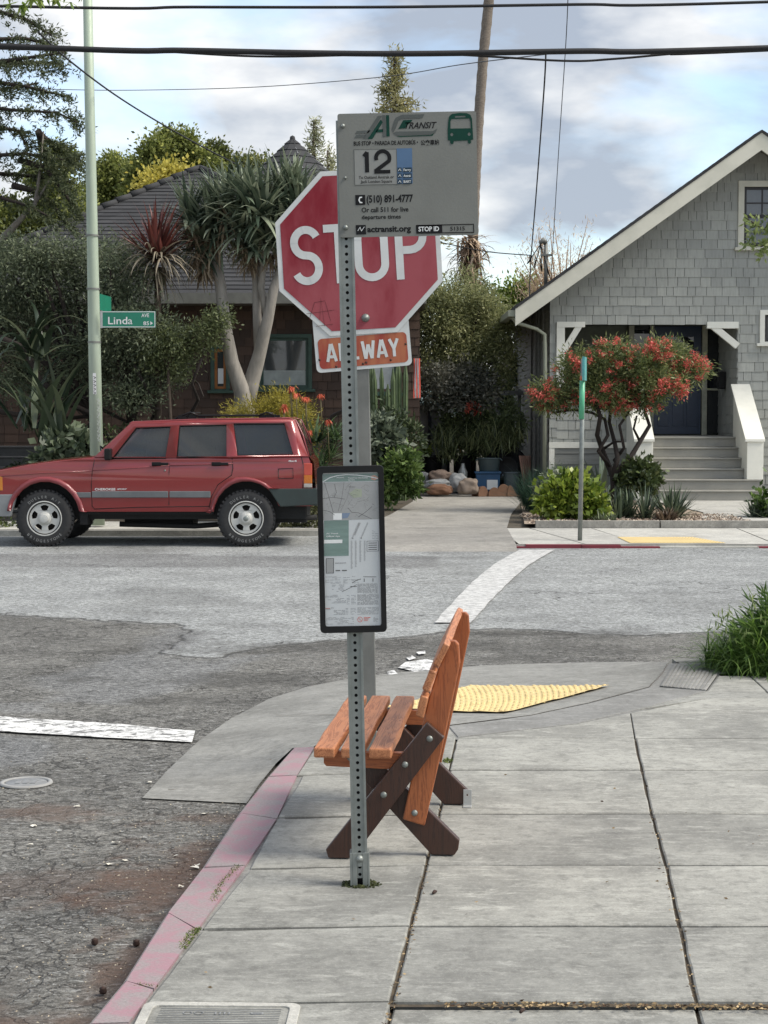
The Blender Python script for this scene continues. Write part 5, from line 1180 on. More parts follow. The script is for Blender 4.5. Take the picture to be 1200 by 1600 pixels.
mb = MB(); a, b, c, d = wins[0]; mb.bx(a + .06, b - .04, YL + .02, YL + .028, c + .1, c + .38); mb.build('window_blind', whitei, lh, world=True)
# roofs: hip with courses of tabs, and the turret cone
def course_roof(mb, e0, e1, apex, rows_, base_dir=None):
    e0, e1, ap = Vector(e0), Vector(e1), Vector(apex); nrm = (e1 - e0).cross(ap - e0).normalized()
    if nrm.z < 0: nrm = -nrm
    for k in range(rows_):
        t0, t1 = k / rows_, (k + 1) / rows_ + .01; a, b = e0.lerp(ap, t0), e1.lerp(ap, t0); c, d = e1.lerp(ap, min(1, t1)), e0.lerp(ap, min(1, t1))
        L_ = (b - a).length; n_ = max(1, int(L_ / .33)); off = random.random()
        cuts = [0] + [min(1, max(0, (i + off) / n_)) for i in range(n_)] + [1]
        for i in range(len(cuts) - 1):
            if cuts[i + 1] - cuts[i] < 1e-3: continue
            h = .02 + random.uniform(0, .006)
            q = [a.lerp(b, cuts[i]) + nrm * h, a.lerp(b, cuts[i + 1]) + nrm * h, d.lerp(c, cuts[i + 1]) + nrm * .004, d.lerp(c, cuts[i]) + nrm * .004, a.lerp(b, cuts[i]) - nrm * .01, a.lerp(b, cuts[i + 1]) - nrm * .01]
            mb.add(q, [(0, 1, 2, 3), (4, 5, 1, 0)])
mb = MB(); AP = P(312, 264, 36.5); c00 = Vector((-8.7, 32.2, 3.72)); c10 = Vector((lx(660), 32.2, 3.72)); c01 = Vector((-8.7, 41, 3.72)); c11 = Vector((lx(660), 41, 3.72))
lh_edge = P(65, 386, 34.35)
course_roof(mb, c00, c10, AP, 34); course_roof(mb, c10, c11, AP, 34); course_roof(mb, c01, c00, AP, 34)
for a in (c00, c10): 
    n_ = 20
    for k in range(n_): mb.tube([a.lerp(AP, k / n_) + Vector((0, 0, .05)), a.lerp(AP, (k + 1) / n_) + Vector((0, 0, .03))], [.075, .06], 6)
mb.build('roof', roofm, lh, world=True)
mb = MB(); mb.bx(-8.7, lx(660), 32.15, 32.2, 3.55, 3.74); mb.bx(lx(660), lx(660) + .05, 32.15, 41, 3.55, 3.74); mb.add([(-8.7, 32.2, 3.56), (lx(660), 32.2, 3.56), (lx(660), 41, 3.56), (-8.7, 41, 3.56)], [(0, 1, 2, 3)]); mb.build('fascia', MT('fascia paint', (.16, .16, .14), None, .6), lh, world=True)
tp = P(457, 215, 38); mb = MB(); nS = 10; Rt, Ht = 1.45, 1.35
for k in range(nS):
    a0, a1 = 2 * math.pi * k / nS, 2 * math.pi * (k + 1) / nS
    course_roof(mb, tp + Vector((Rt * math.cos(a0), Rt * math.sin(a0), -Ht)), tp + Vector((Rt * math.cos(a1), Rt * math.sin(a1), -Ht)), tp, 9)
mb.lathe([(.07, -.1), (.05, .02), (0, .05)], 8, Matrix.Translation(tp)); tr = mb.build('turret_roof', roofm, lh, world=True)
mb = MB(); mb.lathe([(Rt - .15, -3.5), (Rt - .15, -Ht + .0)], nS, Matrix.Translation(tp), sm=False); mb.build('turret_wall', shb, lh, world=True)
# porch steps at far left
fs = thing('porch_steps', 'dark grey front steps of the brown house at the left edge', 'steps', (-5.9, 29.5, 0)); mb = MB()
for k in range(6): y0_ = 28.4 + k * .3; z1_ = .22 + k * .165; mb.bx(-8, P(66, 645, 28.5).x - .02 * k, y0_, y0_ + .6, z1_ - .2, z1_ - .03); mb.bx(-8, P(68, 645, 28.5).x - .02 * k, y0_ - .03, y0_ + .3, z1_ - .029, z1_)
mb.build('step', MT('dark step', (.06, .06, .06), (.04, .04, .04), .6), fs, world=True, bevel=.005)
# grey shed doors at the end of the drive, beyond the bins
sh = thing('garden_shed', 'pale grey shed wall with a door frame at the end of the driveway', 'shed', (P(680, 645, 37).x, 37, 0)); mb = MB()
a, b = P(655, 645, 37).x, P(702, 645, 37).x; mb.bx(a, b, 37, 38, 0, P(0, 632, 37).z); mb.build('wall', MT('shed paint', (.30, .31, .32), (.24, .25, .26), .7), sh, world=True)
mb = MB(); x_ = P(672, 645, 37).x; mb.bx(x_ - .04, x_ + .03, 36.96, 36.998, 0, P(0, 636, 37).z); mb.bx(b - .04, b + .01, 36.96, 36.999, 0, P(0, 636, 37).z); mb.build('door_post', MT('dark post', (.02, .025, .04), None, .6), sh, world=True)
mb = MB(); mb.bx(a - .05, b + .1, 36.9, 38.1, P(0, 632, 37).z, P(0, 629, 37).z); mb.build('roof', MT('teal edge', (.10, .17, .18), None, .5), sh, world=True)
# fence between the houses
fe = thing('back_fence', 'grey horizontal rail fence between the two houses beyond the driveway plants', 'fence', (2, 39, 0)); fg = MT('fence grey', (.22, .235, .24), None, .7)
for py in (614, 655, 700): mb = MB(); z = P(0, py, 39).z; mb.bx(P(735, 645, 39).x, P(822, 645, 39).x, 39, 39.06, z - .05, z + .05); mb.build('rail', fg, fe, world=True)
for px in (742, 778, 812): mb = MB(); x_ = P(px, 645, 39).x; mb.bx(x_ - .04, x_ + .04, 39.062, 39.14, 0, P(0, 608, 39).z); mb.build('post', fg, fe, world=True)
fl = P(651, 560, 32.6); flg = thing('striped_flag', 'red and white striped cloth hanging at the corner of the brown house', 'flag', (fl.x, 32.6, fl.z)); mb = MB()
for k in range(5):
    mb.mi = k % 2; xa = fl.x - .055 + k * .024; zb = P(0, 622, 32.6).z; vs = []
    for j in range(9):
        t = j / 8; o_ = .02 * math.sin(t * 5 + k); vs += [(xa + o_ * .3, 32.6 + o_ + .015 * (k % 2), fl.z * (1 - t) + zb * t), (xa + .024 + o_ * .3, 32.6 + o_ + .015 * ((k + 1) % 2), fl.z * (1 - t) + zb * t)]
    mb.add(vs, [(2 * j, 2 * j + 1, 2 * j + 3, 2 * j + 2) for j in range(8)])
mb.smooth = True; o = mb.build('cloth', [redink, whitei], flg, world=True, fixn=False); sm_ = o.modifiers.new('thickness', 'SOLIDIFY'); sm_.thickness = .004

# ------------------------------------------------------------------ red four door car
CX, CY = P(68, 645, 22.9).x, 22.9 + .88
car = thing('parked_car', 'dark red boxy four door car parked along the far kerb at the left', 'car', (CX, CY, ZR + .004))
cp_ = lambda zx, zy: ((zx - 160) / 288.0, (570 - zy) / 288.0)
mp_, nt_, b_, o_ = newmat('red car paint'); v_ = coords(nt_)
nt_.links.new(mixc(nt_, nz(nt_, v_, 2, 4), (.205, .013, .013), (.24, .016, .017)), b_.inputs['Base Color']); b_.inputs['Roughness'].default_value = .3; b_.inputs['Coat Weight'].default_value = 1; b_.inputs['Coat Roughness'].default_value = .06; b_.inputs['Metallic'].default_value = .08
redp = mp_; fpaint = MT('faded red trim paint', (.25, .04, .045), (.19, .025, .03), .4, bs=0, coat=.4); rub = MT('grey moulding', (.14, .15, .155), (.11, .12, .125), .5, bs=.05); gbum = MT('dark green grey bumper', (.03, .045, .042), (.025, .035, .033), .45, bs=.05)
tyrem = MT('tyre rubber', (.022, .022, .023), (.03, .03, .03), .8, sc=30, bsc=120); rimm = MT('white painted wheel', (.55, .55, .52), (.48, .48, .45), .4, bs=.02, fine=.08); cglass = glass('car glass', (.022, .026, .028), .03, .5); [setattr(n_.inputs['Alpha'], 'default_value', .8) for n_ in cglass.node_tree.nodes if n_.type == 'BSDF_PRINCIPLED']
HWD = .88; NEAR = -1
def wy(z):     # half width against height
    pts = [(.3, .84), (.5, .862), (.7, .878), (.9, .884), (1.02, .880), (1.1, .868), (1.15, .85), (1.66, .715)]
    for (a, b), (c, d) in zip(pts, pts[1:]):
        if z <= c: return b + (d - b) * max(0, (z - a)) / (c - a)
    return .715
def side_skin(outer, holes, name, mat, parent, off=0.0, th=.0, cuts=(.5, .6, .7, .8, .9, .98, 1.04, 1.1, 1.15), mirror=True, bev=0):
    bm = bmesh.new(); loops = [outer] + holes; flat = [p for l in loops for p in l]
    tris = tessellate_polygon([[Vector((p[0], p[1], 0)) for p in l] for l in loops]); vs = [bm.verts.new((p[0], 0, p[1])) for p in flat]
    for t in tris:
        try: bm.faces.new([vs[i] for i in t])
        except ValueError: pass
    for c in cuts: bmesh.ops.bisect_plane(bm, geom=bm.verts[:] + bm.edges[:] + bm.faces[:], plane_co=(0, 0, c), plane_no=(0, 0, 1))
    bm.verts.ensure_lookup_table(); me = bpy.data.meshes.new(name); V = [v.co.copy() for v in bm.verts]; F = [[v.index for v in f.verts] for f in bm.faces]; bm.verts.index_update(); F = [[v.index for v in f.verts] for f in bm.faces]; bm.free()
    for sg in ((-1, 1) if mirror else (-1,)):
        mb = MB(); mb.smooth = True
        taper = lambda x: 1.0 - .02 * max(0, (-x - .1)) ** 2 - .012 * max(0, x - 2.7) ** 2 * 4
        mb.add([(v.x, sg * (wy(v.z) + off) * taper(v.x), v.z) for v in V], F)
        o = mb.build(name, mat, parent)
        if th: md = o.modifiers.new('t', 'SOLIDIFY'); md.thickness = th; md.offset = 0
    return o
C = lambda l: [cp_(*p) for p in l]
def archp(cx, cy, rx, ry, a0, a1, n=12): return [(cx + rx * math.cos(R(a)), cy - ry * math.sin(R(a))) for a in np.linspace(a0, a1, n)]
fa = archp(163, 455, 125, 126, 0, 180); ra = archp(905, 452, 122, 125, 0, 180)
lower = [(-52, 300), (0, 289), (100, 270), (200, 256), (330, 243), (345, 238), (1132, 236), (1140, 258), (1148, 356), (1148, 420)] + [(1027, 420)] + ra[1:-1] + [(783, 440), (290, 440)] + fa[1:-1] + [(38, 440), (-52, 430)]
side_skin(C(lower), [], 'body', redp, car, 0, 0)
body = [o for o in car.children if o.name.startswith('body')][0]
# greenhouse with openings
gfront = [(410, 244), (495, 131), (623, 127), (606, 243)]; grear = [(647, 240), (655, 123), (829, 120), (831, 237)]; gq = [(871, 234), (855, 117), (1043, 115), (1077, 230)]
side_skin(C([(345, 240), (352, 232), (470, 119), (480, 112), (700, 104), (1060, 99), (1082, 104), (1132, 237)]), [C(gfront), C(grear), C(gq)], 'upper_body', redp, car, 0, .03)
for nm, g in (('door_window', gfront), ('door_window', grear), ('rear_quarter_window', gq)):
    o = side_skin(C(g), [], nm, cglass, car, -.018, 0)
for x_, w_ in ((.95, .5), (1.85, .55)):      # seats seen dimly through the glass
    for sg in (-.38, .38):
        mb = MB(); mb.box((x_ + .1, sg, .78), (.5, w_, .16)); mb.box((x_ + .36, sg, 1.08), (.14, w_ * .95, .56), rot=(0, .2, 0)); mb.box((x_ + .44, sg, 1.42), (.08, .24, .16)); mb.build('car_seat', MT('seat cloth', (.12, .115, .11), None, .9), car, bevel=.03)
mb = MB(); mb.lathe([(.17, -.012), (.19, 0), (.17, .012)], 20, Matrix.Translation((.72, -.38, 1.12)) @ Matrix.Rotation(R(65), 4, 'Y'), caps=False); mb.build('steering_wheel', black, car)
# black rubber round the panes
def on_side(p, off=0.0, sg=-1): x, z = cp_(*p); return Vector((x, sg * (wy(z) + off) * (1.0 - .02 * max(0, (-x - .1)) ** 2 - .048 * max(0, x - 2.7) ** 2), z))
for sg in (-1, 1):
    for g in (gfront, grear, gq):
        mb = MB(); l = [on_side(p, .001, sg) for p in g + [g[0]]]; mb.tube(l, .011, 6); mb.build('window_seal', black, car)
# panel gaps
mb = MB()
for sg in (-1, 1):
    for l in ([(345, 250), (337, 290), (333, 350), (335, 420), (345, 432)], [(630, 118), (632, 160), (620, 290), (618, 415)], [(838, 118), (843, 160), (855, 280), (850, 305), (800, 340), (775, 385), (766, 425)], [(345, 430), (500, 424), (766, 420)], [(640, 118), (838, 116)], [(352, 232), (470, 122), (630, 118)], [(1106, 236), (1112, 256), (1112, 354)], [(1022, 282), (1076, 280), (1077, 316), (1023, 317), (1022, 282)], [(1108, 110), (1135, 240)]):
        mb.tube([on_side(p, .0005, sg) for p in l], .0045, 4)
mb.build('panel_gap', black, car)
mb = MB()
for sg in (-1, 1):
    for l in ([(0, 310), (150, 297), (333, 290)], [(337, 289), (620, 270)], [(622, 270), (855, 262)]):
        mb.tube([on_side((p[0], p[1]), -.002, sg) for p in l], .007, 6)
    mb.tube([on_side(p, .004, sg) for p in ((470, 116), (480, 110), (700, 101), (1060, 96), (1085, 104), (1112, 160), (1134, 237))], .011, 6)
mb.build('crease', fpaint, car)
# top surfaces: bonnet, cowl, windscreen, roof, tailgate
mb = MB(); mb.smooth = True
def deck(mb, prof, win, crown, n_=8):
    rows_ = []
    for (zx, zy) in prof:
        x, z = cp_(zx, zy); w = wy(z) * (1.0 - .02 * max(0, (-x - .1)) ** 2) - win; rows_.append([(x, w * math.sin(t * math.pi / 2), z + crown * (1 - abs(t) ** 2.4) - .004) for t in np.linspace(-1, 1, n_ * 2 + 1)])
    m = len(rows_[0]); mb.add([p for r_ in rows_ for p in r_], [(i * m + j, (i + 1) * m + j, (i + 1) * m + j + 1, i * m + j + 1) for i in range(len(rows_) - 1) for j in range(m - 1)])
deck(mb, [(-54, 420), (-52, 302), (-40, 296), (0, 289), (100, 270), (200, 256), (330, 243), (350, 238)], 0, .035); mb.build('bonnet', redp, car)
mb = MB(); mb.smooth = True; deck(mb, [(470, 119), (480, 111), (700, 102), (1060, 98), (1084, 104)], 0, .018); rfc = mb.build('car_roof', redp, car)
mb = MB(); mb.smooth = True; deck(mb, [(348, 238), (470, 120)], .05, .03); mb.build('windscreen', cglass, car)
mb = MB(); mb.smooth = True; deck(mb, [(1088, 108), (1140, 236)], .06, .02); mb.build('rear_window', cglass, car)
mb = MB(); mb.smooth = True; deck(mb, [(1135, 236), (1152, 256), (1160, 352), (1150, 420)], .01, .0); mb.build('tailgate', redp, car)
mb = MB(); mb.bx(*[cp_(x, 0)[0] for x in (60, 1120)], -.70, .70, cp_(0, 470)[1], cp_(0, 300)[1]); mb.bx(*[cp_(x, 0)[0] for x in (290, 780)], -.80, .80, cp_(0, 452)[1], cp_(0, 300)[1]); mb.bx(cp_(-40, 0)[0], cp_(30, 0)[0], -.7, .7, cp_(0, 430)[1], cp_(0, 310)[1])
for x_ in (160, 903): mb.tube([(cp_(x_, 0)[0], -.7, .38), (cp_(x_, 0)[0], .7, .38)], .05, 8)
mb.tube([(cp_(420, 0)[0], -.5, .27), (cp_(700, 0)[0], -.45, .24), (cp_(1160, 0)[0], -.5, .36)], .035, 8); mb.box((cp_(300, 0)[0], -.72, .38), (.1, .15, .2)); mb.box((cp_(560, 0)[0], 0, .28), (.9, .6, .12)); mb.box((cp_(1050, 0)[0], 0, .42), (.5, 1.2, .25))
mb.build('underbody', MT('underbody black', (.012, .012, .012), None, .8), car)
def flare(arch, sg, tail):
    pts = [on_side(p, .012, sg) for p in arch]; mb = MB(); n_ = len(pts); vs = []
    for p in pts: vs += [p + Vector((0, sg * -.01, 0)), p + Vector((0, sg * .035, 0))]
    inner = vs
    cx = sum(p.x for p in pts) / n_; cz = pts[0].z
    vs2 = []
    for p in pts:
        d = Vector((p.x - cx, 0, p.z - cz)); d = d.normalized() if d.length else Vector((0, 0, 1)); vs2 += [p, p + Vector((0, sg * .035, 0)) , p + d * .05 + Vector((0, sg * .030, 0)), p + d * .062 - Vector((0, sg * .008, 0))]
    mb.smooth = True; mb.add(vs2, [(i * 4 + j, i * 4 + j + 1, i * 4 + j + 5, i * 4 + j + 4) for i in range(n_ - 1) for j in range(3)]); return mb.build('wheel_arch', fpaint, car)
for sg in (-1, 1): flare([(300, 440)] + archp(163, 455, 127, 128, 8, 172) + [(40, 425)], sg, 0); flare([(1010, 352)] + archp(905, 452, 124, 127, 52, 172) + [(768, 432)], sg, 0)
mb = MB()
for sg in (-1, 1):
    for a, b in ((277, 331), (335, 616), (621, 772)):
        mb = MB(); x0, z0 = cp_(a, 388); x1, z1 = cp_(b, 364 if a > 300 else 368); y = wy(.68); mb.bx(x0, x1, *sorted((sg * (y - .01), sg * (y + .016))), z0, z1); mb.build('side_moulding', rub, car, bevel=.008)
mb = MB()
for a, b in ((0, 0),):
    mb.bx(cp_(-70, 0)[0], cp_(-30, 0)[0], -.85, .85, cp_(0, 455)[1], cp_(0, 376)[1])
    for sg in (-1, 1): mb.plate(C([(-60, 376), (60, 375), (44, 430), (38, 458), (-60, 458)]), [], *sorted((sg * .80, sg * .885)), XZ)
mb.build('front_bumper', MT('silver grey bumper', (.25, .26, .265), (.2, .21, .215), .4, .3, bs=.03), car, bevel=.02)
mb = MB(); mb.bx(cp_(1140, 0)[0], cp_(1172, 0)[0], -.86, .86, cp_(0, 418)[1], cp_(0, 356)[1])
for sg in (-1, 1): mb.plate(C([(985, 355), (1168, 354), (1168, 414), (1030, 422), (1018, 405)]), [], *sorted((sg * .84, sg * .905)), XZ)
mb.build('rear_bumper', gbum, car, bevel=.012)
mb = MB()
for sg in (-1, 1):
    for a in (557, 777):
        mb = MB(); p = on_side((a + 31, 264), .022, sg); mb.box(p, (.21, .02, .035)); mb.box(p + Vector((-.05, -sg * .014, 0)), (.12, .012, .05)); mb.build('door_handle', black, car, bevel=.006)
mb = MB()
for sg in (-1, 1): mb = MB(); p = on_side((398, 228), .07, sg); mb.box(p, (.085, .17, .15)); mb.box(p + Vector((.02, -sg * .09, -.05)), (.05, .1, .04)); mb.build('wing_mirror', black, car, bevel=.025, seg=3)
for sg in (-1, 1):
    for (a, b, mt) in ((262, 305, redink), (305, 336, MT('amber lens', (.55, .16, .02), None, .3)), (336, 351, MT('clear lens', (.45, .42, .38), None, .3))):
        mb = MB(); x0, z1 = cp_(1116, a); x1, z0 = cp_(1146, b); y = wy(.9) - .03; mb.bx(x0, x1, *sorted((sg * (y - .02), sg * (y + .022))), z0, z1); mb.build('tail_light', mt, car, bevel=.006)
    mb = MB(); x0, z1 = cp_(-52, 310); x1, z0 = cp_(6, 362); mb.bx(x0, x1, *sorted((sg * (.74), sg * (wy(.8) + .004))), z0, z1); mb.build('indicator', MT('orange lens', (.6, .22, .03), None, .3), car, bevel=.006)
mb = MB()
for sg in (-1, 1):
    xa, za = cp_(632, 103); xb, zb = cp_(1010, 90); y = sg * .58
    mb.tube([(xa, y, za + .01), (xa + .08, y, za + .055), (xb - .08, y, za + .06), (xb, y, za + .02)], .016, 6)
    for x_ in (660, 700, 960, 990): mb.box((cp_(x_, 0)[0], y, za + .04), (.10, .05, .05))
for zx in (690, 975): x_ = cp_(zx, 0)[0]; mb.tube([(x_ - .1, -.6, za + .06), (x_, -.6, za + .10), (x_ + .1, -.6, za + .06)], .014, 6); mb.tube([(x_, -.6, za + .09), (x_, .6, za + .09)], .014, 6)
mb.build('roof_rack', black, rfc)
mb = MB(); Mx = Matrix(((1, 0, 0, 0), (0, 0, 0, 0), (0, 1, 0, 0), (0, 0, 0, 1)))
def cart(t, zx0, zx1, zyb, h, off=.004, sh=0):
    x0, z0 = cp_(zx0, zyb); x1, _ = cp_(zx1, zyb); put_text(mb, t, x0, z0, h, lambda a, b, q: (a, -(wy(z0) + off), b), 0, width=x1 - x0, bold=.02, shear=sh)
cart('CHEROKEE', 346, 422, 361, .030, .004); cart('SPORT', 428, 465, 359, .018, .004, .3); cart('4x4', 1058, 1090, 256, .024, .003); mb.build('lettering', whitei, car)
mb = MB(); p = on_side((605, 288), .002, -1); mb.lathe([(0, -.006), (.012, -.004), (.013, .002)], 10, Matrix.Translation(p), axis='Y'); mb.build('door_lock', galv, car)
def wheel(x, sg, cap):
    Mw = Matrix.Translation((x, sg * (.80), .366)) @ Matrix.Diagonal((.962, 1, .962, 1)) @ Matrix.Rotation(0 if sg < 0 else math.pi, 4, 'Z')
    wh = bpy.data.objects.new('wheel', None); COL.objects.link(wh); wh.parent = car; wh.matrix_local = Mw
    mb = MB(); mb.lathe([(.20, .05), (.203, -.085), (.215, -.10), (.30, -.106), (.345, -.100), (.368, -.075), (.376, -.03), (.376, .03), (.37, .08), (.34, .115), (.24, .12), (.20, .08)], 40, axis='Y', caps=False)
    for k in range(40):
        a = 2 * math.pi * k / 40; mb.box((.372 * math.cos(a), -.068, .372 * math.sin(a)), (.03, .035, .03), rot=(0, -a, 0)); mb.box((.374 * math.cos(a + .08), 0, .374 * math.sin(a + .08)), (.018, .09, .04), rot=(0, -a - .08, 0))
    ty = mb.build('tyre', tyrem, wh)
    # white raised lettering
    mb = MB()
    for t, ac, fl, rr_ in (('DUELER A/T', 90, 1, .288), ('BRIDGESTONE', 270, -1, .300)):
        n_ = len(t); stp = 9.5 if fl > 0 else 9.0
        for i, ch in enumerate(t):
            if ch == ' ': continue
            a = R(ac + fl * ((n_ - 1) / 2 - i) * stp) if fl > 0 else R(ac - ((n_ - 1) / 2 - i) * stp)
            v, fs_ = text2d(ch, 1, 1, .0, 0, 'CENTER'); h = .037 / .73; rt = a - math.pi / 2 if fl > 0 else a + math.pi / 2; c, s_ = math.cos(rt), math.sin(rt)
            px_, pz_ = rr_ * math.cos(a), rr_ * math.sin(a); mb.add([(px_ + (q[0] * h * c - (q[1] - .365) * h * s_), -.1065, pz_ + (q[0] * h * s_ + (q[1] - .365) * h * c)) for q in v], fs_)
    mb.build('lettering', MT('tyre lettering', (.30, .30, .29), None, .7, bs=0), ty)
    mb = MB(); mb.lathe([(.203, -.070), (.21, -.096), (.200, -.100), (.190, -.085), (.175, -.060)], 40, axis='Y', caps=False); mb.lathe([(.178, -.02), (.178, -.065), (.16, -.062)], 40, axis='Y', caps=False)
    # dished face with eight openings
    outer = [(.18 * math.cos(a), .18 * math.sin(a)) for a in np.linspace(0, 2 * np.pi, 40, endpoint=False)]; hl = []
    for k in range(5):
        a = 2 * math.pi * k / 5 + .32; hl.append([( .132 * math.cos(a + da) * k2, .132 * math.sin(a + da) * k2) for da, k2 in ((-.30, .78), (-.34, 1.14), (-.1, 1.2), (.1, 1.2), (.34, 1.14), (.30, .78), (0, .70))])
    mb.plate(outer, hl, -.066, -.052, XZ); mb.lathe([(.085, -.066), (.075, -.085), (.055, -.095), (.05, -.12), (.0, -.122)], 20, axis='Y'); rm = mb.build('rim', rimm, wh, bevel=.003); rm.scale = (1.12, 1.08, 1.12)
    mb = MB(); mb.lathe([(0, -.14 if cap else -.126), (.03, -.138 if cap else -.125), (.043, -.12), (.045, -.09)], 16, axis='Y')
    for k in range(5): a = 2 * math.pi * k / 5; mb.lathe([(0, -.095), (.010, -.094), (.011, -.07)], 6, Matrix.Translation((.062 * math.cos(a), 0, .062 * math.sin(a))), axis='Y')
    mb.build('hub', galv if cap else MT('rusty hub', (.10, .06, .04), None, .6, .5), wh); mb = MB(); mb.lathe([(0, .0), (.17, .0), (.17, .02)], 24, axis='Y'); mb.build('brake_drum', MT('brake iron', (.03, .025, .022), None, .8), wh)
xr = cp_(903, 0)[0]
for_scale = .965
wheel(0, -1, False); wheel(xr, -1, True); wheel(0, 1, False); wheel(xr, 1, True)

# ------------------------------------------------------------------ lamp pole with street name signs
polem = MT('pale green painted steel', (.36, .43, .34), (.30, .36, .28), .55, .1, sc=3, bsc=40, bs=.08, stretch=(3, 3, .5))
YPo = 25.5; lp = thing('street_pole', 'tall pale green steel pole with graffiti and green street name signs', 'street pole', (P(151, 715, YPo).x, YPo, 0)); xb = P(151, 715, YPo).x; xt = P(137, 0, YPo)
mb = MB(); zt2 = xt.z; slx = (xt.x - xb) / (zt2 - 1)
mb.tube([(xb - slx * 1.0, YPo, 0), (xb + slx * (2.5 - 1), YPo, 2.5), (xb + slx * 4, YPo, 5), (xb + slx * 8.5, YPo, 9.5)], [.098, .088, .075, .058], 20); mb.build('pole', polem, lp, world=True)
for z in (2.6, 4.1, 3.35): mb = MB(); mb.lathe([(.095, -.012), (.095, .012)], 20, Matrix.Translation((xb + slx * (z - 1), YPo, z)), caps=False); mb.build('band', galv2, lp, world=True)
mb = MB()      # graffiti scribbles and a sticker, on the street side of the pole
sx_ = lambda px: P(px, 600, YPo - .095).x; sz_ = lambda py: P(150, py, YPo - .095).z
def scrib(l, w=.010, y=YPo - .0935): mb.flat(stroke([(sx_(a), sz_(b)) for a, b in l], w), y, XZ)
y = 624
while y < 690:
    scrib([(151, y), (154, y + 3), (151.5, y + 6), (155, y + 8)], .009); scrib([(153, y - 2), (156.5, y + 5), (156, y + 10)], .008); scrib([(152, y + 9), (157, y + 12)], .008); y += 11
mb.build('graffiti', MT('white marker', (.55, .58, .54), None, .5, bs=0), lp, world=True)
mb = MB(); mb.flat([[(sx_(145.5), sz_(616)), (sx_(150.5), sz_(616)), (sx_(150), sz_(583)), (sx_(145), sz_(583))]], YPo - .0915, XZ); stk = mb.build('sticker', whitei, lp, world=True)
mb = MB()
for k in range(5): yy = 588 + k * 6; scrib([(146, yy), (149.5, yy + 2), (146.5, yy + 4)], .007, YPo - .0935)
mb.build('sticker_mark', ink, stk, world=True)
sgreen = MT('street sign green', (.01, .19, .115), (.012, .16, .10), .4, sc=4, bs=.02, fine=.1)
yy = YPo - .10; g0, g1 = P(158, 512, yy), P(243, 486, yy); mb = MB(); mb.bx(g0.x, g1.x, yy, yy + .006, g0.z, g1.z); ss = mb.build('name_plate', sgreen, lp, world=True)
mb = MB(); wS = lambda px, py: (P(px, py, yy).x, P(px, py, yy).z)
lw = .008
mb.flat(stroke([wS(159.3, 510.8), wS(242, 510.8), wS(242, 487.2), wS(159.3, 487.2)], .010, True), yy - .0015, XZ)
def nmt(t, x0, x1, yb, yt, bold=.0): a = wS(x0, yb); b = wS(x1, yb); put_text(mb, t, a[0], a[1], wS(x0, yt)[1] - a[1], XZ, yy - .0015, width=b[0] - a[0], bold=bold)
nmt('Lind', 169, 199, 506.5, 494.5, .01); nmt('a', 200, 207, 506.5, 494.5, .0); nmt('AVE', 221, 233, 495.5, 489.5, .01); nmt('85', 224, 233, 508, 502, .01)
mb.flat([[wS(235, 508), wS(239, 505), wS(235, 502)]], yy - .0015, XZ); mb.build('lettering', whitei, ss, world=True)
mb = MB(); mb.bx(g0.x - .01, g0.x + .022, yy - .006, yy + .012, g0.z - .004, g1.z + .004); mb.build('bracket', alu, ss, world=True)
mb = MB(); a = P(157, 485, YPo + .1); b = P(166, 462, YPo + .45); mb.add([(a.x, YPo + .02, a.z), (b.x + .02, YPo + .75, a.z), (b.x + .02, YPo + .75, b.z), (a.x, YPo + .02, b.z)], [(0, 1, 2, 3)]); o = mb.build('name_plate', sgreen, lp, world=True); sm_ = o.modifiers.new('t', 'SOLIDIFY'); sm_.thickness = .006
# thin sign pole on the right, its sign seen nearly edge-on
YS = 23.3; sb_ = P(906, 843, YS); tpz = P(911, 558, YS).z; sg_ = thing('thin_sign_pole', 'thin grey pole with a turquoise sign seen edge-on in front of the red flowering tree', 'sign post', (sb_.x, YS, sb_.z)); mb = MB()
mb.tube([(sb_.x, YS, sb_.z - .1), (sb_.x + .03, YS, tpz - .02)], .030, 12); mb.build('pole', galv, sg_, world=True)
mb = MB(); z0 = P(0, 655, YS).z; an = R(80); dxy = Vector((math.cos(an), math.sin(an), 0)); c0 = Vector((sb_.x + .03, YS - .02, 0)) - dxy * .22
mb.add([c0 + Vector((0, 0, z0 + .5)), c0 + dxy * .44 + Vector((0, 0, z0 + .5)), c0 + dxy * .44 + Vector((0, 0, tpz)), c0 + Vector((0, 0, tpz))], [(0, 1, 2, 3)]); o = mb.build('sign_plate', MT('turquoise sign', (.10, .36, .36), None, .4), sg_, world=True); md = o.modifiers.new('t', 'SOLIDIFY'); md.thickness = .03
mb = MB(); mb.tube([(sb_.x + .012, YS - .002, z0), (sb_.x + .02, YS - .002, z0 + .5)], .036, 12); mb.build('green_sleeve', MT('green reflective sleeve', (.10, .42, .24), None, .4), sg_, world=True)
mb = MB(); mb.tube([(sb_.x + .0225, YS - .002, z0 + .5), (sb_.x + .024, YS - .002, z0 + .56)], .037, 12); mb.build('orange_band', MT('orange band', (.5, .16, .08), None, .5), sg_, world=True)

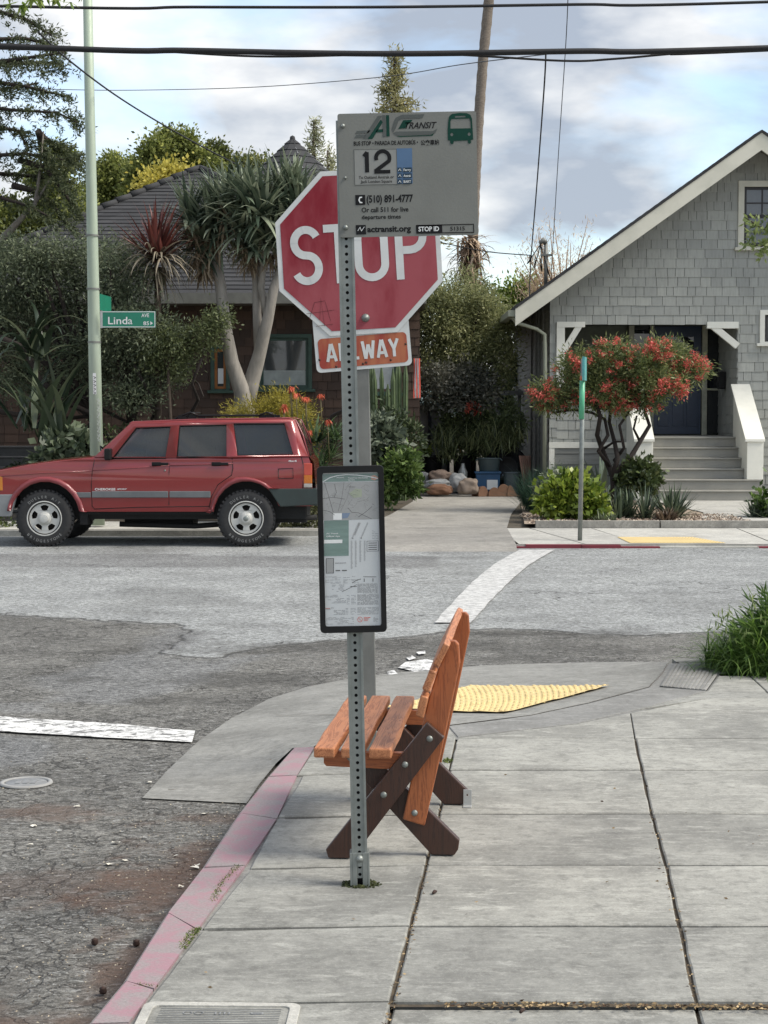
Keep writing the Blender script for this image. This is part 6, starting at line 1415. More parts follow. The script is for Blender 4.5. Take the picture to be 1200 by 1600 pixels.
# ------------------------------------------------------------------ overhead wires
wirem = MT('wire black', (.012, .012, .014), None, .7, bs=0); wireg = MT('wire grey', (.06, .065, .075), None, .7, bs=0)
def wire(label, pts, Y, r, m=wirem, ext=True, group=None):
    pw = [P(a, b, Y if not isinstance(Y, (list, tuple)) else Y[i]) for i, (a, b) in enumerate(pts)]
    if ext:
        d = (pw[0] - pw[1]); pw.insert(0, pw[0] + d.normalized() * 12 + Vector((0, 0, .25))); d = (pw[-1] - pw[-2]); pw.append(pw[-1] + d.normalized() * 12 + Vector((0, 0, .25)))
    # smooth curve through the points
    cu = []
    for i in range(len(pw) - 1):
        p0, p1, p2, p3 = pw[max(0, i - 1)], pw[i], pw[i + 1], pw[min(len(pw) - 1, i + 2)]
        for j in range(8):
            t = j / 8; cu.append(.5 * ((2 * p1) + (-p0 + p2) * t + (2 * p0 - 5 * p1 + 4 * p2 - p3) * t * t + (-p0 + 3 * p1 - 3 * p2 + p3) * t ** 3))
    cu.append(pw[-1]); mb = MB(); mb.tube(cu, r, 6); return tag(mb.build('overhead_wire', m), label, 'overhead wire', group)
wire('topmost single black wire crossing the whole sky', [(0, 9.5), (300, 11), (600, 11), (900, 7), (1200, 3)], 21, .018)
wire('thick black cable bundle crossing the sky below the topmost wire', [(0, 72), (300, 79), (600, 84), (900, 80), (1200, 75)], 21.3, .036)
wire('thinner black strand sagging along the thick cable bundle', [(0, 76), (200, 78), (400, 88), (560, 86), (700, 85), (880, 95), (960, 92), (1080, 82), (1200, 79)], 21.4, .014)
wire('thin dark wire slanting down from upper left to the brown house roof', [(60, 50), (105, 92), (190, 155), (290, 215), (395, 270)], [21.5, 23, 26.5, 30, 35], .012, ext=False)
wire('very thin grey wire rising gently from the left pole to the palm trunk', [(60, 139), (200, 141), (400, 136), (600, 120), (720, 101), (860, 84)], [34, 34, 33, 30, 26, 21.5], .007, wireg, ext=False)
wire('black service wire dropping from the cable bundle to the grey house eave', [(853, 80), (850, 140), (838, 300), (830, 400), (827, 470)], [21.4, 23, 28.5, 32.2, 32.3], .010, ext=False)
wire('faint thin grey wire dropping from the top edge to the grey house roof', [(888, -20), (884, 70), (872, 250), (860, 450)], [22, 24, 29, 33], .006, wireg, ext=False)
wire('thin black wire running from the stop sign side to the electric mast', [(560, 350), (690, 379), (760, 393), (830, 399)], [33, 33, 33, 32.8], .010, ext=False)
# ------------------------------------------------------------------ vegetation
bark = MT('bark brown', (.075, .055, .04), (.045, .033, .025), .9, sc=8, bsc=50, bs=.6, bd=.02, stretch=(1, 1, .3)); barkg = MT('bark grey', (.20, .18, .155), (.13, .115, .10), .9, sc=8, bsc=50, bs=.6, bd=.02, stretch=(1, 1, .3))
barkd = MT('bark dark', (.03, .022, .018), (.02, .015, .012), .9, sc=8, bsc=50, bs=.5, bd=.01)
def cl_(l, Y, dy=1.0, sy=None):
    """crown clumps from (px, py, rx px, rz px[, depth offset])"""
    out = []
    for q in l:
        y = Y + (q[4] if len(q) > 4 else random.uniform(-.3, .3) * dy); p = P(q[0], q[1], y); k = y / 2800
        out.append((p.x, p.y, p.z, q[2] * k, min(dy, (q[2] + q[3]) / 2 * k) if sy is None else sy, q[3] * k))
    return out
def limbs(mb, base, cl, r, n=7, wig=.12):
    b = Vector(base)
    for c in cl:
        e = Vector(c[:3]); pts = []; L_ = (e - b).length
        for j in range(n + 1):
            t = j / n; p = b.lerp(e, t); p.z = b.z + (e.z - b.z) * t ** .8
            if 0 < j: p += Vector((random.uniform(-1, 1), random.uniform(-1, 1), random.uniform(-.6, .6))) * wig * L_ / n
            pts.append(p)
        mb.tube(pts, [r * (1 - .8 * j / n) for j in range(n + 1)], 7)
def tree(name, label, cat, base, clumps, n, L, Wd, mat, trunk=None, tr=.1, group=None, tuft=.25, per=26, limb=True, barkm=bark, tbl=None, **k):
    t = thing(name, label, cat, tuple(base), group=group)
    mb = MB(); b = Vector(base)
    fork = Vector(trunk[-1]) if trunk else b + Vector((0, 0, .6))
    tp_ = [b] + ([Vector(q) for q in trunk] if trunk else [fork]); mb.tube(tp_, [tr * (1 - .35 * i / max(1, len(tp_) - 1)) for i in range(len(tp_))], 10)
    if limb: limbs(mb, fork, clumps, tr * .6)
    mb.build('trunk', barkm, t, world=True)
    f = Fol(); f.clumps(clumps, n, L, Wd, tuft=tuft, per=per, **k); f.build('crown', mat, t); return t
oak = LF('oak leaves', (.06, .075, .018), (.52, .54, .17), .6, .4, (.21, .25, .065)); oakd = LF('shaded oak leaves', (.04, .055, .018), (.34, .34, .10), .6, .35, (.13, .155, .045))  # gold of sunlight painted into these leaf colours, with a duller shaded copy
oliv = LF('olive leaves', (.045, .065, .035), (.28, .32, .20), .6, .35, (.14, .17, .10)); yello = LF('yellow leaves', (.30, .27, .04), (.72, .62, .14), .6, .4); acac = LF('acacia leaves', (.10, .12, .05), (.50, .50, .26), .6, .45, (.27, .29, .13))
dkg = LF('dark green leaves', (.02, .032, .015), (.13, .16, .07), .5, .3, (.055, .08, .035)); midg = LF('mid green leaves', (.025, .05, .012), (.16, .25, .06), .45, .3, (.06, .11, .025)); lim = LF('lime leaves', (.07, .12, .015), (.36, .42, .08), .5, .4, (.18, .25, .04))
greyg = LF('grey green leaves', (.05, .07, .045), (.24, .28, .20), .6, .2, (.12, .15, .10)); blueg = LF('blue green blades', (.03, .06, .05), (.14, .22, .17), .5, .2); agav = LF('agave blades', (.05, .075, .055), (.24, .30, .22), .45, .1)
drac = LF('aloe blades', (.05, .075, .05), (.36, .40, .28), .4, .2, (.17, .21, .14)); dead = LF('dead blades', (.12, .085, .05), (.34, .27, .18), .8, .1); cord = LF('red blades', (.06, .018, .018), (.30, .10, .08), .45, .2, (.10, .03, .025)); cordp = LF('pale cordyline blades', (.10, .09, .06), (.36, .31, .23), .6, .2)
bare = LF('autumn twigs', (.45, .32, .2), (.85, .68, .48), .8, .3); pine = LF('conifer needles', (.03, .045, .02), (.16, .18, .08), .7, .3, (.07, .09, .04)); pineg = LF('gold conifer needles', (.13, .14, .06), (.58, .53, .28), .7, .4, (.32, .30, .13))
# hills and far trees
mb = MB(); vs = []
for i in range(60):
    x = -300 + i * 12; h = 22 + 7 * math.sin(i * .21) + 3 * math.sin(i * .83); vs += [(x, 620, -2), (x, 640, h), (x, 800, h * 1.2)]
mb.smooth = True; mb.add(vs, [(i * 3 + j, (i + 1) * 3 + j, (i + 1) * 3 + j + 1, i * 3 + j + 1) for i in range(59) for j in range(2)]); struct(mb, 'hills', MT('wooded hills', (.16, .22, .22), (.10, .16, .15), .95, sc=.03, bsc=.3, bs=0))
Y = 52
tree('oak_tree', 'rounded olive green tree tinted sunlit gold rising tallest behind the left roof ridge', 'tree', (P(270, 645, Y).x, Y, 0), cl_([(248, 236, 26, 22), (285, 228, 26, 20), (228, 268, 26, 24), (262, 262, 26, 22), (300, 255, 26, 22), (325, 262, 22, 20), (262, 218, 16, 12), (240, 300, 30, 26), (290, 295, 34, 28), (300, 330, 50, 40), (215, 305, 24, 26)], Y, 1.4), 34000, .11, .07, oak, tr=.3, tuft=.24)
tree('oak_tree', 'rounded olive green tree tinted sunlit gold just right of the pale green pole', 'tree', (P(180, 645, Y + 2).x, Y + 2, 0), cl_([(178, 262, 24, 20), (200, 278, 24, 22), (160, 285, 22, 24), (185, 310, 30, 28), (215, 310, 22, 26), (160, 335, 30, 34), (195, 350, 46, 34), (145, 310, 20, 26)], Y + 2, 1.4), 24000, .11, .07, oak, tr=.28, tuft=.24)
tree('oak_tree', 'darker rounded tree between the roof ridge and the turret', 'tree', (P(365, 645, Y + 1).x, Y + 1, 0), cl_([(338, 242, 20, 16), (355, 262, 22, 20), (380, 262, 20, 16), (405, 266, 20, 18), (425, 275, 14, 12), (380, 295, 44, 24)], Y + 1, 1.4), 13000, .11, .07, oakd, tr=.26, tuft=.24)
tree('oak_tree', 'bright leafy tree low behind the dark cedar at the left edge', 'tree', (P(50, 645, Y - 4).x, Y - 4, 0), cl_([(100, 310, 30, 28), (125, 335, 26, 26), (80, 345, 34, 30), (35, 335, 34, 26), (0, 350, 34, 34), (70, 280, 28, 24), (45, 365, 40, 24), (115, 370, 40, 26), (95, 250, 22, 20), (-20, 380, 40, 34)], Y - 4, 1.4), 30000, .11, .07, oak, tr=.3, tuft=.24)
tree('yellow_tree', 'small bright yellow tree just above the left roof slope', 'tree', (P(255, 645, 46).x, 46, 0), cl_([(262, 283, 22, 14), (240, 290, 14, 10), (280, 278, 12, 10)], 46, 1), 3500, .12, .08, yello, tr=.12, tuft=.3)
def conifer(label, ax, ay, by, Y, hw_, mat, n, g, trunkm=bark):
    n = int(n * 1.6)
    A = P(ax, ay, Y); B = P(ax + 3, by, Y); t = thing('conifer_tree', label, 'conifer', (B.x, Y, 0)); mb = MB(); mb.tube([(B.x, Y, 0), (A.x, Y, A.z)], [.22, .03], 8); f = Fol(); w = hw_ * Y / 2800; H_ = A.z - B.z
    for k in range(n):
        u = (k / n) ** .85; z = A.z - u * H_ * 2.6; rl = w * (min(1.25, u * 1.6) + .06) * random.uniform(.55, 1.25); a = random.uniform(0, 6.28); e = Vector((B.x + rl * math.cos(a), Y + rl * math.sin(a), z - rl * .12 + random.uniform(-.1, .2))); s_ = Vector((B.x, Y, z))
        mb.tube([s_, (s_ + e) / 2 + Vector((0, 0, .06)), e], [.03, .02, .01], 4); m = int(g * (.4 + u)); tt = rng.uniform(.2, 1, m)[:, None]; base = np.array(s_)[None] * (1 - tt) + np.array(e)[None] * tt + rng.normal(size=(m, 3)) * .10 * (1 + u)
        f.leaf(base, rng.normal(size=(m, 3)) * .6 + np.array(e - s_)[None] * .8 + [0, 0, .1], .22, .045, np.clip(rng.uniform(0, 1, m) * .6 + random.uniform(0, .4), 0, 1))
    mb.build('trunk', trunkm, t, world=True); f.build('crown', mat, t)
conifer('tall golden green conifer standing right above the bus stop sign', 615, 80, 190, 60, 62, pineg, 100, 66)
conifer('small pale wispy conifer between the turret and the bus stop sign', 490, 188, 262, 66, 34, LF('pale wispy needles', (.16, .18, .10), (.55, .56, .36), .8, .4), 60, 42)
conifer('wispy treetop just left of the bus stop sign edge', 512, 235, 300, 64, 18, LF('pale needles', (.16, .18, .10), (.5, .5, .3), .8, .4), 36, 40)
# palm with shaggy trunk
Y = 46; t = thing('palm_tree', 'very tall thin palm with shaggy dead fronds low on its trunk, right of the sign', 'palm tree', (P(735, 645, Y).x, Y, 0)); mb = MB()
pp = [(733, 640), (735, 450), (739, 380), (742, 300), (747, 200), (755, 90), (764, 0), (774, -110)]; pw = [P(a, b, Y) for a, b in pp]; pw[0].z = 0
fine_ = []
for i in range(len(pw) - 1):
    for j in range(12): fine_.append(pw[i].lerp(pw[i + 1], j / 12))
mb.tube(fine_ + [pw[-1]], [(.125 + .008 * (i % 2) + .012 * math.sin(i * 1.7) * .4) for i in range(len(fine_) + 1)], 12); mb.build('trunk', MT('palm bark', (.22, .185, .15), (.14, .115, .095), .9, sc=14, bsc=40, bs=.6, bd=.02, stretch=(1, 1, 2.5)), t, world=True)
f = Fol()
for k in range(34):
    z = P(735, random.uniform(372, 450), Y); f.blades((z.x + random.uniform(-.1, .1), Y + random.uniform(-.1, .1), z.z), 11, .55, .09, (-70, 40), 70, 4, .12, curl=random.uniform(-.6, .6))
f.build('dead_frond', LF('dead palm frond', (.10, .065, .04), (.52, .40, .28), .9, .1, (.30, .21, .14)), t)
f = Fol(); c = pw[-1]
for k in range(26): f.blades((c.x, c.y, c.z), 8, 1.5, .05, (-50, 80), 60, 6, .05)
f.build('crown', midg, t)
# bare autumn tree above the grey house eave
Y = 48; t = thing('bare_tree', 'bare orange tan tree behind the sloping eave of the grey house', 'tree', (P(880, 645, Y).x, Y, 0)); mb = MB(); f = Fol(); B = P(880, 520, Y); mb.tube([(B.x, Y, 0), B], [.16, .12], 8)
for k in range(60):
    a = random.uniform(-1.1, 1.1); L_ = random.uniform(1.6, 3.3) * math.cos(a * .6); e = B + Vector((math.sin(a) * L_ * .62, random.uniform(-.7, .7), math.cos(a) * L_ * .95)); mid = B.lerp(e, .5) + Vector((random.uniform(-.1, .1), 0, random.uniform(-.1, .1))); mb.tube([B + Vector((0, 0, -.4)), mid, e], [.035, .02, .006], 4)
    m = 85; tt = rng.uniform(.35, 1.02, m)[:, None]; base = np.array(B)[None] * (1 - tt) + np.array(e)[None] * tt + rng.normal(size=(m, 3)) * .14; f.leaf(base, rng.normal(size=(m, 3)) * .7 + [0, 0, .9], .14, .018, rng.uniform(0, 1, m))
mb.build('trunk', MT('twig bark', (.35, .26, .19), None, .9), t, world=True); f.build('crown', bare, t)
tree('shrub_tree', 'yellow green bush top just above the eave left of the bare tree', 'tree', (P(808, 645, 50).x, 50, 0), cl_([(795, 470, 26, 20), (815, 455, 18, 14), (830, 462, 16, 20), (780, 500, 40, 30)], 50, 1), 5000, .12, .07, lim, tr=.15, tuft=.35)
# deodar cedar hanging in at the upper left
Y = 29; t = thing('cedar_tree', 'dark drooping cedar whose boughs hang in at the upper left corner', 'cedar tree', (P(-120, 645, Y).x, Y, 0)); mb = MB(); tx_ = P(-110, 645, Y).x; mb.tube([(tx_, Y, 0), (tx_, Y, 9), (tx_ + .1, Y, 13)], [.3, .22, .12], 12); f = Fol()
boughs = [[(-110, -20), (-30, 10), (40, 30), (80, 55)], [(-110, 50), (-30, 62), (40, 60), (85, 72)], [(-110, 95), (-30, 100), (30, 92), (100, 82)], [(-110, 120), (-30, 125), (40, 135), (110, 152)], [(-110, 110), (-20, 100), (60, 98), (95, 100)], [(-110, 170), (-40, 165), (20, 172), (90, 176), (122, 192)], [(-110, 190), (-20, 195), (30, 205), (45, 235)], [(-110, 250), (-40, 245), (40, 240), (100, 250), (128, 240)], [(-110, 270), (-20, 270), (50, 275), (110, 285)], [(-110, 300), (-30, 300), (40, 320), (80, 340)], [(-110, 150), (-60, 145), (0, 140), (60, 130)], [(60, 205), (68, 240), (85, 270), (105, 300)],
          [(60, 208), (80, 225), (105, 235), (122, 262)], [(30, 250), (70, 262), (100, 300), (118, 330)], [(20, 290), (60, 300), (90, 330), (110, 360)]]
for l in boughs:
    dy = random.uniform(-1.2, 1.2); pts = [P(a, b, Y + dy * (i / 3)) for i, (a, b) in enumerate(l)]
    mb.tube(pts, [.06, .04, .028, .018, .01][:len(pts)] if len(pts) > 3 else [.04, .03, .02][:len(pts)], 6)
    for i in range(len(pts) - 1):
        m = 14
        for j in range(m):
            q = pts[i].lerp(pts[i + 1], j / m); 
            if i == 0 and j < m * .4: continue
            e = q + Vector((random.uniform(-.05, .32), random.uniform(-.4, .4), random.uniform(-.34, .06))); mm_ = 30; tt = rng.uniform(0, 1, mm_)[:, None]
            base = np.array(q)[None] * (1 - tt) + np.array(e)[None] * tt + rng.normal(size=(mm_, 3)) * .02; f.leaf(base, rng.normal(size=(mm_, 3)) * .55 + [.35, 0, .0], .085, .022, np.clip(rng.uniform(0, .7, mm_) + random.uniform(0, .3), 0, 1))
gy = [P(0, 378, Y), P(30, 345, Y), P(55, 318, Y), P(62, 270, Y), P(68, 205, Y)]; mb.mi = 1; mb.tube([P(-60, 420, Y)] + gy, [.09, .075, .05, .035, .022, .012], 8); mb.tube([gy[2], P(72, 290, Y), P(80, 275, Y)], [.03, .015, .01], 6)
mb.build('trunk', [barkd, barkg], t, world=True); f.build('crown', pine, t)
# maple twigs at the very top-left, near the camera side of the street
Y = 14; t = thing('maple_branch', 'bright green lobed leaves hanging in at the top left corner', 'tree branch', tuple(P(40, -30, Y))); mb = MB(); mb.tube([P(-120, -60, Y), P(20, -25, Y), P(130, -20, Y)], [.03, .02, .01], 6); mb.build('twig', bark, t, world=True); f = Fol()
for k in range(34):
    px = random.uniform(-10, 135); c = P(px, random.uniform(-30, 14 if px < 60 else 4), Y + random.uniform(-.3, .3)); f.blades(c, 5, .085, .045, (-80, 20), 10, 2, .006, Lv=.2)
f.build('leaf', LF('maple green', (.10, .18, .03), (.34, .42, .10), .5, .5), t)
# olive / bay mass at left, in front of the brown house
Y = 28.5
tree('olive_tree', 'wide grey green leafy tree filling the far left in front of the brown house', 'olive tree', (P(150, 645, Y).x, Y, 0), cl_([(20, 430, 60, 45), (80, 440, 60, 50), (140, 430, 45, 35), (30, 500, 70, 50), (110, 510, 60, 45), (0, 560, 50, 60), (170, 480, 50, 50), (60, 590, 50, 30), (-40, 480, 60, 90), (75, 395, 30, 22), (130, 560, 50, 40), (45, 395, 34, 20), (110, 395, 36, 20), (160, 395, 30, 22), (0, 400, 36, 24), (200, 400, 26, 18)], Y, 1.3), 38000, .075, .024, oliv, trunk=[P(120, 690, Y), P(150, 660, Y)], tr=.12, tuft=.22, barkm=barkd)
tree('olive_tree', 'grey green leafy tree between the pale pole and the red cordyline', 'olive tree', (P(215, 645, Y - .5).x, Y - .5, 0), cl_([(200, 440, 44, 40), (230, 520, 60, 40), (190, 570, 55, 44), (240, 580, 50, 36), (175, 520, 40, 40), (165, 400, 26, 18), (205, 620, 45, 24)], Y - .5, 1.2), 17000, .07, .023, oliv, trunk=[P(220, 700, Y - .5), P(205, 660, Y - .5)], tr=.10, tuft=.2, barkm=barkd)
tree('small_tree', 'small light green tree on a thin straight trunk in front of the brown wall', 'tree', (P(266, 645, 27.6).x, 27.6, 0), cl_([(262, 530, 30, 24), (290, 545, 26, 22), (242, 550, 24, 22), (320, 525, 30, 24), (340, 500, 22, 16), (275, 575, 26, 16)], 27.6, .6), 7000, .06, .024, LF('light olive leaves', (.06, .08, .03), (.28, .32, .15), .6, .35, (.14, .17, .07)), trunk=[P(266, 650, 27.6), P(262, 570, 27.6)], tr=.035, tuft=.15, barkm=bark)
# twisting dark limbs under the trees
t = thing('twisted_branches', 'tangle of dark twisting bare branches in front of the brown house', 'tree limbs', tuple(P(150, 720, 27.8)))
for l, r_ in (([(0, 528), (40, 545), (60, 590), (95, 625), (140, 645), (175, 690), (200, 740)], .06), ([(-20, 640), (40, 650), (90, 655), (140, 650)], .045), ([(95, 625), (150, 620), (205, 628), (250, 640)], .03), ([(190, 700), (230, 670), (245, 640), (225, 600), (210, 570)], .035), ([(250, 690), (290, 660), (310, 625), (300, 600), (315, 560)], .035), ([(290, 660), (265, 690), (262, 735)], .045), ([(160, 640), (200, 660), (240, 700)], .03), ([(255, 600), (285, 575), (310, 600), (318, 620)], .02), ([(475, 720), (500, 690), (520, 650), (540, 640), (550, 600)], .05)):
    mb = MB(); pts = [P(a, b, 27.8 + .25 * math.sin(i * 1.3)) for i, (a, b) in enumerate(l)]; mb.tube(pts, [r_ * (1 - .5 * i / len(pts)) for i in range(len(pts))], 7); mb.build('limb', barkd, t, world=True)
# strelitzia / big strap leaves at left
t = thing('strap_plant', 'big plant with long drooping grey green strap leaves at the far left', 'plant', (P(75, 645, 27.3).x, 27.3, 0)); f = Fol()
f.blades(P(60, 560, 27.3), 26, 1.1, .13, (20, 85), 130, 8, .1, curl=.2); f.blades(P(80, 690, 27.2), 22, 1.5, .15, (60, 88), 60, 7, .15); f.blades(P(40, 670, 27.2), 14, 1.3, .14, (50, 85), 90, 7, .15); f.build('leaf', LF('strap leaves', (.02, .035, .02), (.17, .20, .12), .35, .15, (.06, .085, .05)), t)
# red cordyline
Y = 27.9; t = thing('red_cordyline', 'spiky plant with upright dark red blades and a drooping brown skirt', 'cordyline', (P(246, 645, Y).x, Y, 0)); mb = MB(); mb.tube([(P(246, 645, Y).x, Y, 0), P(247, 520, Y), P(246, 420, Y)], [.06, .055, .05], 8); mb.build('trunk', bark, t, world=True); f = Fol(); c = P(246, 408, Y)
f.blades(c, 130, .86, .065, (22, 89), 22, 5, .04, curl=.05, fat=.5); f.build('blade', cord, t); f = Fol(); f.blades(c + Vector((0, 0, .02)), 130, .78, .055, (-10, 38), 70, 6, .05, fat=.5); f.blades(c + Vector((0, 0, -.1)), 60, .6, .04, (-60, 0), 40, 5, .05); f.build('skirt', cordp, t)
# tree aloe with several heads
Y = 28.2; t = thing('tree_aloe', 'branching grey trunked tree aloe with big spiky leaf heads', 'tree aloe', (P(384, 645, Y).x, Y, 0)); mb = MB()
for l, r_ in (([(384, 720), (382, 640), (378, 612), (362, 565), (352, 510), (345, 450), (336, 395)], [.17, .16, .13, .11, .095, .09, .08]), ([(384, 640), (392, 600), (405, 555), (418, 500), (428, 450), (445, 405), (452, 350)], [.14, .13, .105, .09, .075, .065, .055]), ([(405, 555), (402, 500), (400, 440), (398, 390), (402, 350)], [.08, .07, .06, .055, .05]), ([(418, 500), (408, 450), (412, 400), (425, 340)], [.06, .055, .05, .045])):
    mb.tube([P(a, b, Y + (.12 * math.sin(a * .1))) for a, b in l], r_, 12)
mb.build('trunk', MT('aloe bark', (.30, .275, .24), (.20, .185, .16), .85, sc=5, bsc=30, bs=.4, bd=.01, stretch=(3, 3, .6)), t, world=True)
heads = [(334, 350, .78, 120), (308, 372, .6, 60), (358, 320, .66, 80), (408, 330, .72, 110), (385, 300, .6, 70), (440, 305, .66, 90), (452, 345, .6, 70), (425, 372, .55, 60), (352, 300, .5, 50), (300, 335, .6, 60), (378, 350, .62, 60), (468, 318, .62, 60), (458, 285, .5, 50), (392, 378, .5, 40), (318, 395, .5, 40)]
for (a, b, L_, n_) in heads:
    f = Fol(); c = P(a, b + 8, Y + random.uniform(-.3, .3)); f.blades(c, n_ * 3 // 2, L_ * 1.12, .095, (-35, 88), 34, 6, .05, curl=.05, fat=.75); f.build('leaf_head', drac, t)
f = Fol()
for (a, b, L_, n_) in heads: f.blades(P(a, b + 26, Y), 34, L_ * .7, .05, (-80, -20), 20, 4, .06)
f.build('dead_skirt', dead, t)
# yellow green euphorbia mound and red-hot aloes by the car's tail
Y = 26.3
t = thing('yellow_shrub', 'mounded yellow green feathery shrub behind the car roof', 'shrub', (P(420, 645, Y).x, Y, 0)); f = Fol(); f.clumps(cl_([(400, 650, 45, 22), (445, 640, 40, 22), (370, 660, 28, 18), (470, 660, 28, 24), (420, 700, 70, 50), (430, 625, 24, 12)], Y, .6), 14000, .07, .012, tuft=.14, out=1.4); f.build('crown', LF('yellow green sprigs', (.13, .12, .02), (.52, .44, .08), .6, .4, (.30, .26, .04)), t)
t = thing('aloe_clump', 'dark green aloe clump with coral red flower spikes behind the car', 'aloe', (P(470, 645, 25.9).x, 25.9, 0)); f = Fol()
for px, py in ((450, 720), (475, 740), (500, 730), (470, 690), (495, 690), (515, 715), (505, 760), (520, 690)): f.blades(P(px, py, 25.9 + random.uniform(-.2, .3)), 34, .42, .055, (5, 85), 45, 5, .04)
f.build('blade', LF('aloe green', (.02, .04, .018), (.13, .20, .08), .4, .2), t); f = Fol(); mb = MB()
for px, py in ((454, 614), (463, 622), (477, 628), (501, 624), (443, 645), (512, 664), (484, 680), (478, 630), (455, 612), (444, 640)):
    c = P(px, py, 25.8); mb.tube([P(px + 3, py + 60, 25.9), c], .008, 5); f.blades(c + Vector((0, 0, .07)), 22, .085, .018, (-85, -30), 20, 3, .02)
mb.build('stalk', MT('flower stalk', (.12, .10, .04), None, .7), t, world=True); f.build('flower', LF('coral flower', (.45, .07, .03), (.82, .22, .12), .6, .3), t)
# columnar cactus
Y = 30.6; t = thing('column_cactus', 'tall ribbed green columnar cactus beside the stop sign post', 'cactus', (P(610, 645, Y).x, Y, 0)); mb = MB(); mb.smooth = False
def rib(mb, p0, p1, r):
    p0, p1 = Vector(p0), Vector(p1); n_ = 14; seg = 10; vs = []
    for i in range(seg + 1):
        t_ = i / seg; c = p0.lerp(p1, t_); rr = r * (1 if t_ < .9 else (1 - (t_ - .9) * 8))
        for j in range(n_): a = 2 * math.pi * j / n_; q = rr * (1 if j % 2 else .72); vs.append((c.x + q * math.cos(a), c.y + q * math.sin(a), c.z))
    mb.add(vs, [(i * n_ + j, i * n_ + (j + 1) % n_, (i + 1) * n_ + (j + 1) % n_, (i + 1) * n_ + j) for i in range(seg) for j in range(n_)] + [tuple(seg * n_ + j for j in range(n_))])
for a, b, y0, y1, r_ in ((592, 584, 690, 575, .05), (606, 606, 700, 600, .05), (624, 622, 720, 562, .065), (632, 634, 640, 568, .05), (584, 580, 660, 560, .045), (616, 614, 690, 575, .045), (600, 596, 660, 570, .04)): 
    p = P(a, y0, Y); p2 = P(b, y1, Y + random.uniform(-.1, .1)); rib(mb, (p.x, Y, .1), p2, r_)
mb.build('stem', MT('cactus green', (.10, .14, .06), (.06, .09, .04), .6), t, world=True)
# shrubs at the corner of the brown house, left of the driveway
Y = 29.5
def shrub(label, cl, n, L, Wd, mat, Y, cat='shrub', tuft=.12, name='garden_shrub', dy=.5, **k):
    c0 = cl[0]; t = thing(name, label, cat, (P(c0[0], 645, Y).x, Y, 0)); f = Fol(); f.clumps(cl_(cl, Y, dy), n, L, Wd, tuft=tuft, **k); f.build('crown', mat, t); return t
shrub('grey green broad leaved shrub right of the stop sign post', [(600, 690, 22, 26), (590, 665, 14, 14), (608, 720, 18, 20)], 1500, .15, .08, greyg, Y)
shrub('bright green leafy shrub beside the driveway left edge', [(628, 730, 20, 26), (640, 755, 16, 18), (615, 750, 20, 24), (640, 715, 14, 16), (600, 770, 16, 12)], 2600, .11, .06, LF('bright shrub', (.03, .06, .015), (.22, .30, .09), .45, .3, (.10, .16, .04)), 29)
shrub('dark mixed shrub under the cactus by the brown wall', [(610, 660, 26, 30), (640, 690, 22, 36), (590, 720, 30, 40)], 2600, .09, .04, dkg, 30.2)
shrub('low grey green shrub showing below the car rear bumper', [(470, 825, 26, 18), (445, 835, 18, 14), (490, 800, 18, 30), (500, 840, 16, 14)], 2600, .06, .03, LF('ground shrub', (.04, .045, .02), (.20, .19, .08), .7, .2, (.10, .11, .04)), 25.6)
shrub('leafy weeds below the front bumper at the left edge', [(12, 835, 16, 16), (30, 845, 10, 10), (-10, 830, 20, 20)], 1500, .06, .03, LF('weed leaves', (.03, .05, .015), (.20, .24, .07), .6, .2), 25.6)
shrub('broad leaved grey green plant at the foot of the pale pole', [(95, 700, 30, 20), (120, 690, 24, 18), (75, 715, 22, 16), (135, 710, 22, 18), (105, 730, 40, 20)], 1300, .17, .10, LF('broad grey leaves', (.04, .06, .035), (.22, .26, .17), .45, .2, (.09, .12, .07)), 26.8)
shrub('dark hedge of shrubs behind the car bonnet', [(170, 690, 50, 30), (230, 700, 50, 30), (300, 690, 50, 30), (350, 690, 40, 36), (60, 750, 60, 30), (180, 750, 80, 30), (300, 760, 80, 40)], 6000, .08, .035, dkg, 27.4, dy=.7)
# acacia and dark growth in the gap between the houses
Y = 35
tree('acacia_tree', 'feathery grey green tree in the gap between the two houses', 'acacia tree', (P(735, 645, Y).x, Y, 0), cl_([(690, 500, 46, 38), (740, 490, 42, 32), (775, 520, 32, 34), (665, 540, 30, 36), (720, 545, 50, 34), (700, 460, 36, 20), (755, 465, 26, 18), (770, 555, 28, 24), (650, 500, 22, 30), (722, 515, 40, 40), (700, 575, 50, 34), (745, 590, 44, 30), (655, 570, 28, 30), (790, 560, 20, 30), (672, 470, 26, 24), (735, 440, 24, 12), (800, 500, 14, 20)], Y, 1.3), 42000, .085, .024, acac, trunk=[P(740, 640, Y), P(725, 590, Y)], tr=.09, tuft=.22, barkm=barkd)
shrub('dark hanging purple black foliage under the acacia', [(690, 590, 36, 24), (735, 590, 40, 26), (670, 615, 26, 20), (750, 620, 26, 20), (710, 620, 30, 20)], 5000, .09, .04, LF('dark purple leaves', (.035, .04, .03), (.26, .25, .20), .5, .3, (.11, .115, .09)), 34.2, name='dark_creeper', cat='creeper', tuft=.2)
shrub('pale green bush beyond the fence between the houses', [(790, 590, 24, 22), (800, 570, 16, 14), (775, 600, 16, 12)], 2200, .09, .04, LF('pale bush', (.08, .11, .05), (.34, .42, .22), .6, .3, (.2, .26, .12)), 41)
shrub('dense green shrubs behind the bins', [(725, 665, 34, 26), (770, 665, 36, 30), (745, 690, 30, 26), (800, 660, 24, 30), (700, 690, 20, 30), (705, 640, 16, 26), (790, 690, 26, 20)], 7500, .09, .032, LF('jungle green', (.035, .06, .025), (.32, .38, .18), .45, .35, (.15, .19, .085)), 34.6, name='thicket')
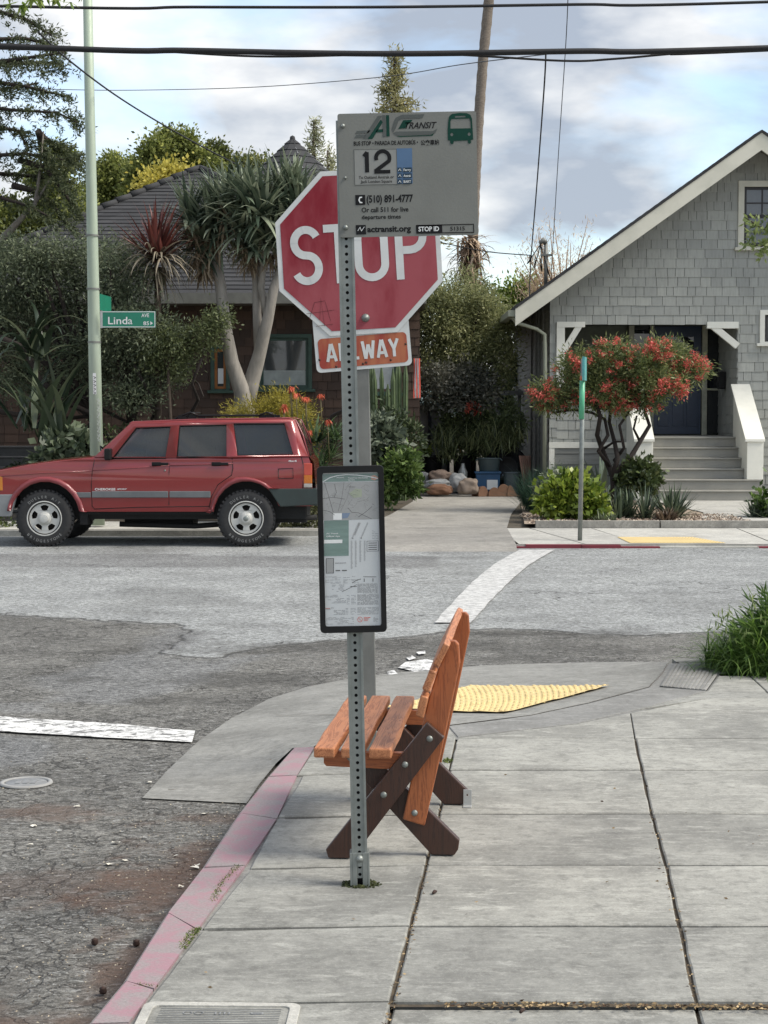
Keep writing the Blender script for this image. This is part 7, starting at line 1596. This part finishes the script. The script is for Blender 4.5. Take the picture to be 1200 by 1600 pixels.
shrub('tall hedge closing the view between the houses behind the fence', [(720, 640, 40, 34), (770, 630, 36, 34), (810, 640, 24, 40), (750, 680, 60, 34), (700, 600, 30, 30), (800, 600, 20, 24)], 9000, .12, .05, LF('back hedge', (.03, .045, .02), (.22, .26, .12), .5, .3, (.09, .12, .05)), 44, 'hedge', name='hedge', tuft=.25, dy=1)
f = Fol(); t = thing('grassy_plant', 'long bladed drooping green plant behind the dark round lid', 'plant', (P(770, 645, 34).x, 34, 0))
for a, b in ((745, 705), (770, 710), (790, 705), (700, 720), (760, 690), (810, 690), (695, 700)): f.blades(P(a, b, 34), 60, .6, .025, (30, 88), 80, 5, .12)
f.build('blade', LF('long blades', (.04, .06, .025), (.32, .36, .18), .45, .3, (.15, .18, .085)), t)
f = Fol(); t = thing('red_flower_plant', 'dark plant with a few red blooms behind the bins', 'plant', (P(738, 645, 34.1).x, 34.1, 0)); f.blades(P(738, 655, 34.1), 40, .35, .03, (10, 85), 60, 4, .1); f.build('blade', dkg, t); f = Fol(); f.clumps(cl_([(738, 632, 8, 6), (745, 640, 5, 4), (728, 640, 4, 3)], 34, .1), 160, .05, .03, tuft=.05); f.build('flower', LF('red bloom', (.3, .04, .03), (.6, .14, .09), .6, .2), t)
# ---- front garden of the grey house
Y = 28.6; gb = P(960, 735, Y)
cg = cl_([(870, 618, 38, 22), (905, 590, 42, 30), (950, 570, 44, 30), (1000, 575, 46, 32), (1045, 560, 40, 26), (1075, 575, 28, 22), (930, 610, 40, 22), (985, 615, 44, 20), (905, 562, 22, 16), (960, 545, 34, 14), (1030, 545, 24, 14), (1025, 600, 34, 18), (848, 612, 20, 14), (1090, 572, 14, 12), (1060, 605, 14, 14), (900, 625, 34, 14), (960, 628, 36, 14), (1010, 630, 26, 12), (1045, 590, 34, 20), (860, 630, 20, 10)], Y, 1.0)
t = thing('flowering_tree', 'small spreading tree covered in red blossoms in front of the grey porch', 'flowering tree', (gb.x, Y, .05)); mb = MB()
for l, r_ in (([(960, 775), (958, 745), (950, 725), (940, 700), (933, 680), (938, 650), (930, 625)], .075), ([(958, 745), (965, 715), (960, 690), (952, 660), (956, 625)], .06), ([(952, 728), (935, 705), (950, 680), (945, 655), (925, 645), (895, 640), (865, 645)], .045), ([(962, 740), (985, 715), (1000, 690), (1015, 665), (1008, 645), (1010, 620)], .06), ([(960, 720), (975, 700), (968, 665), (985, 640), (1000, 615)], .04), ([(1000, 690), (990, 670), (995, 650)], .03), ([(945, 700), (960, 690), (972, 690)], .03), ([(940, 650), (915, 625), (900, 600)], .03)):
    r_ *= .78; pts = [P(a, b, Y + .22 * math.sin(i * 1.1 + r_ * 90)) for i, (a, b) in enumerate(l)]; mb.tube(pts, [r_ * (1 - .6 * i / len(pts)) for i in range(len(pts))], 8)
limbs(mb, P(945, 640, Y), cg[::2], .025); limbs(mb, P(995, 630, Y), cg[1::2], .025)
mb.build('trunk', barkd, t, world=True); f = Fol(); f.clumps(cg, 26000, .085, .018, tuft=.14, out=1.2, shell=(.3, 1.0)); f.build('crown', LF('grevillea leaves', (.04, .065, .022), (.36, .38, .16), .5, .4, (.16, .20, .07)), t)
f = Fol(); cla = np.array(cg); 
for k in range(190):
    c = cla[rng.integers(len(cla))]; q = rng.normal(size=3); q /= np.linalg.norm(q); q[1] = -abs(q[1]); p = c[:3] + q * c[3:6] * 1.02; m = 30; f.leaf(p + rng.normal(size=(m, 3)) * .030, rng.normal(size=(m, 3)), .05, .020, rng.uniform(0, 1, m))
f.build('blossom', LF('red blossom', (.45, .06, .05), (.85, .28, .22), .6, .35, (.68, .14, .11)), t)
def spiky(label, px, py, Y, n, L, w, mat, el=(15, 88), droop=15, fat=.6, name='agave_plant', cat='agave', multi=1, sp=.25):
    c = P(px, py, Y); t = thing(name, label, cat, (c.x, Y, fz(Y))); f = Fol()
    for k in range(multi): q = (c.x + (random.uniform(-sp, sp) if multi > 1 else 0), Y + (random.uniform(-sp, sp) * .6 if multi > 1 else 0), fz(Y)); f.blades(q, n, L, w, el, droop, 5, .03, fat=fat, Lv=.15)
    f.build('blade', mat, t); return t
spiky('large pale grey green agave behind the tree trunk', 938, 770, 29.6, 34, .8, .17, agav, (35, 88), 14, .75)
spiky('dark spiky aloe in the middle of the garden bed', 972, 805, 26.6, 50, .5, .05, LF('aloe dark', (.02, .035, .022), (.17, .22, .13), .45, .15, (.07, .10, .06)), (25, 88), 12, .7, 'aloe_plant', 'aloe', 3, .2)
spiky('spiky grey green aloe cluster at the right of the garden bed', 1020, 800, 26.6, 46, .55, .05, LF('aloe grey', (.03, .045, .03), (.19, .24, .15), .45, .15, (.09, .12, .075)), (20, 85), 12, .7, 'aloe_plant', 'aloe', 4, .32)
spiky('low reddish succulent rosette at the right tip of the bed', 1045, 812, 26.0, 30, .26, .06, LF('reddish succulent', (.07, .045, .03), (.26, .20, .14), .5, .15), (10, 85), 20, .7, 'succulent', 'succulent', 3, .15)
spiky('small green rosette at the front of the garden bed', 950, 815, 25.9, 26, .2, .04, LF('small rosette', (.04, .06, .035), (.2, .24, .14), .5, .15), (10, 85), 20, .7, 'succulent', 'succulent', 3, .12)
shrub('bright yellow green succulent bush behind the thin sign pole', [(880, 775, 26, 24), (910, 785, 26, 26), (860, 790, 14, 18), (930, 795, 14, 16), (895, 760, 24, 14)], 3400, .11, .075, LF('lime succulent', (.05, .09, .01), (.36, .42, .07), .4, .3, (.18, .25, .035)), 26.4, name='succulent_bush', cat='succulent', tuft=.13)
shrub('dark green rosette bush behind the aloes', [(1000, 735, 26, 14), (980, 750, 24, 14), (1015, 745, 14, 14), (1000, 755, 30, 16)], 2000, .10, .07, LF('dark rosettes', (.02, .035, .012), (.13, .17, .06), .4, .2), 28.4, tuft=.1)
f = Fol(); t = thing('fescue_clump', 'soft blue green grassy mound at the left of the garden bed', 'grass clump', (P(868, 645, 28.6).x, 28.6, .04))
for k in range(30): f.blades((P(868, 645, 28.6).x + random.uniform(-.42, .42), 28.6 + random.uniform(-.3, .3), .05), 90, .72, .010, (35, 89), 60, 5, .06)
f.build('blade', LF('fescue', (.015, .045, .03), (.11, .20, .12), .5, .3, (.045, .10, .06)), t)
shrub('grey green sprig plant in front of the grassy mound', [(870, 745, 22, 10), (850, 770, 12, 20)], 900, .07, .02, greyg, 27.2)
spiky('spiky grey green plant at the right edge beyond the walk', 1198, 790, 26.8, 40, .36, .06, LF('edge plant', (.05, .07, .05), (.25, .30, .20), .5, .2), (10, 85), 25, .6, 'aloe_plant', 'aloe', 3, .2)
shrub('green leafy bush at the right edge beside the walk', [(1195, 790, 12, 18), (1215, 785, 20, 24)], 900, .1, .06, midg, 27)
# twig of leaves in front of the attic window
t = thing('leafy_branch', 'leafy twig hanging in front of the attic window at the right edge', 'tree branch', tuple(P(1235, 400, 24))); mb = MB(); mb.tube([P(1300, 380, 24), P(1220, 372, 24), P(1180, 350, 24), P(1165, 340, 24)], [.03, .02, .012, .006], 6); mb.tube([P(1220, 372, 24), P(1190, 385, 24), P(1170, 382, 24)], [.012, .01, .005], 6); mb.build('twig', bark, t, world=True); f = Fol(); f.clumps(cl_([(1185, 350, 16, 12), (1165, 340, 8, 6), (1180, 378, 16, 8), (1205, 365, 20, 24), (1195, 345, 14, 10), (1200, 390, 10, 12)], 24, .3), 320, .10, .045, tuft=.1); f.build('leaf', LF('branch leaves', (.06, .10, .025), (.28, .34, .12), .5, .4), t)

# ------------------------------------------------------------------ bins, sacks, pots at the end of the drive
YB = 33.4; kx = lambda px, y=YB: P(px, 645, y).x; kz = lambda py, y=YB: P(0, py, y).z
gb_z = .07
def tub(name, label, cat, x0, x1, ytop, ybot, mat, Y=YB, handle=True, z0=None, group=None):
    z0 = gb_z if z0 is None else z0; xa, xb = kx(x0, Y), kx(x1, Y); r = (xb - xa) / 2; h = kz(ytop, Y) - z0; cx = (xa + xb) / 2; t = thing(name, label, cat, (cx, Y + r, z0), group=group); mb = MB()
    mb.lathe([(r * .8, 0), (r * .84, .01), (r * .93, h * .9), (r * .95, h * .93), (r * 1.0, h * .93), (r * 1.0, h), (r * .94, h), (r * .90, h * .9), (r * .78, .03), (0, .03)], 24); mb.build('tub', mat, t)
    if handle:
        mb = MB(); 
        for sg in (-1, 1): mb.tube([(sg * r * .97, -.06, h * .9), (sg * r * 1.1, -.05, h * .82), (sg * r * 1.1, .05, h * .82), (sg * r * .97, .06, h * .9)], .012, 6)
        mb.build('handle', mat, t)
    return t
blueb = MT('blue plastic', (.025, .09, .19), (.02, .07, .15), .4, bs=.05); greyp = MT('grey green plastic', (.07, .10, .105), (.055, .08, .085), .5, bs=.05); gryp = MT('grey plastic', (.085, .105, .12), (.07, .09, .10), .5, bs=.05)
t = thing('recycling_tub', 'blue rectangular plastic tub with a white label behind the sacks', 'plastic tub', (kx(763), YB + .2, gb_z)); mb = MB(); xa, xb = kx(744), kx(784); zt_ = kz(737)
w_ = (xb - xa) / 2; hh = zt_ - gb_z
def frust(mb, w0, d0, w1, d1, z0, z1): mb.add([(-w0, -d0, z0), (w0, -d0, z0), (w0, d0, z0), (-w0, d0, z0), (-w1, -d1, z1), (w1, -d1, z1), (w1, d1, z1), (-w1, d1, z1)], [(0, 1, 2, 3), (0, 1, 5, 4), (1, 2, 6, 5), (2, 3, 7, 6), (3, 0, 4, 7), (4, 5, 6, 7)])
frust(mb, w_ * .86, .15, w_ * .96, .18, 0, hh - .04); frust(mb, w_ * 1.03, .20, w_ * 1.05, .205, hh - .04, hh); mb.build('tub', blueb, t, bevel=.012)
mb = MB(); mb.bx(-.02, .18, -.181, -.176, .10, .28); mb.build('label_plate', whitei, t, bevel=.002)
tub('plastic_tub', 'small grey green tub standing on the blue tub', 'plastic tub', 747, 784, 716, 737, greyp, YB + .0, z0=zt_ + .004)
tub('plastic_tub', 'grey round handled tub right of the blue tub', 'plastic tub', 787, 814, 738, 770, gryp, YB)
t = thing('bin_lid', 'large black round lid leaning upright behind the grey tub', 'lid', (kx(796), YB + .62, gb_z)); mb = MB(); mb.lathe([(0, -.02), (.2, -.02), (.215, -.03), (.23, -.015), (.40, 0), (.43, .01), (.44, .05), (.42, .05)], 32, Matrix.Translation((0, .1, kz(734) - gb_z)) @ Matrix.Rotation(R(-8), 4, 'X'), axis='Y'); mb.bx(-.3, .3, -.0, .16, 0, kz(734) - gb_z - .3); mb.build('lid_disc', black, t)
tub('plant_pot', 'wide black plant pot behind the sacks at left', 'plant pot', 655, 693, 712, 745, black, YB + .9, False); tub('plant_pot', 'black pot under the orange leaved plant', 'plant pot', 708, 738, 712, 745, black, YB + .9, False)
t = thing('potted_plant', 'young plant with one orange and one green leaf in the black pot', 'plant', (kx(722), YB + 1.2, kz(712))); f = Fol(); c = P(722, 712, YB + 1.2); f.blades(c + Vector((0, -.1, 0)), 2, .36, .10, (60, 75), 20, 5, .01, tone=(0, .2), az=(150, 190)); f.blades(c, 3, .34, .09, (45, 70), 50, 5, .01, tone=(.7, 1), az=(-20, 20)); f.build('leaf', LF('orange and green leaf', (.42, .19, .06), (.22, .24, .08), .4, .3), t)
shrub('small yellow green succulent over the left black pot', [(664, 703, 7, 6)], 160, .10, .05, lim, YB + .9, 'succulent', name='succulent', tuft=.06)
t = thing('glass_jug', 'clear round shouldered jug standing behind the sacks', 'jug', (kx(724), YB + .25, gb_z)); mb = MB(); r_ = .09; mb.lathe([(0, 0), (r_, 0), (r_, .30), (.05, .38), (.035, .44), (.04, .46), (0, .46)], 16, Matrix.Translation((0, 0, .12))); mb.build('body', glass('jug glass', (.18, .19, .18), .1), t); mb = MB(); mb.bx(-.06, .06, -.094, -.091, .2, .34); mb.build('label_plate', MT('jug label', (.35, .36, .34), None, .6), t)
t = thing('folded_chairs', 'folded bundle of reddish poles leaning beside the bins', 'garden poles', (kx(822), YB + .2, gb_z)); mb = MB()
for k in range(6): mb.tube([P(820 + k * 1.5, 765, YB + .1 * k), P(812 + k * 3.2, 712, YB + .1 * k)], .018, 6)
mb.build('pole', MT('reddish wood', (.22, .12, .085), None, .7), t, world=True)
def sack(label, px0, px1, pt, pb_, mat, seed, Y=YB, cat='sack', name='garden_sack', sq=.8):
    xa, xb = kx(px0, Y), kx(px1, Y); w = (xb - xa) / 2; z1_, z0_ = kz(pt, Y), kz(pb_, Y); h = (z1_ - z0_) / 2; rs = random.Random(seed); bm = bmesh.new(); bmesh.ops.create_icosphere(bm, subdivisions=4, radius=1)
    from mathutils import noise
    for v in bm.verts:
        p = v.co.copy(); d = 1 + .30 * noise.noise(p * 1.9 + Vector((seed, 0, 0))) + .14 * abs(noise.noise(p * 4 + Vector((0, seed, 0)))) + .02 * noise.noise(p * 11)
        x, y, z = p.x * d, p.y * d, p.z * d; z = max(z, -.85); q = lambda t_, e: math.copysign(abs(t_) ** e, t_)
        v.co = (q(x, sq) * w, q(y, sq) * w * .7, (q(z, .85) + .85) / 1.85 * 2 * h)
    me = bpy.data.meshes.new(name); 
    for f_ in bm.faces: f_.smooth = True
    bm.to_mesh(me); bm.free(); o = link_mesh(name, me, mat, None); o.location = ((xa + xb) / 2, Y, z0_); tag(o, label, cat); return o
burl = MT('woven sack pale', (.26, .21, .17), (.17, .13, .10), .9, sc=7, bsc=60, bs=.5, bd=.01); burp = MT('woven sack pink', (.25, .185, .145), (.16, .115, .09), .9, sc=7, bsc=60, bs=.5, bd=.01); burw = MT('pale plastic sack', (.32, .33, .33), (.22, .23, .23), .6, sc=6, bsc=30, bs=.5, bd=.01); kraft = MT('brown paper bag', (.20, .105, .06), (.14, .07, .04), .85, sc=6, bsc=40, bs=.4, bd=.01)
sack('pinkish woven sack lying on top at the back of the row', 670, 707, 735, 753, burp, 1, YB - .1); sack('pale grey plastic sack at the left end of the row', 655, 672, 738, 764, burw, 2, YB + .05); sack('pale grey sack with a white top lying behind the brown bag', 662, 704, 749, 764, burw, 3, YB - .35)
sack('brown bag lying at the front left of the row', 668, 706, 757, 773, kraft, 4, YB - .6); sack('crumpled pale sack between the brown bag and the big striped sack', 702, 730, 740, 768, burw, 5, YB - .3); sack('big lumpy tan sack in front of the blue tub', 716, 748, 748, 772, burl, 6, YB - .6)
for i, (a, b, c, lb) in enumerate(((747, 764, 759, 'first rounded brown log piece right of the tan sack'), (763, 782, 761, 'second brown log piece from the tan sack'), (776, 798, 756, 'third brown log piece, lying over its neighbour'), (792, 816, 755, 'last brown log piece, pointed and at the right end'))):
    Yl = YB - .55; xa, xb = kx(a, Yl), kx(b, Yl); h = kz(c, Yl) - gb_z; mb = MB(); n_ = 12; prof = []  # curled scraps of brown paper and bark, built as half-round blocks
    for j in range(n_): q = math.pi * j / (n_ - 1); prof.append((-(xb - xa) / 2 * math.cos(q), h * (math.sin(q) ** .8) * (1 if i != 3 else (.6 + .5 * math.sin(q * 2.2)))))
    mb.plate(prof, [], -.0, .35, XZ); o = mb.build('scrap_piece', kraft, None, bevel=.012); o.location = ((xa + xb) / 2, Yl - .1, gb_z); o.rotation_euler = (R(-6), 0, R(random.uniform(-20, 20))); tag(o, lb, 'scrap', 'brown log pieces lined up before the tubs')
